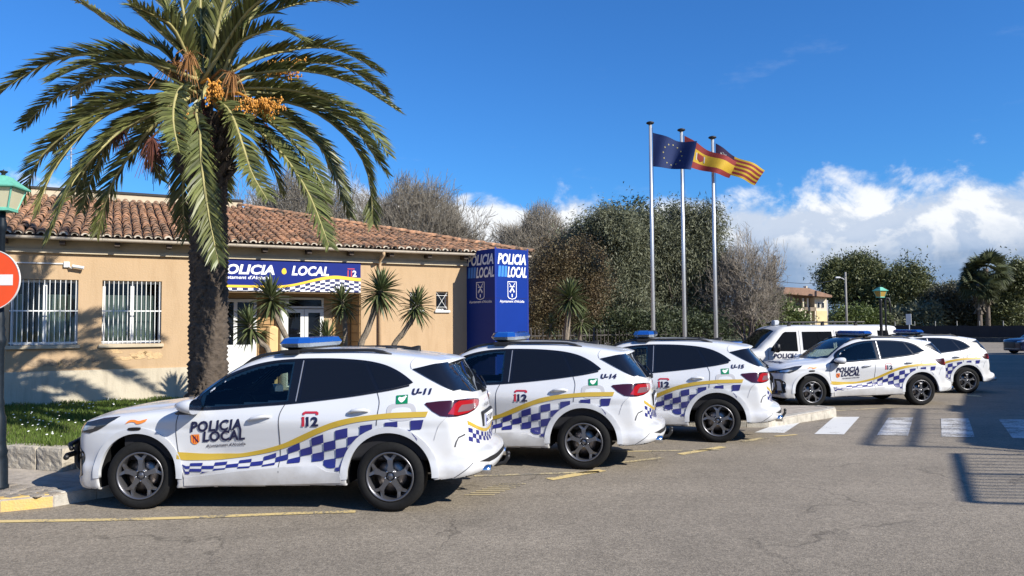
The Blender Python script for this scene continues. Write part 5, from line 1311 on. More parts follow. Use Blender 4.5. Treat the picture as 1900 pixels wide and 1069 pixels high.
# ================================================================== palm, yuccas
M_frond=mat('palm_frond',(.100,.128,.036),.42,island=.5,trans=.25,var=.3,vscale=.7,col2=(.18,.175,.060),spec=.5)
M_rach=mat('frond_midrib',(.34,.30,.12),.6,var=.2,vscale=3)
M_trunk=mat('palm_bark',(.105,.080,.058),.95,var=.45,vscale=9,bump=.9,bscale=28,col2=(.050,.038,.028))
M_fruit=mat('orange_dates',(.50,.22,.03),.6,island=.4); M_fruitd=mat('dry_date_stalks',(.28,.13,.04),.8,island=.4); M_fruitr=mat('red_brown_stalks',(.10,.03,.018),.85,island=.4)
PALM_D=10.9
palm=empty('date_palm',pix(385,735,PALM_D),0,'large date palm with orange fruit standing before the station','palm tree'); palm.location.z=LZ-.02
pO=palm.location.copy()
def rel(p): return Vector(p)-pO
def palm_trunk():
    # ring-scarred trunk: stacked leaf-base scales, leaning a touch as in the photo
    top=rel(pix(383,215,PALM_D)); seg=150; n=72; V=[];F=[]; r_=np.random.default_rng(4)
    rowh=.058; ph=r_.uniform(0,1,200)
    for i in range(seg+1):
        t=i/seg; z=t*top.z; cx=top.x*t+.03*math.sin(t*3); cy=top.y*t
        rad=.250-.015*t+.035*math.exp(-z/.25)
        if z<.62: rad=.310+.02*math.sin(z*20)
        if t>.82: rad+=.10*(t-.82)/.18
        row=z/rowh
        for j in range(n):
            a=2*math.pi*j/n; u=a/(2*math.pi)*13+ (int(row)%2)*.5+ph[int(row)]*.25
            fu=abs((u%1)-.5)*2; fz=row%1
            d=.022*(fz**.7)*(1-.55*fu**3)-.012*(fu>.9)
            if z<.62: d=.02*math.sin(a*7+z*9)*math.sin(a*3)+.012*r_.normal()
            rr_=rad-.015+d*2.3+r_.normal(0,.005); V.append((cx+rr_*math.cos(a),cy+rr_*math.sin(a),z))
    for i in range(seg):
        for j in range(n): F.append((i*n+j,i*n+(j+1)%n,i*n+n+(j+1)%n,i*n+n+j))
    link('trunk',npmesh('trunk',V,F,False),M_trunk,palm)
    # cut leaf stubs under the crown
    sb=MB()
    for k in range(90):
        a=k*2.399; z=top.z*(.80+.20*(k/90)); c=Vector((top.x*z/top.z,top.y*z/top.z,z)); d=Vector((math.cos(a),math.sin(a),.9)).normalized(); p=c+Vector((math.cos(a),math.sin(a),0))*.27
        sb.tube([p-d*.05,p+d*.10,p+d*.22],[.05,.042,.02],5)
    tag(sb.build('leaf_stubs',M_trunk,palm),kind='stuff')
    # the ragged collar near the foot
    return top
ptop=palm_trunk()
def frond(pts,L=None,width=.42,seed=0,up=None,n=64,stiff=.0,droop=.25,fold=.5):
    """pts: control points (relative to palm). leaflets both sides of the midrib"""
    r=np.random.default_rng(seed); P=[Vector(p) for p in smooth_line([tuple(p) for p in pts],10)]
    d=[0]
    for a,b in zip(P[:-1],P[1:]): d.append(d[-1]+(b-a).length)
    Lt=d[-1]
    def at(s):
        for i in range(len(d)-1):
            if d[i+1]>=s: f=(s-d[i])/max(1e-6,d[i+1]-d[i]); return P[i].lerp(P[i+1],f),(P[i+1]-P[i]).normalized()
        return P[-1],(P[-1]-P[-2]).normalized()
    V=[];F=[]
    rb=MB(); m=14; rp=[at(Lt*i/m)[0] for i in range(m+1)]; rb.tube(rp,[.030*(1-i/m)**.8+.004 for i in range(m+1)],5)
    n=int(n*1.55*Lt/2.4); upv=Vector(up) if up is not None else Vector((0,0,1))
    for k in range(n):
        f=(k+.5)/n; s=Lt*(.10+.90*f); p,t=at(s)
        nn=(upv-t*upv.dot(t)); 
        if nn.length<.1: nn=(Vector((0,-1,.3))-t*t.dot(Vector((0,-1,.3))))
        nn.normalize(); b=t.cross(nn).normalized()
        l=width*(math.sin(math.pi*min(1,.12+.80*f**.85))**.55)*(.88+.24*r.random())*(1 if f>.12 else .5+4*f)
        if f>.93: l*=.8
        for sd in (-1,1):
            an=R(50+10*(1-f)+6*f)+r.normal(0,.07)   # forward sweep
            v=(b*sd*math.cos(an)*1.0+t*math.sin(an)*1.0)+nn*(fold*(1-.5*f)+r.normal(0,.10)); v.normalize()
            w=.019*(1-.35*f); q=v.cross(nn).normalized()
            q=(t*.8+nn*.3*r.normal()); q=(q-v*q.dot(v)).normalized()
            p0=p; p1=p+v*l*.5+Vector((0,0,-1))*(droop*.06*l); p2=p+v*l+Vector((0,0,-1))*(droop*.42*l)
            i0=len(V); V+=[p0-q*w*.6,p0+q*w*.6,p1-q*w,p1+q*w,p2]; F+=[(i0,i0+1,i0+3,i0+2),(i0+2,i0+3,i0+4)]
    i0=len(V); me=npmesh('frond',[tuple(v) for v in V]+rb.V,F+[tuple(i+i0 for i in f) for f in rb.F],mi=[0]*len(F)+[1]*len(rb.F))
    return link('frond',me,[M_frond,M_rach],palm)
Z=2.139
# control points traced on the zoomed photo (x,y) with a forward offset of the tip in metres (negative = towards the viewer)
FR=[([(760,300),(560,228),(400,213),(250,230),(120,285),(0,365)],-.2),([(760,320),(500,300),(350,322),(200,400),(88,508)],.7),([(740,380),(520,400),(400,430),(250,540),(150,640),(92,790)],.3),
([(740,390),(480,428),(350,510),(220,660),(140,850)],-.5),([(750,420),(520,490),(400,590),(290,720),(190,945)],-1.1),([(750,400),(560,480),(440,570),(370,690),(325,840)],.9),([(750,430),(620,490),(520,610),(440,740),(385,930)],.2),
([(770,400),(730,345),(695,395),(688,490),(712,605)],-1.7),([(790,430),(780,440),(795,520),(800,650),(828,850),(868,1045)],-1.5),([(820,420),(870,405),(920,460),(970,600),(1000,690),(1062,795)],-1.6),([(780,440),(745,560),(728,700),(728,850),(738,945)],.4),
([(830,420),(1000,440),(1100,510),(1210,620),(1295,765)],-1.0),([(830,410),(1020,415),(1160,475),(1290,610),(1365,785)],-.4),([(840,400),(1100,400),(1260,450),(1390,560),(1460,690),(1482,890)],.1),([(840,390),(1100,372),(1300,440),(1440,550),(1535,690)],.8),
([(830,430),(960,470),(1100,590),(1220,760),(1305,975)],-1.5),([(850,360),(1000,292),(1200,280),(1400,330),(1582,442)],-.3),([(850,330),(1000,242),(1200,192),(1350,200),(1518,288)],.6),([(840,310),(930,190),(1040,128),(1120,118),(1208,162)],-.6),
([(840,300),(950,110),(1100,40),(1260,0),(1400,15)],.4),([(770,300),(660,210),(540,150),(440,95),(340,22),(262,-10)],.3),([(780,300),(640,130),(550,50),(470,-40),(380,-90)],-.6),([(800,300),(730,60),(690,-160),(640,-330)],-.5),([(810,300),(795,20),(815,-200),(850,-380)],.3),
([(820,300),(880,40),(950,-150),(1040,-300)],-.5),([(790,300),(640,-20),(500,-180),(340,-270)],.5),([(830,300),(1010,40),(1140,-90),(1300,-170)],-.2),([(830,300),(930,120),(1010,20),(1120,-40),(1250,-60)],-1.0),([(790,310),(700,130),(610,60),(520,20)],-1.3),
([(750,430),(610,490),(595,600),(640,715)],1.1),([(840,430),(1030,520),(1150,640),(1240,740),(1300,810)],1.0),([(840,420),(1060,450),(1250,560),(1330,700),(1390,860)],1.3),([(750,360),(560,350),(420,390),(300,480),(210,600)],1.2),([(800,330),(820,150),(800,0),(760,-120)],1.2),([(800,330),(860,170),(900,60),(960,-60)],1.3),([(850,400),(1050,380),(1250,400),(1400,500),(1500,620)],1.3),([(780,330),(640,260),(500,250),(380,300),(300,380)],1.5),
([(850,350),(980,310),(1120,310),(1230,370)],1.5),([(800,320),(740,150),(650,20),(560,-70)],.9),([(790,420),(700,520),(660,620)],1.4),([(810,430),(850,560),(880,700),(890,800)],1.2),([(840,420),(980,520),(1070,640),(1120,760)],.3),([(760,420),(600,440),(470,530),(360,640),(280,790)],.6),([(850,380),(1080,350),(1290,390),(1440,480),(1540,610)],-.9),([(850,340),(1060,270),(1290,250),(1440,300),(1540,380)],1.4),([(760,310),(600,250),(450,240),(320,265),(200,320)],-1.1)]
for k,(pl,dy) in enumerate(FR):
    n=len(pl); pts=[]
    c0=ptop+Vector((0,0,.12))
    for i,(x,y) in enumerate(pl):
        f=i/(n-1); dd=PALM_D+dy*1.25*f**.8 - (.18 if dy<0 else -.05)*(1 if i==0 else 0)
        pts.append(rel(pix(x/Z,y/Z,dd)))
    # root the frond in the crown
    pts[0]=ptop+Vector((.10*math.cos(k*2.4),.10*math.sin(k*2.4)*(1 if dy>0 else -1)-.05*(dy<0),.10+.35*((k*.618)%1)))+ (pts[1]-ptop).normalized()*.12
    tip=(pts[-1]-pts[0]); hang=tip.z<-.9*math.hypot(tip.x,tip.y)
    up=None
    if dy<-1.3 and hang: up=(0,-1,.35)
    elif hang: up=(tip.x*.6,-.5 if dy<0 else .3,.6)
    frond(pts,width=.40,seed=k,up=up,n=62,droop=.35,fold=.42 if not hang else .25)
# fruit: hanging bunches of strands with small dates
def bunch(name,root,mid,spread,n,m_,seed,beads=True,L=.35,stalk=True):
    r=np.random.default_rng(seed); mb=MB(); a=Vector(root); b=Vector(mid)
    if stalk: mb.tube([a,a.lerp(b,.5)+Vector((0,0,.10)),b],[.022,.018,.014],6)
    for k in range(n):
        d=Vector((r.normal(0,spread[0]),r.normal(0,spread[1]),r.normal(0,spread[2]))); e=b+d+Vector((0,0,-L*(.3+.7*r.random())*(.35 if beads else .8)))
        mb.tube([b,b.lerp(e,.5)+Vector((0,0,.06)),e],[.005,.0045,.004],3,False)
        if beads:
            for j in range(9):
                c=b.lerp(e,.45+.55*j/8)+Vector(tuple(r.normal(0,.022,3)))+Vector((0,0,.06*(1-j/8))); s=.011+.006*r.random()
                V=[c+Vector(v)*s for v in ((1,0,0),(-1,0,0),(0,1,0),(0,-1,0),(0,0,1.4),(0,0,-1.4))]; mb.add(V,[(0,2,4),(2,1,4),(1,3,4),(3,0,4),(2,0,5),(1,2,5),(3,1,5),(0,3,5)])
    return tag(mb.build(name,m_,palm),kind='stuff')
def zp(x,y,d): return rel(pix(x/Z,y/Z,PALM_D+d))
bunch('fruit_bunch',zp(860,380,-.2),zp(1035,415,-.9),(.17,.12,.05),46,M_fruit,1,L=.30)
bunch('fruit_bunch',zp(860,360,0),zp(1130,270,.3),(.15,.14,.05),34,M_fruit,2,L=.22)
bunch('fruit_bunch',zp(800,330,-.2),zp(850,355,-.6),(.05,.06,.09),30,M_fruit,3,L=.35)
bunch('fruit_bunch',zp(800,420,-.3),zp(742,490,-.6),(.04,.05,.08),20,M_fruit,4,L=.3)
bunch('fruit_bunch',zp(790,320,-.1),zp(750,215,-.5),(.10,.10,.13),60,M_fruitd,5,False,.5)
bunch('fruit_bunch',zp(790,320,.1),zp(690,250,-.2),(.12,.12,.12),60,M_fruitd,6,False,.4)
bunch('fruit_bunch',zp(830,320,-.1),zp(925,290,-.5),(.10,.10,.12),60,M_fruitd,7,False,.45)
bunch('fruit_bunch',zp(760,430,-.2),zp(605,545,-.3),(.10,.10,.06),90,M_fruitr,8,False,.75)
bunch('fruit_bunch',zp(760,430,-.2),zp(470,505,-.2),(.10,.10,.05),60,M_fruitr,9,False,.4)
bunch('fruit_bunch',zp(810,420,-.3),zp(800,430,-.5),(.10,.08,.14),90,M_fruitr,10,False,.9)
bunch('fruit_bunch',zp(850,400,.1),zp(1060,500,.2),(.08,.08,.06),60,M_fruitr,11,False,.7)
bunch('fruit_bunch',zp(850,400,.1),zp(1120,330,.5),(.05,.08,.10),50,M_fruitr,12,False,.5)
# ---- yuccas
M_yleaf=mat('yucca_leaf',(.075,.105,.040),.42,island=.4,trans=.12,var=.3,vscale=3,col2=(.12,.135,.055)); M_ydry=mat('yucca_stem',(.19,.155,.115),.9,var=.4,vscale=14,bump=.6,bscale=40)
def yucca(stem_px,dist,crown_r,label,nleaf=85,stems=None,rad=.045,seed=0,low=0,base_z=None):
    """stem_px: from the foot to the crown in photo pixels"""
    r=np.random.default_rng(seed); pts=[pix(x,y,dist) for x,y in stem_px]; foot=pts[0].copy(); z0=LZ-.02 if base_z is None else base_z
    d=(pts[0]-pts[1]); pts=[pts[0]+(Vector((d.x*.5,0,0)))]+pts if foot.z>z0+.1 else pts; pts[0].z=z0
    root=empty('yucca',pts[0],0,label,'yucca','yuccas planted round the entrance'); o=pts[0].copy(); P=[p-o for p in pts]
    S=smooth_line([tuple(p) for p in P],5); k=len(S); mb=MB(); mb.tube(S,[rad*(1.15-.25*i/k)+r.uniform(0,.008) for i in range(k)],9); mb.build('stem',M_ydry,root)
    c=P[-1]; ax=(P[-1]-P[-2]).normalized(); V=[];F=[]
    for i in range(nleaf):
        f=i/nleaf; th=R(6+132*f**.8+low*8)+r.normal(0,.06); ph=i*2.39996
        a=ax.orthogonal().normalized(); b=ax.cross(a); dv=ax*math.cos(th)+(a*math.cos(ph)+b*math.sin(ph))*math.sin(th)
        base=c-ax*(.16*f)+dv*.03; L=crown_r*(.80+.25*r.random())*(1-.15*abs(f-.45)); w=.020*crown_r/.42
        sd=dv.cross(Vector((0,0,1))); sd=sd.normalized() if sd.length>.05 else a; nn=sd.cross(dv)
        dr=Vector((0,0,-1))*L*(.05+.22*f)
        q=[(0,.55),(.35,1.0),(.72,.75),(1,0)]
        i0=len(V)
        for t,ww in q[:-1]:
            p=base+dv*L*t+dr*t*t; V+=[p-sd*w*ww+nn*.010,p-nn*.004,p+sd*w*ww+nn*.010]
        V.append(base+dv*L+dr)
        for j in range(2):
            F+=[(i0+j*3,i0+j*3+1,i0+j*3+4,i0+j*3+3),(i0+j*3+1,i0+j*3+2,i0+j*3+5,i0+j*3+4)]
        F+=[(i0+6,i0+7,i0+9),(i0+7,i0+8,i0+9)]
    link('leaf_rosette',npmesh('leaf_rosette',[tuple(v) for v in V],F),M_yleaf,root); return root
yucca([(548,665),(528,620),(512,585),(502,548)],14.6,.50,'tall yucca with arching pale stem in front of the banner',110,seed=1)
yucca([(500,660),(486,638),(470,622),(462,600)],14.3,.42,'short yucca with bent stem beside the palm trunk',90,seed=2)
yucca([(640,640),(640,610),(637,575),(634,556)],15.6,.42,'upright yucca in front of the stone entrance pier',90,seed=3)
yucca([(668,648),(682,612),(697,570),(708,535)],15.2,.52,'large dark yucca leaning right against the ochre wall',115,seed=4,rad=.055)
yucca([(728,650),(748,618),(766,590),(774,562)],15.8,.44,'slender yucca leaning right under the small windows',95,seed=5,rad=.05)
yucca([(612,660),(608,640),(606,624)],14.8,.42,'low stemless yucca behind the nearest light bar',70,seed=6,low=-3)
yucca([(1050,640),(1053,600),(1056,575),(1058,548)],20.5,.62,'big yucca beside the blue totem before the trees',130,seed=7,rad=.075,base_z=PZ)
yucca([(1018,640),(1020,615),(1022,600)],21.0,.40,'small yucca at the foot of the blue totem',60,seed=8,base_z=PZ)
yucca([(1076,640),(1078,606),(1080,592)],20.8,.42,'small yucca right of the big totem yucca',60,seed=9,base_z=PZ)
# ================================================================== trees
M_bark=mat('grey_bark',(.15,.12,.095),.95,var=.35,vscale=8,bump=.6,bscale=30)
M_twig=mat('bare_twigs',(.215,.19,.15),.95,island=.45); M_twig2=mat('pale_bare_twigs',(.25,.215,.17),.95,island=.4)
def tubes(segs,n):
    """segs: (k,8) array p0 xyz, p1 xyz, r0, r1 -> open tubes with n sides"""
    S=np.asarray(segs); k=len(S); a=S[:,:3]; b=S[:,3:6]; d=b-a; d/=np.linalg.norm(d,axis=1,keepdims=True)+1e-9
    h=np.where(np.abs(d[:,2:3])<.9,np.array([[0,0,1.]]),np.array([[1.,0,0]])); u=np.cross(d,h); u/=np.linalg.norm(u,axis=1,keepdims=True); v=np.cross(d,u)
    V=np.zeros((k,2,n,3))
    for j in range(n):
        w=u*math.cos(2*math.pi*j/n)+v*math.sin(2*math.pi*j/n); V[:,0,j]=a+w*S[:,6:7]; V[:,1,j]=b+w*S[:,7:8]
    base=(np.arange(k)*2*n)[:,None]; F=[]
    for j in range(n): F.append(np.stack([base[:,0]+j,base[:,0]+(j+1)%n,base[:,0]+n+(j+1)%n,base[:,0]+n+j],1))
    return V.reshape(-1,3),np.concatenate(F)
def grow(base,h,spread,seed,levels=5,fork=3,twig=.012,trunk_r=.16,lean=(0,0),up=.35,trunk_f=.22):
    """recursive bare branching inside a crown; returns limb segs, twig segs, tips"""
    r=np.random.default_rng(seed); big=[];small=[];tips=[]
    def br(p,d,L,rad,lv):
        n=3 if lv<levels-1 else 2; q=p.copy(); dd=d.copy()
        for i in range(n):
            dd=dd+r.normal(0,.16 if lv else .06,3); dd[2]+=up*.12; dd/=np.linalg.norm(dd); e=q+dd*L/n; r1=rad*(1-.38*(i+1)/n)
            (big if lv<=1 else small).append((*q,*e,rad*(1-.38*i/n),r1)); q=e
            if lv>=1 and lv<levels and i<n-1:
                if r.random()<.75: side(q,dd,L*.55,r1*.5,lv+1)
        if lv<levels:
            for k in range(fork):
                side(q,dd,L*(.62+.25*r.random()),rad*.55,lv+1)
        else: tips.append(q)
    def side(p,d,L,rad,lv):
        a=r.normal(0,1,3); a-=d*np.dot(a,d); a/=np.linalg.norm(a)+1e-9; t=R(r.uniform(22,52)); nd=d*math.cos(t)+a*math.sin(t); nd[2]+=.05
        nd*=np.array([spread,spread,1.]); nd/=np.linalg.norm(nd); br(p,nd,L,max(rad,twig*.55),lv)
    d0=np.array([lean[0],lean[1],1.]); d0/=np.linalg.norm(d0); q=np.array(base,float); L0=h*trunk_f
    big.append((*q,*(q+d0*L0*.5),trunk_r*1.25,trunk_r)); big.append((*(q+d0*L0*.5),*(q+d0*L0),trunk_r,trunk_r*.9)); q=q+d0*L0
    for k in range(5):
        a=2*math.pi*k/5+r.uniform(-.3,.3); t=R(r.uniform(18,55)); nd=np.array([math.cos(a)*math.sin(t)*spread,math.sin(a)*math.sin(t)*spread,math.cos(t)]); nd/=np.linalg.norm(nd); br(q,nd,h*.30,trunk_r*.55,1)
    return np.array(big),np.array(small),np.array(tips)
def fit_crown(arrs,base,h,rx):
    """scale the grown tree so that it reaches the wanted height and half width"""
    A=np.concatenate([a[:,:6].reshape(-1,3) for a in arrs if len(a)])-np.array(base); sz=h/A[:,2].max(); sx=rx/np.percentile(np.abs(A[:,:2]),98)
    s=np.array([sx,sx,sz])
    for a in arrs:
        a[:,:3]=(a[:,:3]-np.array(base))*s+np.array(base); a[:,3:6]=(a[:,3:6]-np.array(base))*s+np.array(base)
def bare_tree(cx,top,half,dist,seed,label,zb=0.,levels=5,fork=3,m_=None,trunk_r=.16,group='bare winter trees',twig=.012,spread=1.15,trunk_f=.2,fill=16000):
    b=pix(cx,600,dist); b.z=zb; h=pix(cx,top,dist).z-zb; rx=half*dist/FPX
    root=empty('bare_tree',b,0,label,'tree',group)
    B,S,T=grow((0,0,0),h,spread,seed,levels,fork,twig,trunk_r,trunk_f=trunk_f); fit_crown([B,S],(0,0,0),h,rx)
    S[:,6:8]=np.maximum(S[:,6:8],twig*.5)
    r=np.random.default_rng(seed+500); nf=fill
    d=r.normal(0,1,(nf,3)); d[:,2]=np.abs(d[:,2])*1.0-.15; d/=np.linalg.norm(d,axis=1,keepdims=True); lob=1+.13*np.sin(d[:,0]*6+seed)*np.cos(d[:,1]*5)+.08*np.sin(d[:,2]*9+d[:,0]*7)
    rr_=(.55+.45*r.random(nf)**.6)*lob; c=np.array([0,0,h*.42]); P=c+d*rr_[:,None]*np.array([rx*.93,rx*.8,h*.52])
    q=d*.8+r.normal(0,.45,(nf,3)); q[:,2]+=.35; q/=np.linalg.norm(q,axis=1,keepdims=True); L_=(.05+.07*r.random(nf))*h*.9
    m=P-q*L_[:,None]*.5; e=P+q*L_[:,None]*.5+r.normal(0,.04,(nf,3)); tw_=np.full((nf,1),twig*.62)
    S=np.concatenate([S,np.concatenate([m,P,tw_,tw_*.8],1),np.concatenate([P,e,tw_*.8,tw_*.4],1)])
    V,F=tubes(B,7); link('trunk',npmesh('trunk',V,F,True),M_bark,root); V,F=tubes(S,3); link('crown',npmesh('crown',V,F),m_ or M_twig,root); return root
bare_tree(560,305,135,36,11,'wide bare tree behind the tiled roof, left of the two',0.,6,3,trunk_r=.2,twig=.016)
bare_tree(772,316,150,36,12,'broad bare tree behind the roof right of the palm',0.,6,3,M_twig,trunk_r=.2,twig=.016)
bare_tree(1003,372,112,42,13,'rounded bare tree behind the blue totem sign',0.,6,3,M_twig,trunk_r=.2,twig=.017)
bare_tree(1386,418,70,30,14,'bare grey tree right of the flagpoles with spreading branches',-.1,6,3,M_twig2,trunk_r=.11,twig=.011,trunk_f=.16,fill=2200)
bare_tree(1850,545,48,105,15,'greyish bare tree near the fan palms',-.4,5,3,M_twig2,trunk_r=.2,twig=.04,fill=3000)
# ---- leafy trees
def leaf_mat(name,a,b,tr=.2): return mat(name,tuple(c*.72 for c in a),.6,island=.22,trans=tr,var=.3,vscale=1.5,col2=tuple(c*1.12 for c in b),detail=3.)
M_olive=leaf_mat('grey_green_foliage',(.125,.138,.076),(.185,.19,.112)); M_deep=leaf_mat('dark_foliage',(.040,.058,.022),(.075,.090,.036)); M_brown=leaf_mat('rusty_foliage',(.19,.115,.052),(.135,.115,.056))
M_pine=leaf_mat('pine_foliage',(.080,.10,.034),(.14,.15,.055)); M_bright=leaf_mat('fresh_green_foliage',(.085,.125,.028),(.12,.15,.040)); M_grey=leaf_mat('dull_grey_foliage',(.095,.10,.060),(.125,.12,.080))
def foliage(blobs,n,size,seed,droop=0.,asp=2.2,clump=.16,nclump=None):
    """small leaf faces gathered in tufts over the outside of several uneven lobes"""
    r=np.random.default_rng(seed); vol=np.array([b[3]*b[4]*b[5] for b in blobs])**(2/3); pk=vol/vol.sum()
    nc=nclump or n//55; bi=r.choice(len(blobs),nc,p=pk); B=np.array(blobs)[bi]
    d=r.normal(0,1,(nc,3)); d/=np.linalg.norm(d,axis=1,keepdims=True); rad=(.45+.55*r.random(nc)**.45)*(1+.20*np.sin(d[:,0]*5+seed)*np.sin(d[:,2]*6)+.12*np.sin(d[:,0]*11+d[:,2]*9+seed*2)+.10*r.normal(0,1,nc)); C_=B[:,:3]+d*rad[:,None]*B[:,3:6]
    ci=r.integers(0,nc,n); cs=clump*(.6+1.2*r.random(nc)); P=C_[ci]+r.normal(0,1,(n,3))*cs[ci][:,None]*np.array([1,1,.8])+np.array([0,0,-droop])*np.abs(r.normal(0,1,(n,1)))*cs[ci][:,None]*2.2
    cdr=r.normal(0,.8,(nc,3)); u=r.normal(0,.55,(n,3))+cdr[ci]; u+=(C_[ci]-B[ci][:,:3])/np.maximum(B[ci][:,3:6],.1)*.8; u[:,2]-=droop*2.4; u/=np.linalg.norm(u,axis=1,keepdims=True); w=np.cross(u,r.normal(0,1,(n,3))); w/=np.linalg.norm(w,axis=1,keepdims=True)
    s=size*(.6+.8*r.random(n))[:,None]; V=np.stack([P-w*s*.5/asp,P+u*s*.5-w*s*.35/asp,P+u*s,P+u*s*.45+w*s*.5/asp],1); b=np.arange(n)*4
    return V.reshape(-1,3),np.stack([b,b+1,b+2,b+3],1),C_
def leafy(name,cx,dist,blobs_px,n,size,m_,seed,label,zb=0.,cat='tree',group=None,trunk_r=.14,droop=0.,asp=2.2,clump=.16,depth=.8,limbs=22,stem=True):
    """blobs_px: (x,y,rx,ry) lobes in photo pixels at distance dist"""
    k=dist/FPX; base=pix(cx,600,dist); base.z=zb; root=empty(name,base,0,label,cat,group); r=np.random.default_rng(seed); bl=[]
    for (x,y,rx,ry) in blobs_px:
        p=pix(x,y,dist+r.uniform(-.5,.5)*rx*k)-base; bl.append((p.x,p.y,p.z,rx*k,rx*k*depth,ry*k))
    V,F,C_=foliage(bl,n,size,seed,droop,asp,clump); V[:,2]=np.maximum(V[:,2],.03); link('crown',npmesh('crown',V,F),m_,root)
    if stem:
        segs=[]; zc=np.mean([b[2] for b in bl]); hub=np.array([np.mean([b[0] for b in bl])*.3,0,max(.5,zc*.45)])
        segs.append((0,0,0,*(hub*.6),trunk_r*1.2,trunk_r)); segs.append((*(hub*.6),*hub,trunk_r,trunk_r*.8))
        for i in r.choice(len(C_),limbs): 
            m=hub*.45+C_[i]*.55+r.normal(0,.12,3); segs.append((*hub,*m,trunk_r*.42,trunk_r*.24)); segs.append((*m,*C_[i],trunk_r*.24,trunk_r*.08))
        V,F=tubes(segs,6); link('trunk',npmesh('trunk',V,F,True),M_bark,root)
    return root
GT='trees behind the flagpoles'
leafy('olive_tree',1110,30,[(1095,440,48,38),(1140,415,42,32),(1160,470,50,60),(1085,500,50,50),(1130,540,55,60),(1170,580,45,50)],80000,.15,M_olive,31,'grey green olive tree left of the first flagpole',0,group=GT,droop=.45,asp=4.2,clump=.19)
leafy('olive_tree',1250,31,[(1195,425,22,40),(1268,408,24,34),(1310,405,28,36),(1235,455,42,50),(1290,470,50,60),(1220,540,48,65),(1285,560,55,65),(1320,500,30,50)],95000,.15,M_olive,32,'tall grey green olive tree behind the three flagpoles',0,group=GT,droop=.45,asp=4.2,clump=.19)
leafy('evergreen_tree',1180,35,[(1150,420,40,32),(1185,400,26,28),(1240,415,36,30),(1200,480,70,60),(1200,560,95,60),(1090,560,60,60)],40000,.15,M_deep,33,'dark evergreen tree filling the gap behind the olives',0,group=GT,clump=.25)
leafy('rusty_shrub',1050,25.5,[(1030,475,36,34),(1075,490,42,42),(1020,535,36,50),(1065,560,46,55),(1100,530,30,36),(1010,600,40,40)],60000,.07,M_brown,34,'large rust brown shrub right of the blue totem',0,'shrub',group=None,clump=.15,trunk_r=.07)
leafy('hedge_shrub',1140,26,[(1130,610,60,30),(1200,612,50,30),(1260,610,50,32),(1310,612,40,28)],16000,.11,M_deep,35,'long dark hedge shrub behind the iron fence',0,'shrub',clump=.16,trunk_r=.05)
leafy('green_bush',1430,34,[(1395,590,40,22),(1440,585,32,26),(1470,600,24,20)],12000,.14,M_bright,36,'light green bush below the bare grey tree',-.2,'bush',clump=.18,trunk_r=.05)
GF='trees beyond the far fence'
leafy('pine_tree',1585,112,[(1575,505,34,24),(1545,510,22,20),(1605,520,32,26),(1540,545,16,14),(1620,555,30,32),(1560,540,24,16),(1595,490,22,14)],36000,.38,M_pine,41,'broad dark pine beside the far pale house',-.5,group=GF,clump=.6,trunk_r=.35,limbs=30)
leafy('pine_tree',1690,108,[(1665,530,26,32),(1692,520,26,34),(1712,545,20,36),(1670,575,34,36),(1700,580,34,32),(1640,560,22,40)],40000,.38,M_pine,42,'dense green conifer behind the street lantern',-.5,group=GF,clump=.55,trunk_r=.3)
leafy('cypress_tree',1626,118,[(1623,500,10,11),(1626,520,12,22),(1622,555,14,40)],5000,.5,M_deep,43,'narrow dark treetop between the two conifers',-.5,group=GF,clump=.4,trunk_r=.2)
leafy('pine_tree',1885,100,[(1885,510,24,18),(1905,520,30,26),(1880,545,24,26),(1915,565,36,40),(1875,580,26,24)],34000,.36,M_pine,44,'dark pine cut by the right edge of the picture',-.5,group=GF,clump=.55,trunk_r=.35)
leafy('grey_tree',1760,104,[(1745,565,28,26),(1780,560,26,24),(1735,590,30,22),(1775,592,34,22),(1765,545,20,14)],28000,.32,M_grey,45,'wide grey green olive tree behind the black fence',-.5,group=GF,clump=.5,trunk_r=.2)
leafy('olive_bush',1690,101,[(1680,595,28,20),(1720,592,24,22),(1650,598,20,16)],9000,.4,M_olive,46,'round olive bush just above the black fence',-.5,'bush',clump=.4,trunk_r=.12)
leafy('green_bush',1600,100,[(1585,588,26,20),(1612,592,22,18),(1570,598,18,14)],9000,.42,M_bright,47,'light green bush beside the far street light',-.5,'bush',clump=.4,trunk_r=.12)
leafy('grey_tree',1855,110,[(1845,565,22,28),(1860,590,34,22),(1820,595,24,18)],18000,.32,M_olive,48,'grey green tree between the fan palms and the dark pine',-.5,group=GF,clump=.45,trunk_r=.2)
leafy('far_tree',1770,150,[(1768,534,9,7),(1768,560,12,30)],3000,.5,M_deep,50,'small dark treetop showing above the olives',-.6,group=GF,clump=.5,trunk_r=.2)
def wood_mass():
    """the far wood reads as one mass"""
    r=np.random.default_rng(77); bl=[]
    for k in range(60):
        x=880+k*24+r.uniform(-10,10); d=r.uniform(135,175); top=570+r.uniform(-10,10)+ (12 if x<1400 else 0); p=pix(x,top+18,d); bl.append((p.x,p.y,p.z,r.uniform(2.6,4.2),2.5,r.uniform(2.2,3.4)))
        p=pix(x+8,top+38,d); bl.append((p.x,p.y,p.z,3.4,2.5,2.6))
    V,F,_=foliage(bl,60000,.7,78,clump=.7); return tag(link('far_wood',npmesh('far_wood',V,F),M_deep),'distant dark green wood along the horizon','wood',kind='stuff')
wood_mass()
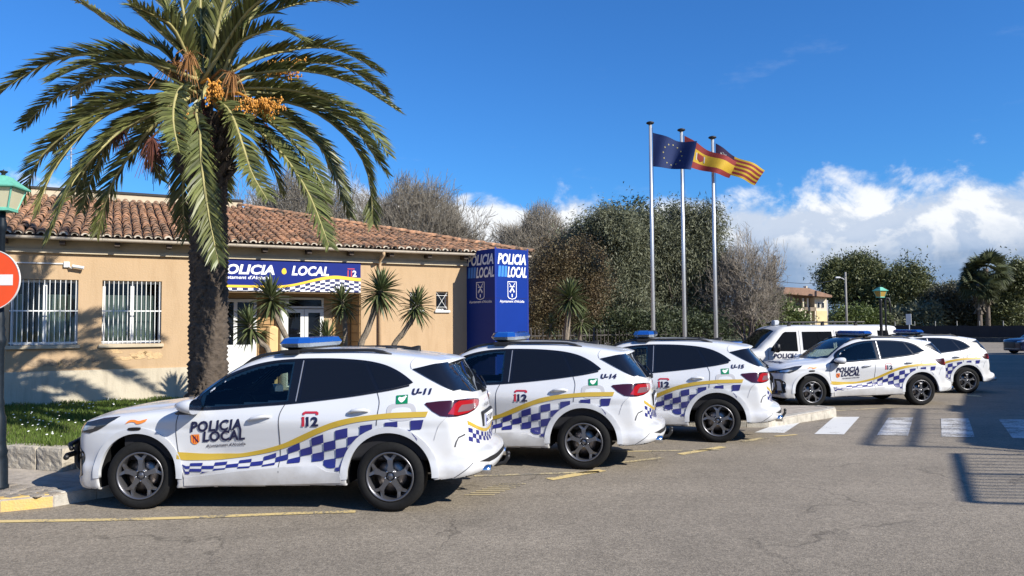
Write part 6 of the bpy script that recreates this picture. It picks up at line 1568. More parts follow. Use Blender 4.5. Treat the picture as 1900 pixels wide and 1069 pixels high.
# ---- two fan palms far right
M_fan=mat('fan_palm_leaf',(.055,.070,.028),.5,island=.5,trans=.15,var=.3,vscale=.5,col2=(.085,.095,.045)); M_skirt=mat('dead_palm_skirt',(.13,.105,.075),.9,island=.4)
def fan_palm(cx,top,base_y,dist,cr,seed,label):
    b=pix(cx,600,dist); b.z=-.55; h=pix(cx,top,dist).z-b.z; root=empty('fan_palm',b,0,label,'palm tree','fan palms beyond the far fence'); r=np.random.default_rng(seed)
    t=MB(); t.sm=True; t.tube([(0,0,0),(.05,0,h*.4),(-.05,0,h*.75),(0,0,h*.9)],[.34,.26,.24,.28],10); t.build('trunk',M_bark,root)
    V=[];F=[]
    for k in range(60):
        el=math.asin(r.uniform(-.75,1.0)); az=k*2.4; d=Vector((math.cos(az)*math.cos(el),math.sin(az)*math.cos(el),math.sin(el))); c=Vector((0,0,h*.86))+d*cr*.55; L=cr*(.5+.2*r.random())
        s=d.cross(Vector((0,0,1))).normalized(); u=s.cross(d); ro=r.uniform(-1.2,1.2); s=(s*math.cos(ro)+u*math.sin(ro)); u=s.cross(d)
        for j in range(15):
            a=R(-80+160*j/14); v=d*math.cos(a)+s*math.sin(a); tip=c+v*L+Vector((0,0,-.25*L*abs(math.sin(a))-.1*L)); q=v.cross(u).normalized()*L*.055; i0=len(V); m=c+v*L*.55
            V+=[c,m-q,tip,m+q]; F.append((i0,i0+1,i0+2,i0+3))
        i0=len(V); V+=[Vector((0,0,h*.86))-s*.03,Vector((0,0,h*.86))+s*.03,c+s*.02,c-s*.02]; F.append((i0,i0+1,i0+2,i0+3))
    link('crown',npmesh('crown',[tuple(v) for v in V],F),M_fan,root)
    V=[];F=[]
    for k in range(160):
        az=r.uniform(0,6.28); z=h*(.84-.30*r.random()); rr_=.32+.5*r.random(); p=Vector((math.cos(az)*.25,math.sin(az)*.25,z)); e=Vector((math.cos(az)*rr_,math.sin(az)*rr_,z-.9-.4*r.random())); q=Vector((-math.sin(az),math.cos(az),0))*.12; i0=len(V); V+=[p-q*.3,p+q*.3,e+q,e-q]; F.append((i0,i0+1,i0+2,i0+3))
    link('dead_leaf_skirt',npmesh('dead_leaf_skirt',[tuple(v) for v in V],F),M_skirt,root)
fan_palm(1833,484,606,98,2.9,1,'taller fan palm with two toned crown above the black fence'); fan_palm(1818,515,606,97,2.4,2,'shorter fan palm leaning into its taller neighbour')
# weeds along the lawn edge and at the base of the wall
# ================================================================== flagpoles and flags
M_alu=mat('aluminium_pole',(.62,.63,.64),.35,.5,var=.06); M_cap=mat('dark_cap',(.02,.02,.022),.6)
FD=23.0
def flagpole(px,py_top,label):
    b=pix(px+6,600,FD); b.z=PZ-.05; t=pix(px,py_top,FD); root=empty('flagpole',b,0,label,'flagpole','flagpoles'); H=t-b; H=Vector((H.x*.35,0,H.z))
    p=MB(); p.sm=True; p.tube([(0,0,0),H*.5,H],[.062,.055,.045],14); p.build('pole',M_alu,root)
    c=MB(); c.sm=True; c.lathe([(.0,-.03),(.05,-.025),(.115,.01),(.125,.03),(.10,.055),(.04,.075),(0,.08)],16,Matrix.Translation(H)); c.build('cap',M_cap,root)
    k=MB(); k.tube([H*.16+Vector((.06,-.05,0)),H*.16+Vector((.11,-.08,.02))],.012,6); k.lathe([(.066,-.02),(.07,-.02),(.07,.02),(.066,.02)],14,Matrix.Translation(H*.16)); k.build('cleat',M_cap,root)
    h=MB(); h.tube([H*.16+Vector((.075,-.05,0)),H*.55+Vector((.070,-.055,0)),H*.985+Vector((.06,-.05,0))],.006,5); h.build('halyard',M_cap,root); return root,b,H
fp=[flagpole(1206,230,'leftmost of the three flagpoles, flying the dark blue flag'),flagpole(1264,243,'middle flagpole of the three, flying the red and yellow flag'),flagpole(1322,257,'rightmost flagpole, flying the striped flag with dark canton')]
def flag_mat(name,col): return mat(name,col,.75,trans=.18,bump=.15,bscale=120)
FM=dict(eu=flag_mat('flag_navy',(.012,.030,.12)),star=flag_mat('flag_star',(.62,.55,.22)),red=flag_mat('flag_red',(.30,.035,.03)),yel=flag_mat('flag_yellow',(.66,.42,.03)),pur=flag_mat('flag_purple',(.035,.012,.05)),wht=flag_mat('flag_white',(.6,.6,.6)))
def flag(name,tl,bl,tr,br,depth,waves,colf,order,label,nu=72,nv=40,bulge=.10,ph=0.):
    """cloth spanned between four pixels, hoist at the left; depth = metres the fly end swings away from the viewer"""
    P0,P1,P2,P3=[pix(*q,FD) for q in (tl,bl,tr,br)]; V=[];F=[];mi=[]; o=P0.copy()
    def S(u,v):
        # v 0 top .. 1 bottom
        p=(P0.lerp(P2,u)).lerp(P1.lerp(P3,u),v); w=u**.8
        d=bulge*w*math.sin(waves*2*math.pi*u+ph+v*.9)+.05*w*math.sin(waves*4.3*u+v*2.5+ph)
        sag=.05*math.sin(math.pi*u)*(1-v)*1.2
        return p+Vector((.30*d*(.5-v),depth*u-d*1.5,-sag+.25*d*(.5-v)))-o
    for i in range(nu+1):
        for j in range(nv+1): V.append(tuple(S(i/nu,j/nv)))
    m=nv+1
    for i in range(nu):
        for j in range(nv): F.append((i*m+j,i*m+j+1,i*m+m+j+1,i*m+m+j)); mi.append(order.index(colf((i+.5)/nu,(j+.5)/nv)))
    root=empty(name,o,0,label,'flag','flags on the three poles')
    link('cloth',npmesh('cloth',V,F,True,mi),[FM[c] for c in order],root); return root,S
# europe
eu,S=flag('flag',(1211,246),(1211,309),(1287,268),(1276,320),-.30,1.25,lambda u,v:'eu',['eu'],'dark blue flag with a ring of yellow stars')
for k in range(12):
    a=2*math.pi*k/12; cu,cv=.50+.24*math.cos(a),.52+.34*math.sin(a)
    for sgn in (-1,1):
        V=[];
        for j in range(10):
            rr_=(.032 if j%2==0 else .013); b=2*math.pi*j/10-math.pi/2; p=S(cu+rr_*math.cos(b)*.75,cv+rr_*math.sin(b)*1.1); V.append(p)
        nn=(V[2]-V[0]).cross(V[5]-V[0]).normalized()
        if nn.y>0: nn=-nn
        V=[tuple(v+nn*.006*(1 if sgn<0 else -1)) for v in V]+[tuple(S(cu,cv)+nn*.006*(1 if sgn<0 else -1))]
        link('star',npmesh('star',V,[(j,(j+1)%10,10) for j in range(10)]),FM['star'],eu)
# spain: the bands and a simple coat of arms
sp,S=flag('flag',(1270,252),(1270,308),(1363,303),(1350,333),-.30,1.6,lambda u,v:'red' if (v<.25 or v>.75) else 'yel',['red','yel'],'red and yellow banded flag with ragged fly end',ph=.6)
def patch(S,poly,m_,parent,name,lift=.006):
    V=[S(u,v) for u,v in poly]; nn=(V[1]-V[0]).cross(V[2]-V[0]).normalized(); nn=-nn if nn.y>0 else nn; c=sum(V,Vector())/len(V); V=[tuple(p+nn*lift) for p in V]+[tuple(c+nn*lift)]; k=len(poly); link(name,npmesh(name,V,[(j,(j+1)%k,k) for j in range(k)]),m_,parent)
patch(S,[(.27,.36),(.40,.36),(.40,.56),(.335,.66),(.27,.56)],FM['red'],sp,'coat_of_arms'); patch(S,[(.24,.36),(.26,.36),(.26,.64),(.24,.64)],FM['wht'],sp,'pillar'); patch(S,[(.41,.36),(.43,.36),(.43,.64),(.41,.64)],FM['wht'],sp,'pillar'); patch(S,[(.285,.31),(.385,.31),(.375,.355),(.295,.355)],FM['yel'],sp,'crown')
# balearic: bars with a dark canton
def bal(u,v):
    if u<.40 and v<.50: return 'pur'
    return 'red' if int(v*9)%2==1 else 'yel'
ba,S=flag('flag',(1328,266),(1328,314),(1416,318),(1398,346),-.25,1.5,bal,['pur','red','yel'],'red and yellow striped flag with dark purple canton',ph=1.5)
patch(S,[(.10,.24),(.14,.24),(.14,.18),(.17,.18),(.17,.24),(.21,.24),(.21,.18),(.24,.18),(.24,.24),(.29,.24),(.29,.36),(.10,.36)],FM['wht'],ba,'castle')
# ================================================================== street furniture
M_iron=mat('blue_black_iron',(.006,.011,.017),.5,var=.3,vscale=20,spec=.25); M_verd=mat('verdigris_copper',(.13,.42,.31),.6,var=.2,vscale=8); M_pane=mat('milky_lantern_glass',(.80,.75,.52),.5,trans=.35); M_amb=mat('amber_lantern_glass',(.50,.32,.07),.5,trans=.25); M_black=mat('black_iron',(.012,.012,.013),.5)
def lantern(root,H,s,pane):
    """four sided lantern: bottom at H, scale s"""
    def ring(z,h): return [(-h,-h,z),(h,-h,z),(h,h,z),(-h,h,z)]
    body=[ring(H+.0,s*.55),ring(H+.62*s*2,s*.88)]
    for i in range(4):
        j=(i+1)%4; V=[body[0][i],body[0][j],body[1][j],body[1][i]]; V=[Vector(v) for v in V]; c=sum(V,Vector())/4; V=[tuple(c+(v-c)*.93) for v in V]
        link('lantern_pane',npmesh('lantern_pane',V,[(0,1,2,3)]),pane,root)
    f=MB(); [f.tube([body[0][i],body[1][i]],s*.055,6) for i in range(4)]
    for r_ in body: [f.tube([r_[i],r_[(i+1)%4]],s*.05,6) for i in range(4)]
    f.box((-s*.6,-s*.6,H-s*.14),(s*.6,s*.6,H-s*.02)); f.build('lantern_frame',M_verd,root)
    z1=H+1.24*s; t=MB(); rs=[ring(z1,s*1.08),ring(z1+.07*s,s*1.10),ring(z1+.62*s,s*.46),ring(z1+.72*s,s*.40),ring(z1+.80*s,s*.16)]
    V=[v for r_ in rs for v in r_]; F=[(k*4+i,k*4+(i+1)%4,k*4+4+(i+1)%4,k*4+4+i) for k in range(4) for i in range(4)]+[(3,2,1,0),(16,17,18,19)]; t.add(V,F); t.build('lantern_roof',M_verd,root)
    fi=MB(); fi.sm=True; fi.lathe([(s*.14,z1+.80*s),(s*.10,z1+.90*s),(s*.20,z1+1.0*s),(s*.26,z1+1.06*s),(s*.05,z1+1.12*s),(0,z1+1.2*s)],10); fi.build('finial',M_black,root)
# near lamp post at the left edge
LP=gpix(-8,908,PZ); LP.z=PZ; lp=empty('lamp_post',LP,R(8),'dark iron lamp post with green copper lantern at the left edge','lamp post'); LPD=LP.y
def zat(y): return pix(6,y,LPD).z-PZ
po=MB(); po.sm=True
k_=LPD/FPX
pr=[(.128,0),(.128,.04),(.118,.05),(.112,zat(852)),(.102,zat(846)),(.112,zat(838)),(.098,zat(832)),(.090,zat(822)),(.088,zat(775)),(.072,zat(768)),(.062,zat(755)),(.068,zat(748)),(.056,zat(738)),(.052,zat(645)),(.070,zat(637)),(.074,zat(630)),(.055,zat(622)),(.060,zat(612)),(.048,zat(604)),(.056,zat(592)),(.044,zat(585)),(.036,zat(560)),(.034,zat(430)),(.045,zat(428)),(.05,zat(418)),(.034,zat(405)),(.034,zat(392))]
po.lathe(pr,24); po.build('post',M_iron,lp)
lantern(lp,zat(388),.19,M_pane)
# round no-entry sign on it
M_sred=mat('sign_red',(.72,.075,.015),.45,var=.06,vscale=4); M_swht=mat('sign_white',(.72,.70,.66),.45); M_galv=MATS['galvanised']
sc=pix(-19,519.5,LPD-.10); sg=empty('no_entry_sign',sc,R(0),'round red no entry sign strapped to the lamp post','traffic sign')
q=Matrix.Rotation(R(90),4,'X'); RS_=.345
d=MB(); d.sm=False; d.lathe([(0,.004),(RS_*.975,.004),(RS_*.975,-.004)],56,q); d.build('disc',M_sred,sg)
d=MB(); d.lathe([(RS_*.976,-.012),(RS_*.976,.007),(RS_,.009),(RS_,-.012)],56,q,cap=False); d.build('rim',M_swht,sg)
MB().box((-.245,-.0075,-.062),(.330*.80,-.0042,.060)).build('white_bar',M_swht,sg)
MB().box((-.05,.01,-.20),(.16,.03,-.17)).box((-.05,.01,.17),(.16,.03,.20)).build('strap',M_galv,sg)
# lantern on the far side of the crossing
ld=21.5; b=pix(1636,640,ld); b.z=gz(b.x,b.y); l2=empty('street_lantern',b,R(20),'black street lantern with green roof behind the parked cars','lamp post'); tz=lambda y:pix(1636,y,ld).z-b.z
p2=MB(); p2.sm=True; p2.lathe([(.09,0),(.09,.3),(.06,.4),(.045,.6),(.040,tz(560)),(.05,tz(557)),(.03,tz(554))],12); p2.build('post',M_black,l2)
lantern(l2,tz(551),.135,M_amb)
b2=pix(1645,640,ld+.4); b2.z=gz(b2.x,b2.y); bp=MB(); bp.sm=True; bp.tube([(0,0,0),(0,0,tz(556)),(.03,0,tz(552)),(.10,0,tz(553)),(.13,0,tz(562)),(.13,0,tz(580))],.028,8); o=bp.build('bent_post',M_black); o.location=b2; tag(o,'thin black post with hooked top beside the street lantern','post')
# far street light, telegraph pole, wire
d3=95; b=pix(1571,600,d3); b.z=-.55; s3=empty('street_light',b,0,'tall grey street light in front of the far pine','street light'); z3=lambda y:pix(1571,y,d3).z-b.z
m=MB(); m.sm=True; m.tube([(0,0,0),(0,0,z3(505))],[.16,.12],8); m.build('pole',mat('grey_concrete_pole',(.25,.24,.22),.9),s3); m=MB(); m.tube([(0,0,z3(520)),(-.5,0,z3(516)),(-.75,0,z3(515))],.05,6); m.bbox((-1.25,-.12,z3(516.5)),(-.65,.12,z3(513.5)),.05); m.build('lamp_head',mat('lamp_head_grey',(.6,.6,.6),.5),s3)
b=pix(1439,600,60); b.z=-.4; t=MB(); t.sm=True; zt=pix(1439,474,60).z-b.z; t.tube([(0,0,0),(0,0,zt)],[.15,.10],8); o=t.build('telegraph_pole',mat('dark_wood_pole',(.055,.045,.035),.9)); o.location=b; tag(o,'dark wooden telegraph pole right of the bare tree','pole')
w=MB(); a_=pix(1439,522,60); b_=pix(1571,512,95); w.tube([a_.lerp(b_,i/12)+Vector((0,0,-.5*math.sin(math.pi*i/12))) for i in range(13)],.02,4); tag(w.build('overhead_wire',M_black),'thin overhead wire between the far poles','wire')
# iron fence behind the flagpoles, each bar a part
M_rust=mat('dark_iron_bar',(.05,.042,.036),.7,var=.3,vscale=10)
fa=pix(985,600,24.0); fb=pix(1345,600,26.5); fa.z=fb.z=0; fdir=(fb-fa); fl_=fdir.length; fence=empty('iron_fence',(fa.x,fa.y,PZ),math.atan2(fdir.y,fdir.x),'tall dark iron bar fence behind the flagpoles','fence')
bar=MB().box((-.009,-.009,0),(.009,.009,1.62)).mesh('bar'); bar.materials.append(M_rust)
for k in range(int(fl_/.135)):
    o=bpy.data.objects.new('bar',bar); COL.objects.link(o); o.parent=fence; o.location=(k*.135,0,.02)
for z in (.2,1.42): MB().box((0,-.02,z),(fl_,-.0095,z+.04)).build('rail',M_rust,fence)
for k in range(int(fl_/2.2)+1): MB().box((k*2.2-.03,.01,0),(k*2.2+.03,.07,1.7)).build('fence_post',M_rust,fence)
tr=MB(); tr.sm=True; p0=pix(1073,635,22.3); p1=pix(1165,628,22.6); p0.z=p1.z=1.18; tr.tube([Vector((p0.x,p0.y,PZ)),p0,p1,Vector((p1.x,p1.y,PZ))],.025,8); tag(tr.build('white_handrail',M_wfr),'low white tubular handrail in front of the iron fence','rail')
# far black fabric fence on a stone wall
M_fab=mat('black_fence_fabric',(.012,.013,.018),.8,var=.3,vscale=.8); M_rubble=mat('dark_rubble_wall',(.075,.07,.065),.95,var=.5,vscale=3.5,bump=.8,bscale=4)
q0=pix(1660,600,96); q1=pix(1990,600,80); q0.z=q1.z=-.62; dd=(q1-q0); ff=empty('screened_fence',q0,math.atan2(dd.y,dd.x),'black screened fence on a low stone wall across the street','fence'); Lf=dd.length
MB().box((0,-.2,0),(Lf,.2,.62)).build('stone_wall',M_rubble,ff)
for k in range(int(Lf/2.5)):
    pz=MB(); n=6; V=[];F=[]
    for i in range(n+1):
        for z in (.63,1.95+.03*math.sin(k*2.1+i)): V.append((k*2.5+2.5*i/n,.03*math.sin(i*1.3+k),z))
    F=[(2*i,2*i+2,2*i+3,2*i+1) for i in range(n)]; pz.add(V,F); pz.build('fabric_panel',M_fab,ff); MB().box((k*2.5-.03,.04,.6),(k*2.5+.03,.1,2.5)).build('fence_post',mat('pale_post',(.35,.34,.31),.8),ff)
# small sign post above the fence, litter container
b=pix(1687,600,60); b.z=-.4; s4=empty('sign_post',b,R(-60),'small white sign on a thin post above the far cars','traffic sign'); MB().tube([(0,0,0),(0,0,pix(1687,592,60).z+.4)],.035,8).build('post',M_galv,s4); zz=pix(1687,598,60).z+.4; MB().box((-.22,-.07,zz-.2),(.22,-.05,zz+.65)).build('sign_plate',M_swht,s4)
gb_=pix(1380,640,30); gb_.z=-.12; gbx=empty('recycling_bin',gb_,R(10),'dark recycling container with blue and orange lid left of the van','container'); mb=MB(); mb.bbox((-.95,-.5,.1),(.95,.5,1.05),.05); mb.build('bin_body',mat('bin_grey',(.06,.06,.065),.6),gbx); MB().bbox((-.98,-.52,1.06),(-.0,.52,1.28),.03).build('blue_lid',mat('bin_blue',(.03,.12,.40),.5),gbx); MB().bbox((.01,-.52,1.06),(.98,.52,1.26),.03).build('orange_lid',mat('bin_orange',(.55,.20,.06),.5),gbx)
# ================================================================== far house
hd_=97; hb=pix(1455,602,hd_); hb.z=-.7; hs=empty('far_house',hb,R(12),'pale two storey house with brown roof far down the street','house'); K=hd_/FPX
def hx(px): return (px-1455)*K
def hz(py): return pix(1500,py,hd_).z-hb.z
M_hs=mat('house_cream',(.62,.54,.40),.9,var=.1,vscale=.5); M_hb=mat('house_brown_stone',(.22,.17,.12),.9,var=.25,vscale=1.5,bump=.3); M_hr=mat('house_roof',(.25,.15,.10),.9,var=.25,vscale=2); M_hy=mat('house_yellow',(.66,.52,.27),.9,var=.15,vscale=.6); M_or=mat('orange_roof',(.55,.25,.12),.9,var=.25,vscale=1.5)
MB().box((hx(1452),0,0),(hx(1474),7,hz(545))).build('wall',M_hb,hs); MB().box((hx(1474),1.2,0),(hx(1520),7,hz(548))).build('wall',M_hb,hs); MB().box((hx(1521),.2,0),(hx(1546),6,hz(551))).build('wall',M_hs,hs); MB().box((hx(1523),.0,0),(hx(1545),.18,hz(577))).build('yellow_wall',M_hy,hs)
MB().prism([(hx(1448),hz(545)),(hx(1548),hz(552)),(hx(1548),hz(548)),(hx(1500),hz(535)),(hx(1452),hz(533)),(hx(1448),hz(541))],-.8,7.4,'y').build('roof',M_hr,hs)
MB().prism([(hx(1488),hz(540)),(hx(1528),hz(540)),(hx(1522),hz(533)),(hx(1508),hz(531)),(hx(1494),hz(534))],7.5,14,'y').build('rear_roof',M_or,hs)
MB().box((hx(1474),-.2,hz(577)),(hx(1494),1.19,hz(572))).build('balcony',M_hs,hs); MB().box((hx(1495),-.2,hz(577)),(hx(1520),1.19,hz(570))).build('balcony',M_hb,hs)
for px in (1493.5,1503): MB().box((hx(px),-.1,hz(571.5)),(hx(px+2.4),.1,hz(553))).build('column',M_hs,hs)
for px in (1476,1486,1497,1508,1518): MB().box((hx(px),-.15,0),(hx(px+2.4),.1,hz(577.5))).build('column',M_hs,hs)
for px in (1526,1535): 
    f=MB().box((hx(px),.13,hz(571)),(hx(px+5.5),.19,hz(561))).build('window',M_wfr,hs); MB().box((hx(px+.8),.10,hz(570.4)),(hx(px+4.7),.12,hz(561.6))).build('pane',M_dgl,f)
f=MB().box((hx(1481),1.13,hz(571)),(hx(1488),1.19,hz(560))).build('window',M_hb,hs); MB().box((hx(1482),1.10,hz(571)),(hx(1487),1.12,hz(561))).build('pane',M_dgl,f)
for px,a,b_ in ((1444,527,545),(1454,527,540),(1531,528,536)): MB().box((hx(px),3,hz(b_)),(hx(px+2.5),3.6,hz(a))).build('chimney',M_hs,hs)
MB().box((hx(1548),1.5,0),(hx(1562),6,hz(556))).build('annex_wall',mat('annex_grey',(.33,.33,.34),.9),hs)
# ================================================================== vans and the passing car
VL=4.9; VW_=.95; VH=1.97
def van_sdf(P,arches=True):
    x=P[...,0]; y=np.abs(P[...,1]); z=P[...,2]
    T=VAN_T(x-.16*y*y*np.clip(1-np.abs(x-.35)/.9,0,1)); e=.01; sl=(VAN_T(x+e)-VAN_T(x-e))/(2*e); gt=(z-(T-.05*(y/.9)**2.5))/np.sqrt(1+sl*sl)
    Y=.95+VAN_D(z)-.02*sstep(-.3,-.9,x); gs=y-Y; gf=(VAN_F(z)+.20*(y/.95)**3)-x; gr=x-(3.98-.06*(y/.95)**4-.04*sstep(1.0,1.9,z)); gb=.26-z
    g=smax(gt,gs,.10); g=smax(g,gf,.07); g=smax(g,gr,.07); g=smax(g,gb,.04)
    if arches:
        for cx in (0,3.0): g=np.maximum(g,np.minimum(.41-np.hypot(x-cx,z-.36),y-.55))
    return g
VAN_T=pchip([(-1.1,.92),(-.88,1.02),(-.7,1.10),(-.3,1.20),(-.12,1.25),(.1,1.44),(.45,1.74),(.62,1.86),(.85,1.94),(1.3,1.965),(3.6,1.965),(3.85,1.94),(4.2,1.85)])
VAN_D=pchip([(.2,-.05),(.35,-.01),(.6,0),(1.0,0),(1.15,-.02),(1.9,-.14)]); VAN_F=pchip([(.2,-.80),(.35,-.88),(.7,-.90),(.95,-.86),(1.2,-.75)])
VB=Body(lambda P:van_sdf(P,False),(1.5,0,1.0)); M_vp=mat('white_van_paint',(.58,.58,.565),.4,coat=.3,var=.05,vscale=3)
def build_van(front_detail=True):
    root=empty('police_van',(0,0,0)); V,F=surface_nets(van_sdf,(-1.0,-1.1,.14),(4.1,1.1,2.1),.035); c=V[F].mean(1)
    inw=((np.hypot(c[:,0],c[:,2]-.36)<.425)|(np.hypot(c[:,0]-3.0,c[:,2]-.36)<.425))&(np.abs(van_sdf(c,False))>.02)
    def sub(m): f=F[m]; u,inv=np.unique(f,return_inverse=True); return V[u],inv.reshape(f.shape)
    v,f=sub(~inw); link('body',npmesh('body',v,f,True),M_vp,root); v,f=sub(inw); link('wheel_arch_liner',npmesh('wheel_arch_liner',v,f,True),M_liner,root)
    put('front_window',VB.panel([(.34,1.18),(.36,1.25),(.78,1.72),(.85,1.76),(1.22,1.76),(1.22,1.17)],'L',.010,.02,.06),M_pg,root,True)
    put('side_window',VB.panel([(1.40,1.20),(1.40,1.76),(2.36,1.76),(2.40,1.24)],'L',.010,.02,.08),M_pg,root,True); put('side_window',VB.panel([(2.52,1.24),(2.50,1.76),(3.55,1.76),(3.60,1.28)],'L',.010,.02,.08),M_pg,root,True)
    put('windscreen',VB.panel([(-.02,-.70),(-.10,-.35),(-.12,0),(-.10,.35),(-.02,.70),(.58,.64),(.585,0),(.58,-.64)],'top',.008,.02,.08),M_pg,root)
    put('door_gap',VB.ribbon([(.26,1.20),(.24,.85),(.36,.50)],'L',.01,.004),M_gap,root,True); put('door_gap',VB.ribbon([(1.30,1.80),(1.30,1.0),(1.30,.38)],'L',.01,.004),M_gap,root,True); put('door_gap',VB.ribbon([(2.45,1.80),(2.45,1.0),(2.45,.38)],'L',.01,.004),M_gap,root,True)
    put('grille',VB.panel([(-.55,.98),(.55,.98),(.52,.84),(-.52,.84)],'front',.008,.02,.06),M_gloss,root); put('lower_grille',VB.panel([(-.68,.68),(.68,.68),(.60,.46),(-.60,.46)],'front',.008,.02,.06),M_blk,root); put('headlamp',VB.panel([(.56,1.0),(.86,1.01),(.88,.90),(.80,.82),(.56,.83)],'front',.009,.02,.05),M_hl,root,True); put('headlamp_reflector',VB.panel([(.62,.97),(.70,.97),(.70,.89),(.62,.89)],'front',.012,.01,.05),M_hl2,root,True)
    for sy in (-1,1): 
        m=MB(); m.sm=True; m.bbox((.40,min(sy*1.0,sy*1.20),1.14),(.54,max(sy*1.0,sy*1.20),1.42),.04); m.box((.44,min(sy*.88,sy*1.02),1.16),(.50,max(sy*.88,sy*1.02),1.22)); m.build('door_mirror',M_blk,root)
    put('sill_trim',VB.panel([(.45,.30),(.45,.36),(2.55,.36),(2.55,.30)],'L',.008,.02,.1),M_blk,root,True)
    for x,sy in ((0,-1),(0,1),(3.0,-1),(3.0,1)): make_wheel('wheel',root,(x,sy*.80,.345),sy>0,WP)
    return root
van=build_van()
decal(VB,'L','POLICIA',.42,.955,.78,.15,M_dnavy,van,shear=.15,bold=.045); decal(VB,'L','LOCAL',.62,.775,.56,.15,M_dnavy,van,shear=.15,bold=.045); decal_poly(VB,'L',[(.46,.92),(.56,.92),(.56,.82),(.51,.78),(.46,.82)],M_dor,van,'crest')
V_,F_=text2d('POLICIA',.9,.12,.1,.04); P_,g_=VB.onto(np.stack([-.62+V_[:,1],.45-V_[:,0]],1),'top',.006); link('lettering',npmesh('lettering',P_,F_),M_dnavy,van)
rr=MB()
for y in (-.62,.62): rr.tube([(.95,y,2.05),(3.6,y,2.05)],.025,6)
for x in (1.1,2.2,3.3): rr.tube([(x,-.7,2.06),(x,.7,2.06)],.02,6); rr.box((x-.04,-.66,1.93),(x+.04,-.58,2.05)); rr.box((x-.04,.58,1.93),(x+.04,.66,2.05))
rr.build('roof_rack',M_blk,van); MB().bbox((.86,-.12,1.95),(1.04,.10,2.12),.03).build('roof_box',mat('roof_box_grey',(.5,.52,.54),.5),van)
def place_van(root,px,py,dist,th,label,sc=1.0):
    # px,py: front wheel hub of the near side
    w=pix(px,py,dist); rot=Matrix.Rotation(-R(th),3,'Z'); p=w-rot@(Vector((0,-.95,.345))*sc); root.location=(p.x,p.y,gz(p.x,p.y)); root.rotation_euler=(0,0,-R(th)); root.scale=(sc,)*3; tag(root,label,'police van','white vans parked behind')
van2=copy_tree(van)
for c in list(van2.children):
    if c.name.startswith(('lettering','crest','roof_rack','roof_box')): bpy.data.objects.remove(c)
place_van(van,1412,706,23.3,-7,'white police van with black lettering behind the parked cars'); place_van(van2,1478,699,27.0,-7,'plain white van half hidden behind the police van')
# dark car crossing at the right edge
dc=empty('dark_car',(0,0,0)); M_nb=mat('navy_car_paint',(.008,.010,.035),.25,coat=.6)
V,F=surface_nets(lambda P:suv_sdf(P,True),(-1.0,-1.0,.10),(3.82,1.0,1.76),.05); link('body',npmesh('body',V,F,True),M_nb,dc); put('side_window',SB.panel(DLO,'L',.02,.03,.08),M_pg,dc,True); put('windscreen',SB.panel(WSH,'top',.02,.02,.1),M_pg,dc)
put('headlamp',SB.panel(uv3([(-.80,-.62,.795),(-.61,-.887,.81),(-.36,-.907,.884),(-.225,-.865,.97),(-.538,-.855,.925),(-.78,-.64,.855)],'FL'),'FL',.02,.02,.06),M_hl2,dc,True); put('grille',SB.panel([(-.5,.8),(.5,.8),(.5,.4),(-.5,.4)],'front',.02,.02,.08),M_blk,dc)
for x,sy in ((0,-1),(0,1),(WB,-1),(WB,1)): make_wheel('wheel',dc,(x,sy*.785,HUBZ),sy>0,WP)
w=pix(1914,653,50); dc.location=(w.x,w.y+.9,gz(w.x,w.y+.9)); dc.rotation_euler=(0,0,R(3)); tag(dc,'dark blue car just entering at the right edge','car')
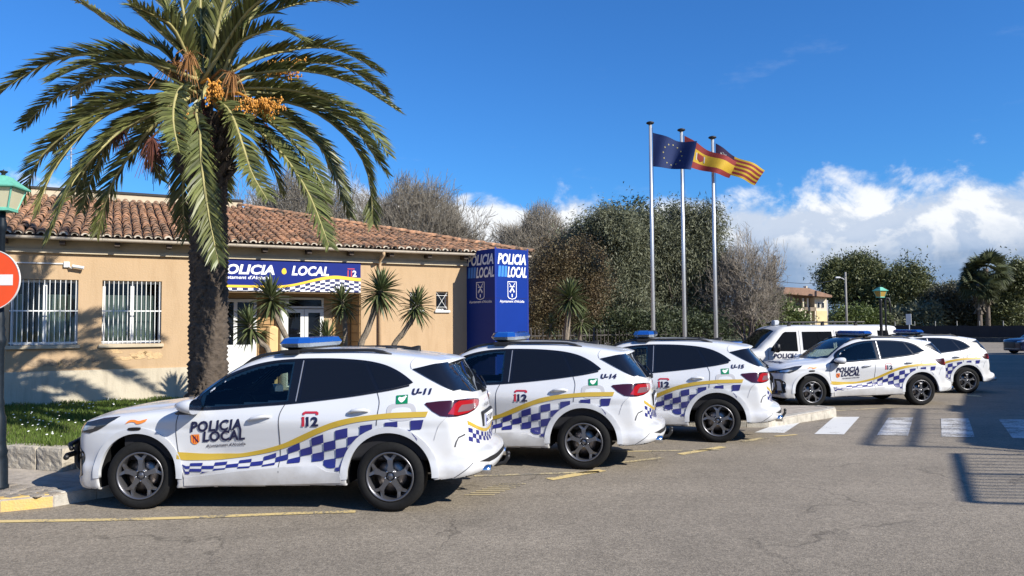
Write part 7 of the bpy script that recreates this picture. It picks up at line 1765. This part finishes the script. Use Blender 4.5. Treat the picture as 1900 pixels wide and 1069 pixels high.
# ================================================================== the house across the street (out of frame) that shades the crossing
def shade_house():
    u=Vector((.53,.85,0)).normalized(); v=Vector((.85,-.53,0)).normalized()   # along the street / away from it
    hgt=6.0; k=1/math.tan(SUN_EL); sh=Vector((-sdir.x,-sdir.y,0)).normalized()*k
    def cas(px,py,h):            # point at height h above the ground whose shadow lands on that pixel
        g=gp(px,py); return Vector((g.x,g.y,0))-sh*h
    A=cas(1792,826,hgt); root=empty('corner_house',(A.x,A.y,0),0,'cream two storey corner house across the street','building')
    # plan: near corner at A, street front follows u, end wall follows the near edge of the shadow
    e=(cas(1900,836,hgt)-A); e.z=0; e.normalize()
    Lu,Le=46.0,11.0; c0=Vector((0,0,0)); c1=u*Lu; c3=e*Le; c2=c1+c3
    mb=MB(); pl=[c0,c3,c2,c1]; 
    def pr(pl,z0,z1,mb): V=[(p.x,p.y,z0) for p in pl]+[(p.x,p.y,z1) for p in pl]; n=len(pl); mb.add(V,[tuple(range(n-1,-1,-1)),tuple(range(n,2*n))]+[(i,(i+1)%n,n+(i+1)%n,n+i) for i in range(n)])
    pr(pl,-.3,hgt-.002,mb); mb.build('wall',M_cream,root)
    ein=lambda a,d:[a]
    mb=MB(); o=.35; q=[c0-u*o*.0-e*o*0,c3,c2,c1]; pr([c0+e*.3+u*.3,c3-e*.3+u*.3,c2-e*.3-u*.3,c1+e*.3-u*.3],hgt,hgt+.25,mb); mb.build('flat_roof',M_hr,root)
    # windows and doors on the street front
    nf=Vector((-u.y,u.x,0)); 
    for s in range(7):
        for z0,z1 in ((1.0,2.3),(4.0,5.2)):
            a=c0+u*(2.0+s*5.5); b=a+u*1.2
            V=[a+nf*.03,b+nf*.03]; w=MB().add([(V[0].x,V[0].y,z0),(V[1].x,V[1].y,z0),(V[1].x,V[1].y,z1),(V[0].x,V[0].y,z1)],[(0,3,2,1)]).build('window',M_dgl,root)
    # stair tower that steps the shadow further out
    t0=cas(1866,714,hgt+.0); 
    def post(a,b,r,name='railing_post',m_=M_black):
        mb=MB(); mb.tube([Vector(a)-root.location,Vector(b)-root.location],r,6); return mb.build(name,m_,root)
    # roof terrace frame: two posts, top rail and wires, throwing the faint frame on the stripes
    hh=hgt+2.4
    def tp(px,py,h): p=cas(px,py,h); p.z=h; return p
    for (xa,ya,xb,yb,r_) in ((1607,826,1663,759,.05),(1690,828,1722,760,.05),(1605,826,1800,831,.05),(1664,759,1800,760,.05)): post(tp(xa,ya,hh),tp(xb,yb,hh),r_,'pergola_beam',M_bar)
    for y in (768,778,788,795,803): post(tp(1607+(826-y)*.82,y,hh),tp(1800,y+1,hh),.022,'pergola_wire',M_bar)
    for px,py in ((1800,831),(1800,760)): a=tp(px,py,hh); post(a,(a.x,a.y,hgt-.1),.05,'pergola_post',M_bar)
    # slatted screen on the terrace end
    h2=hgt-.8
    post(tp(1775,842,h2),tp(1800,932,h2),.05,'screen_beam',M_bar); post(tp(1800,932,h2),tp(2000,938,h2),.05,'screen_beam',M_bar); post(tp(1784,880,h2),tp(2000,882,h2),.03,'screen_beam',M_bar); post(tp(1775,842,h2),tp(2000,846,h2),.04,'screen_beam',M_bar)
    for i in range(14):
        y=850+i*5.6; post(tp(1777+(y-842)*.28,y,h2),tp(2000,y+3,h2),.018,'screen_slat',M_bar)
    for a in (tp(2000,846,h2),tp(2000,938,h2)): post(a,(a.x,a.y,-.2),.06,'screen_post',M_bar)
    # chimney / stair head making the notched outline
    g=cas(1774,762,hgt+1.6); 
    def blockc(px,py,h,lu,le):
        p=cas(px,py,h)-root.location; p.z=0; mb=MB(); pr([p,p+e*le,p+e*le+u*lu,p+u*lu],hgt,h,mb); mb.build('roof_block',M_cream,root)
    blockc(1772,764,hgt+1.5,1.6,2.0); blockc(1822,738,hgt+1.0,2.4,2.5); blockc(1820,716,hgt+1.6,1.0,3.0)
shade_house()
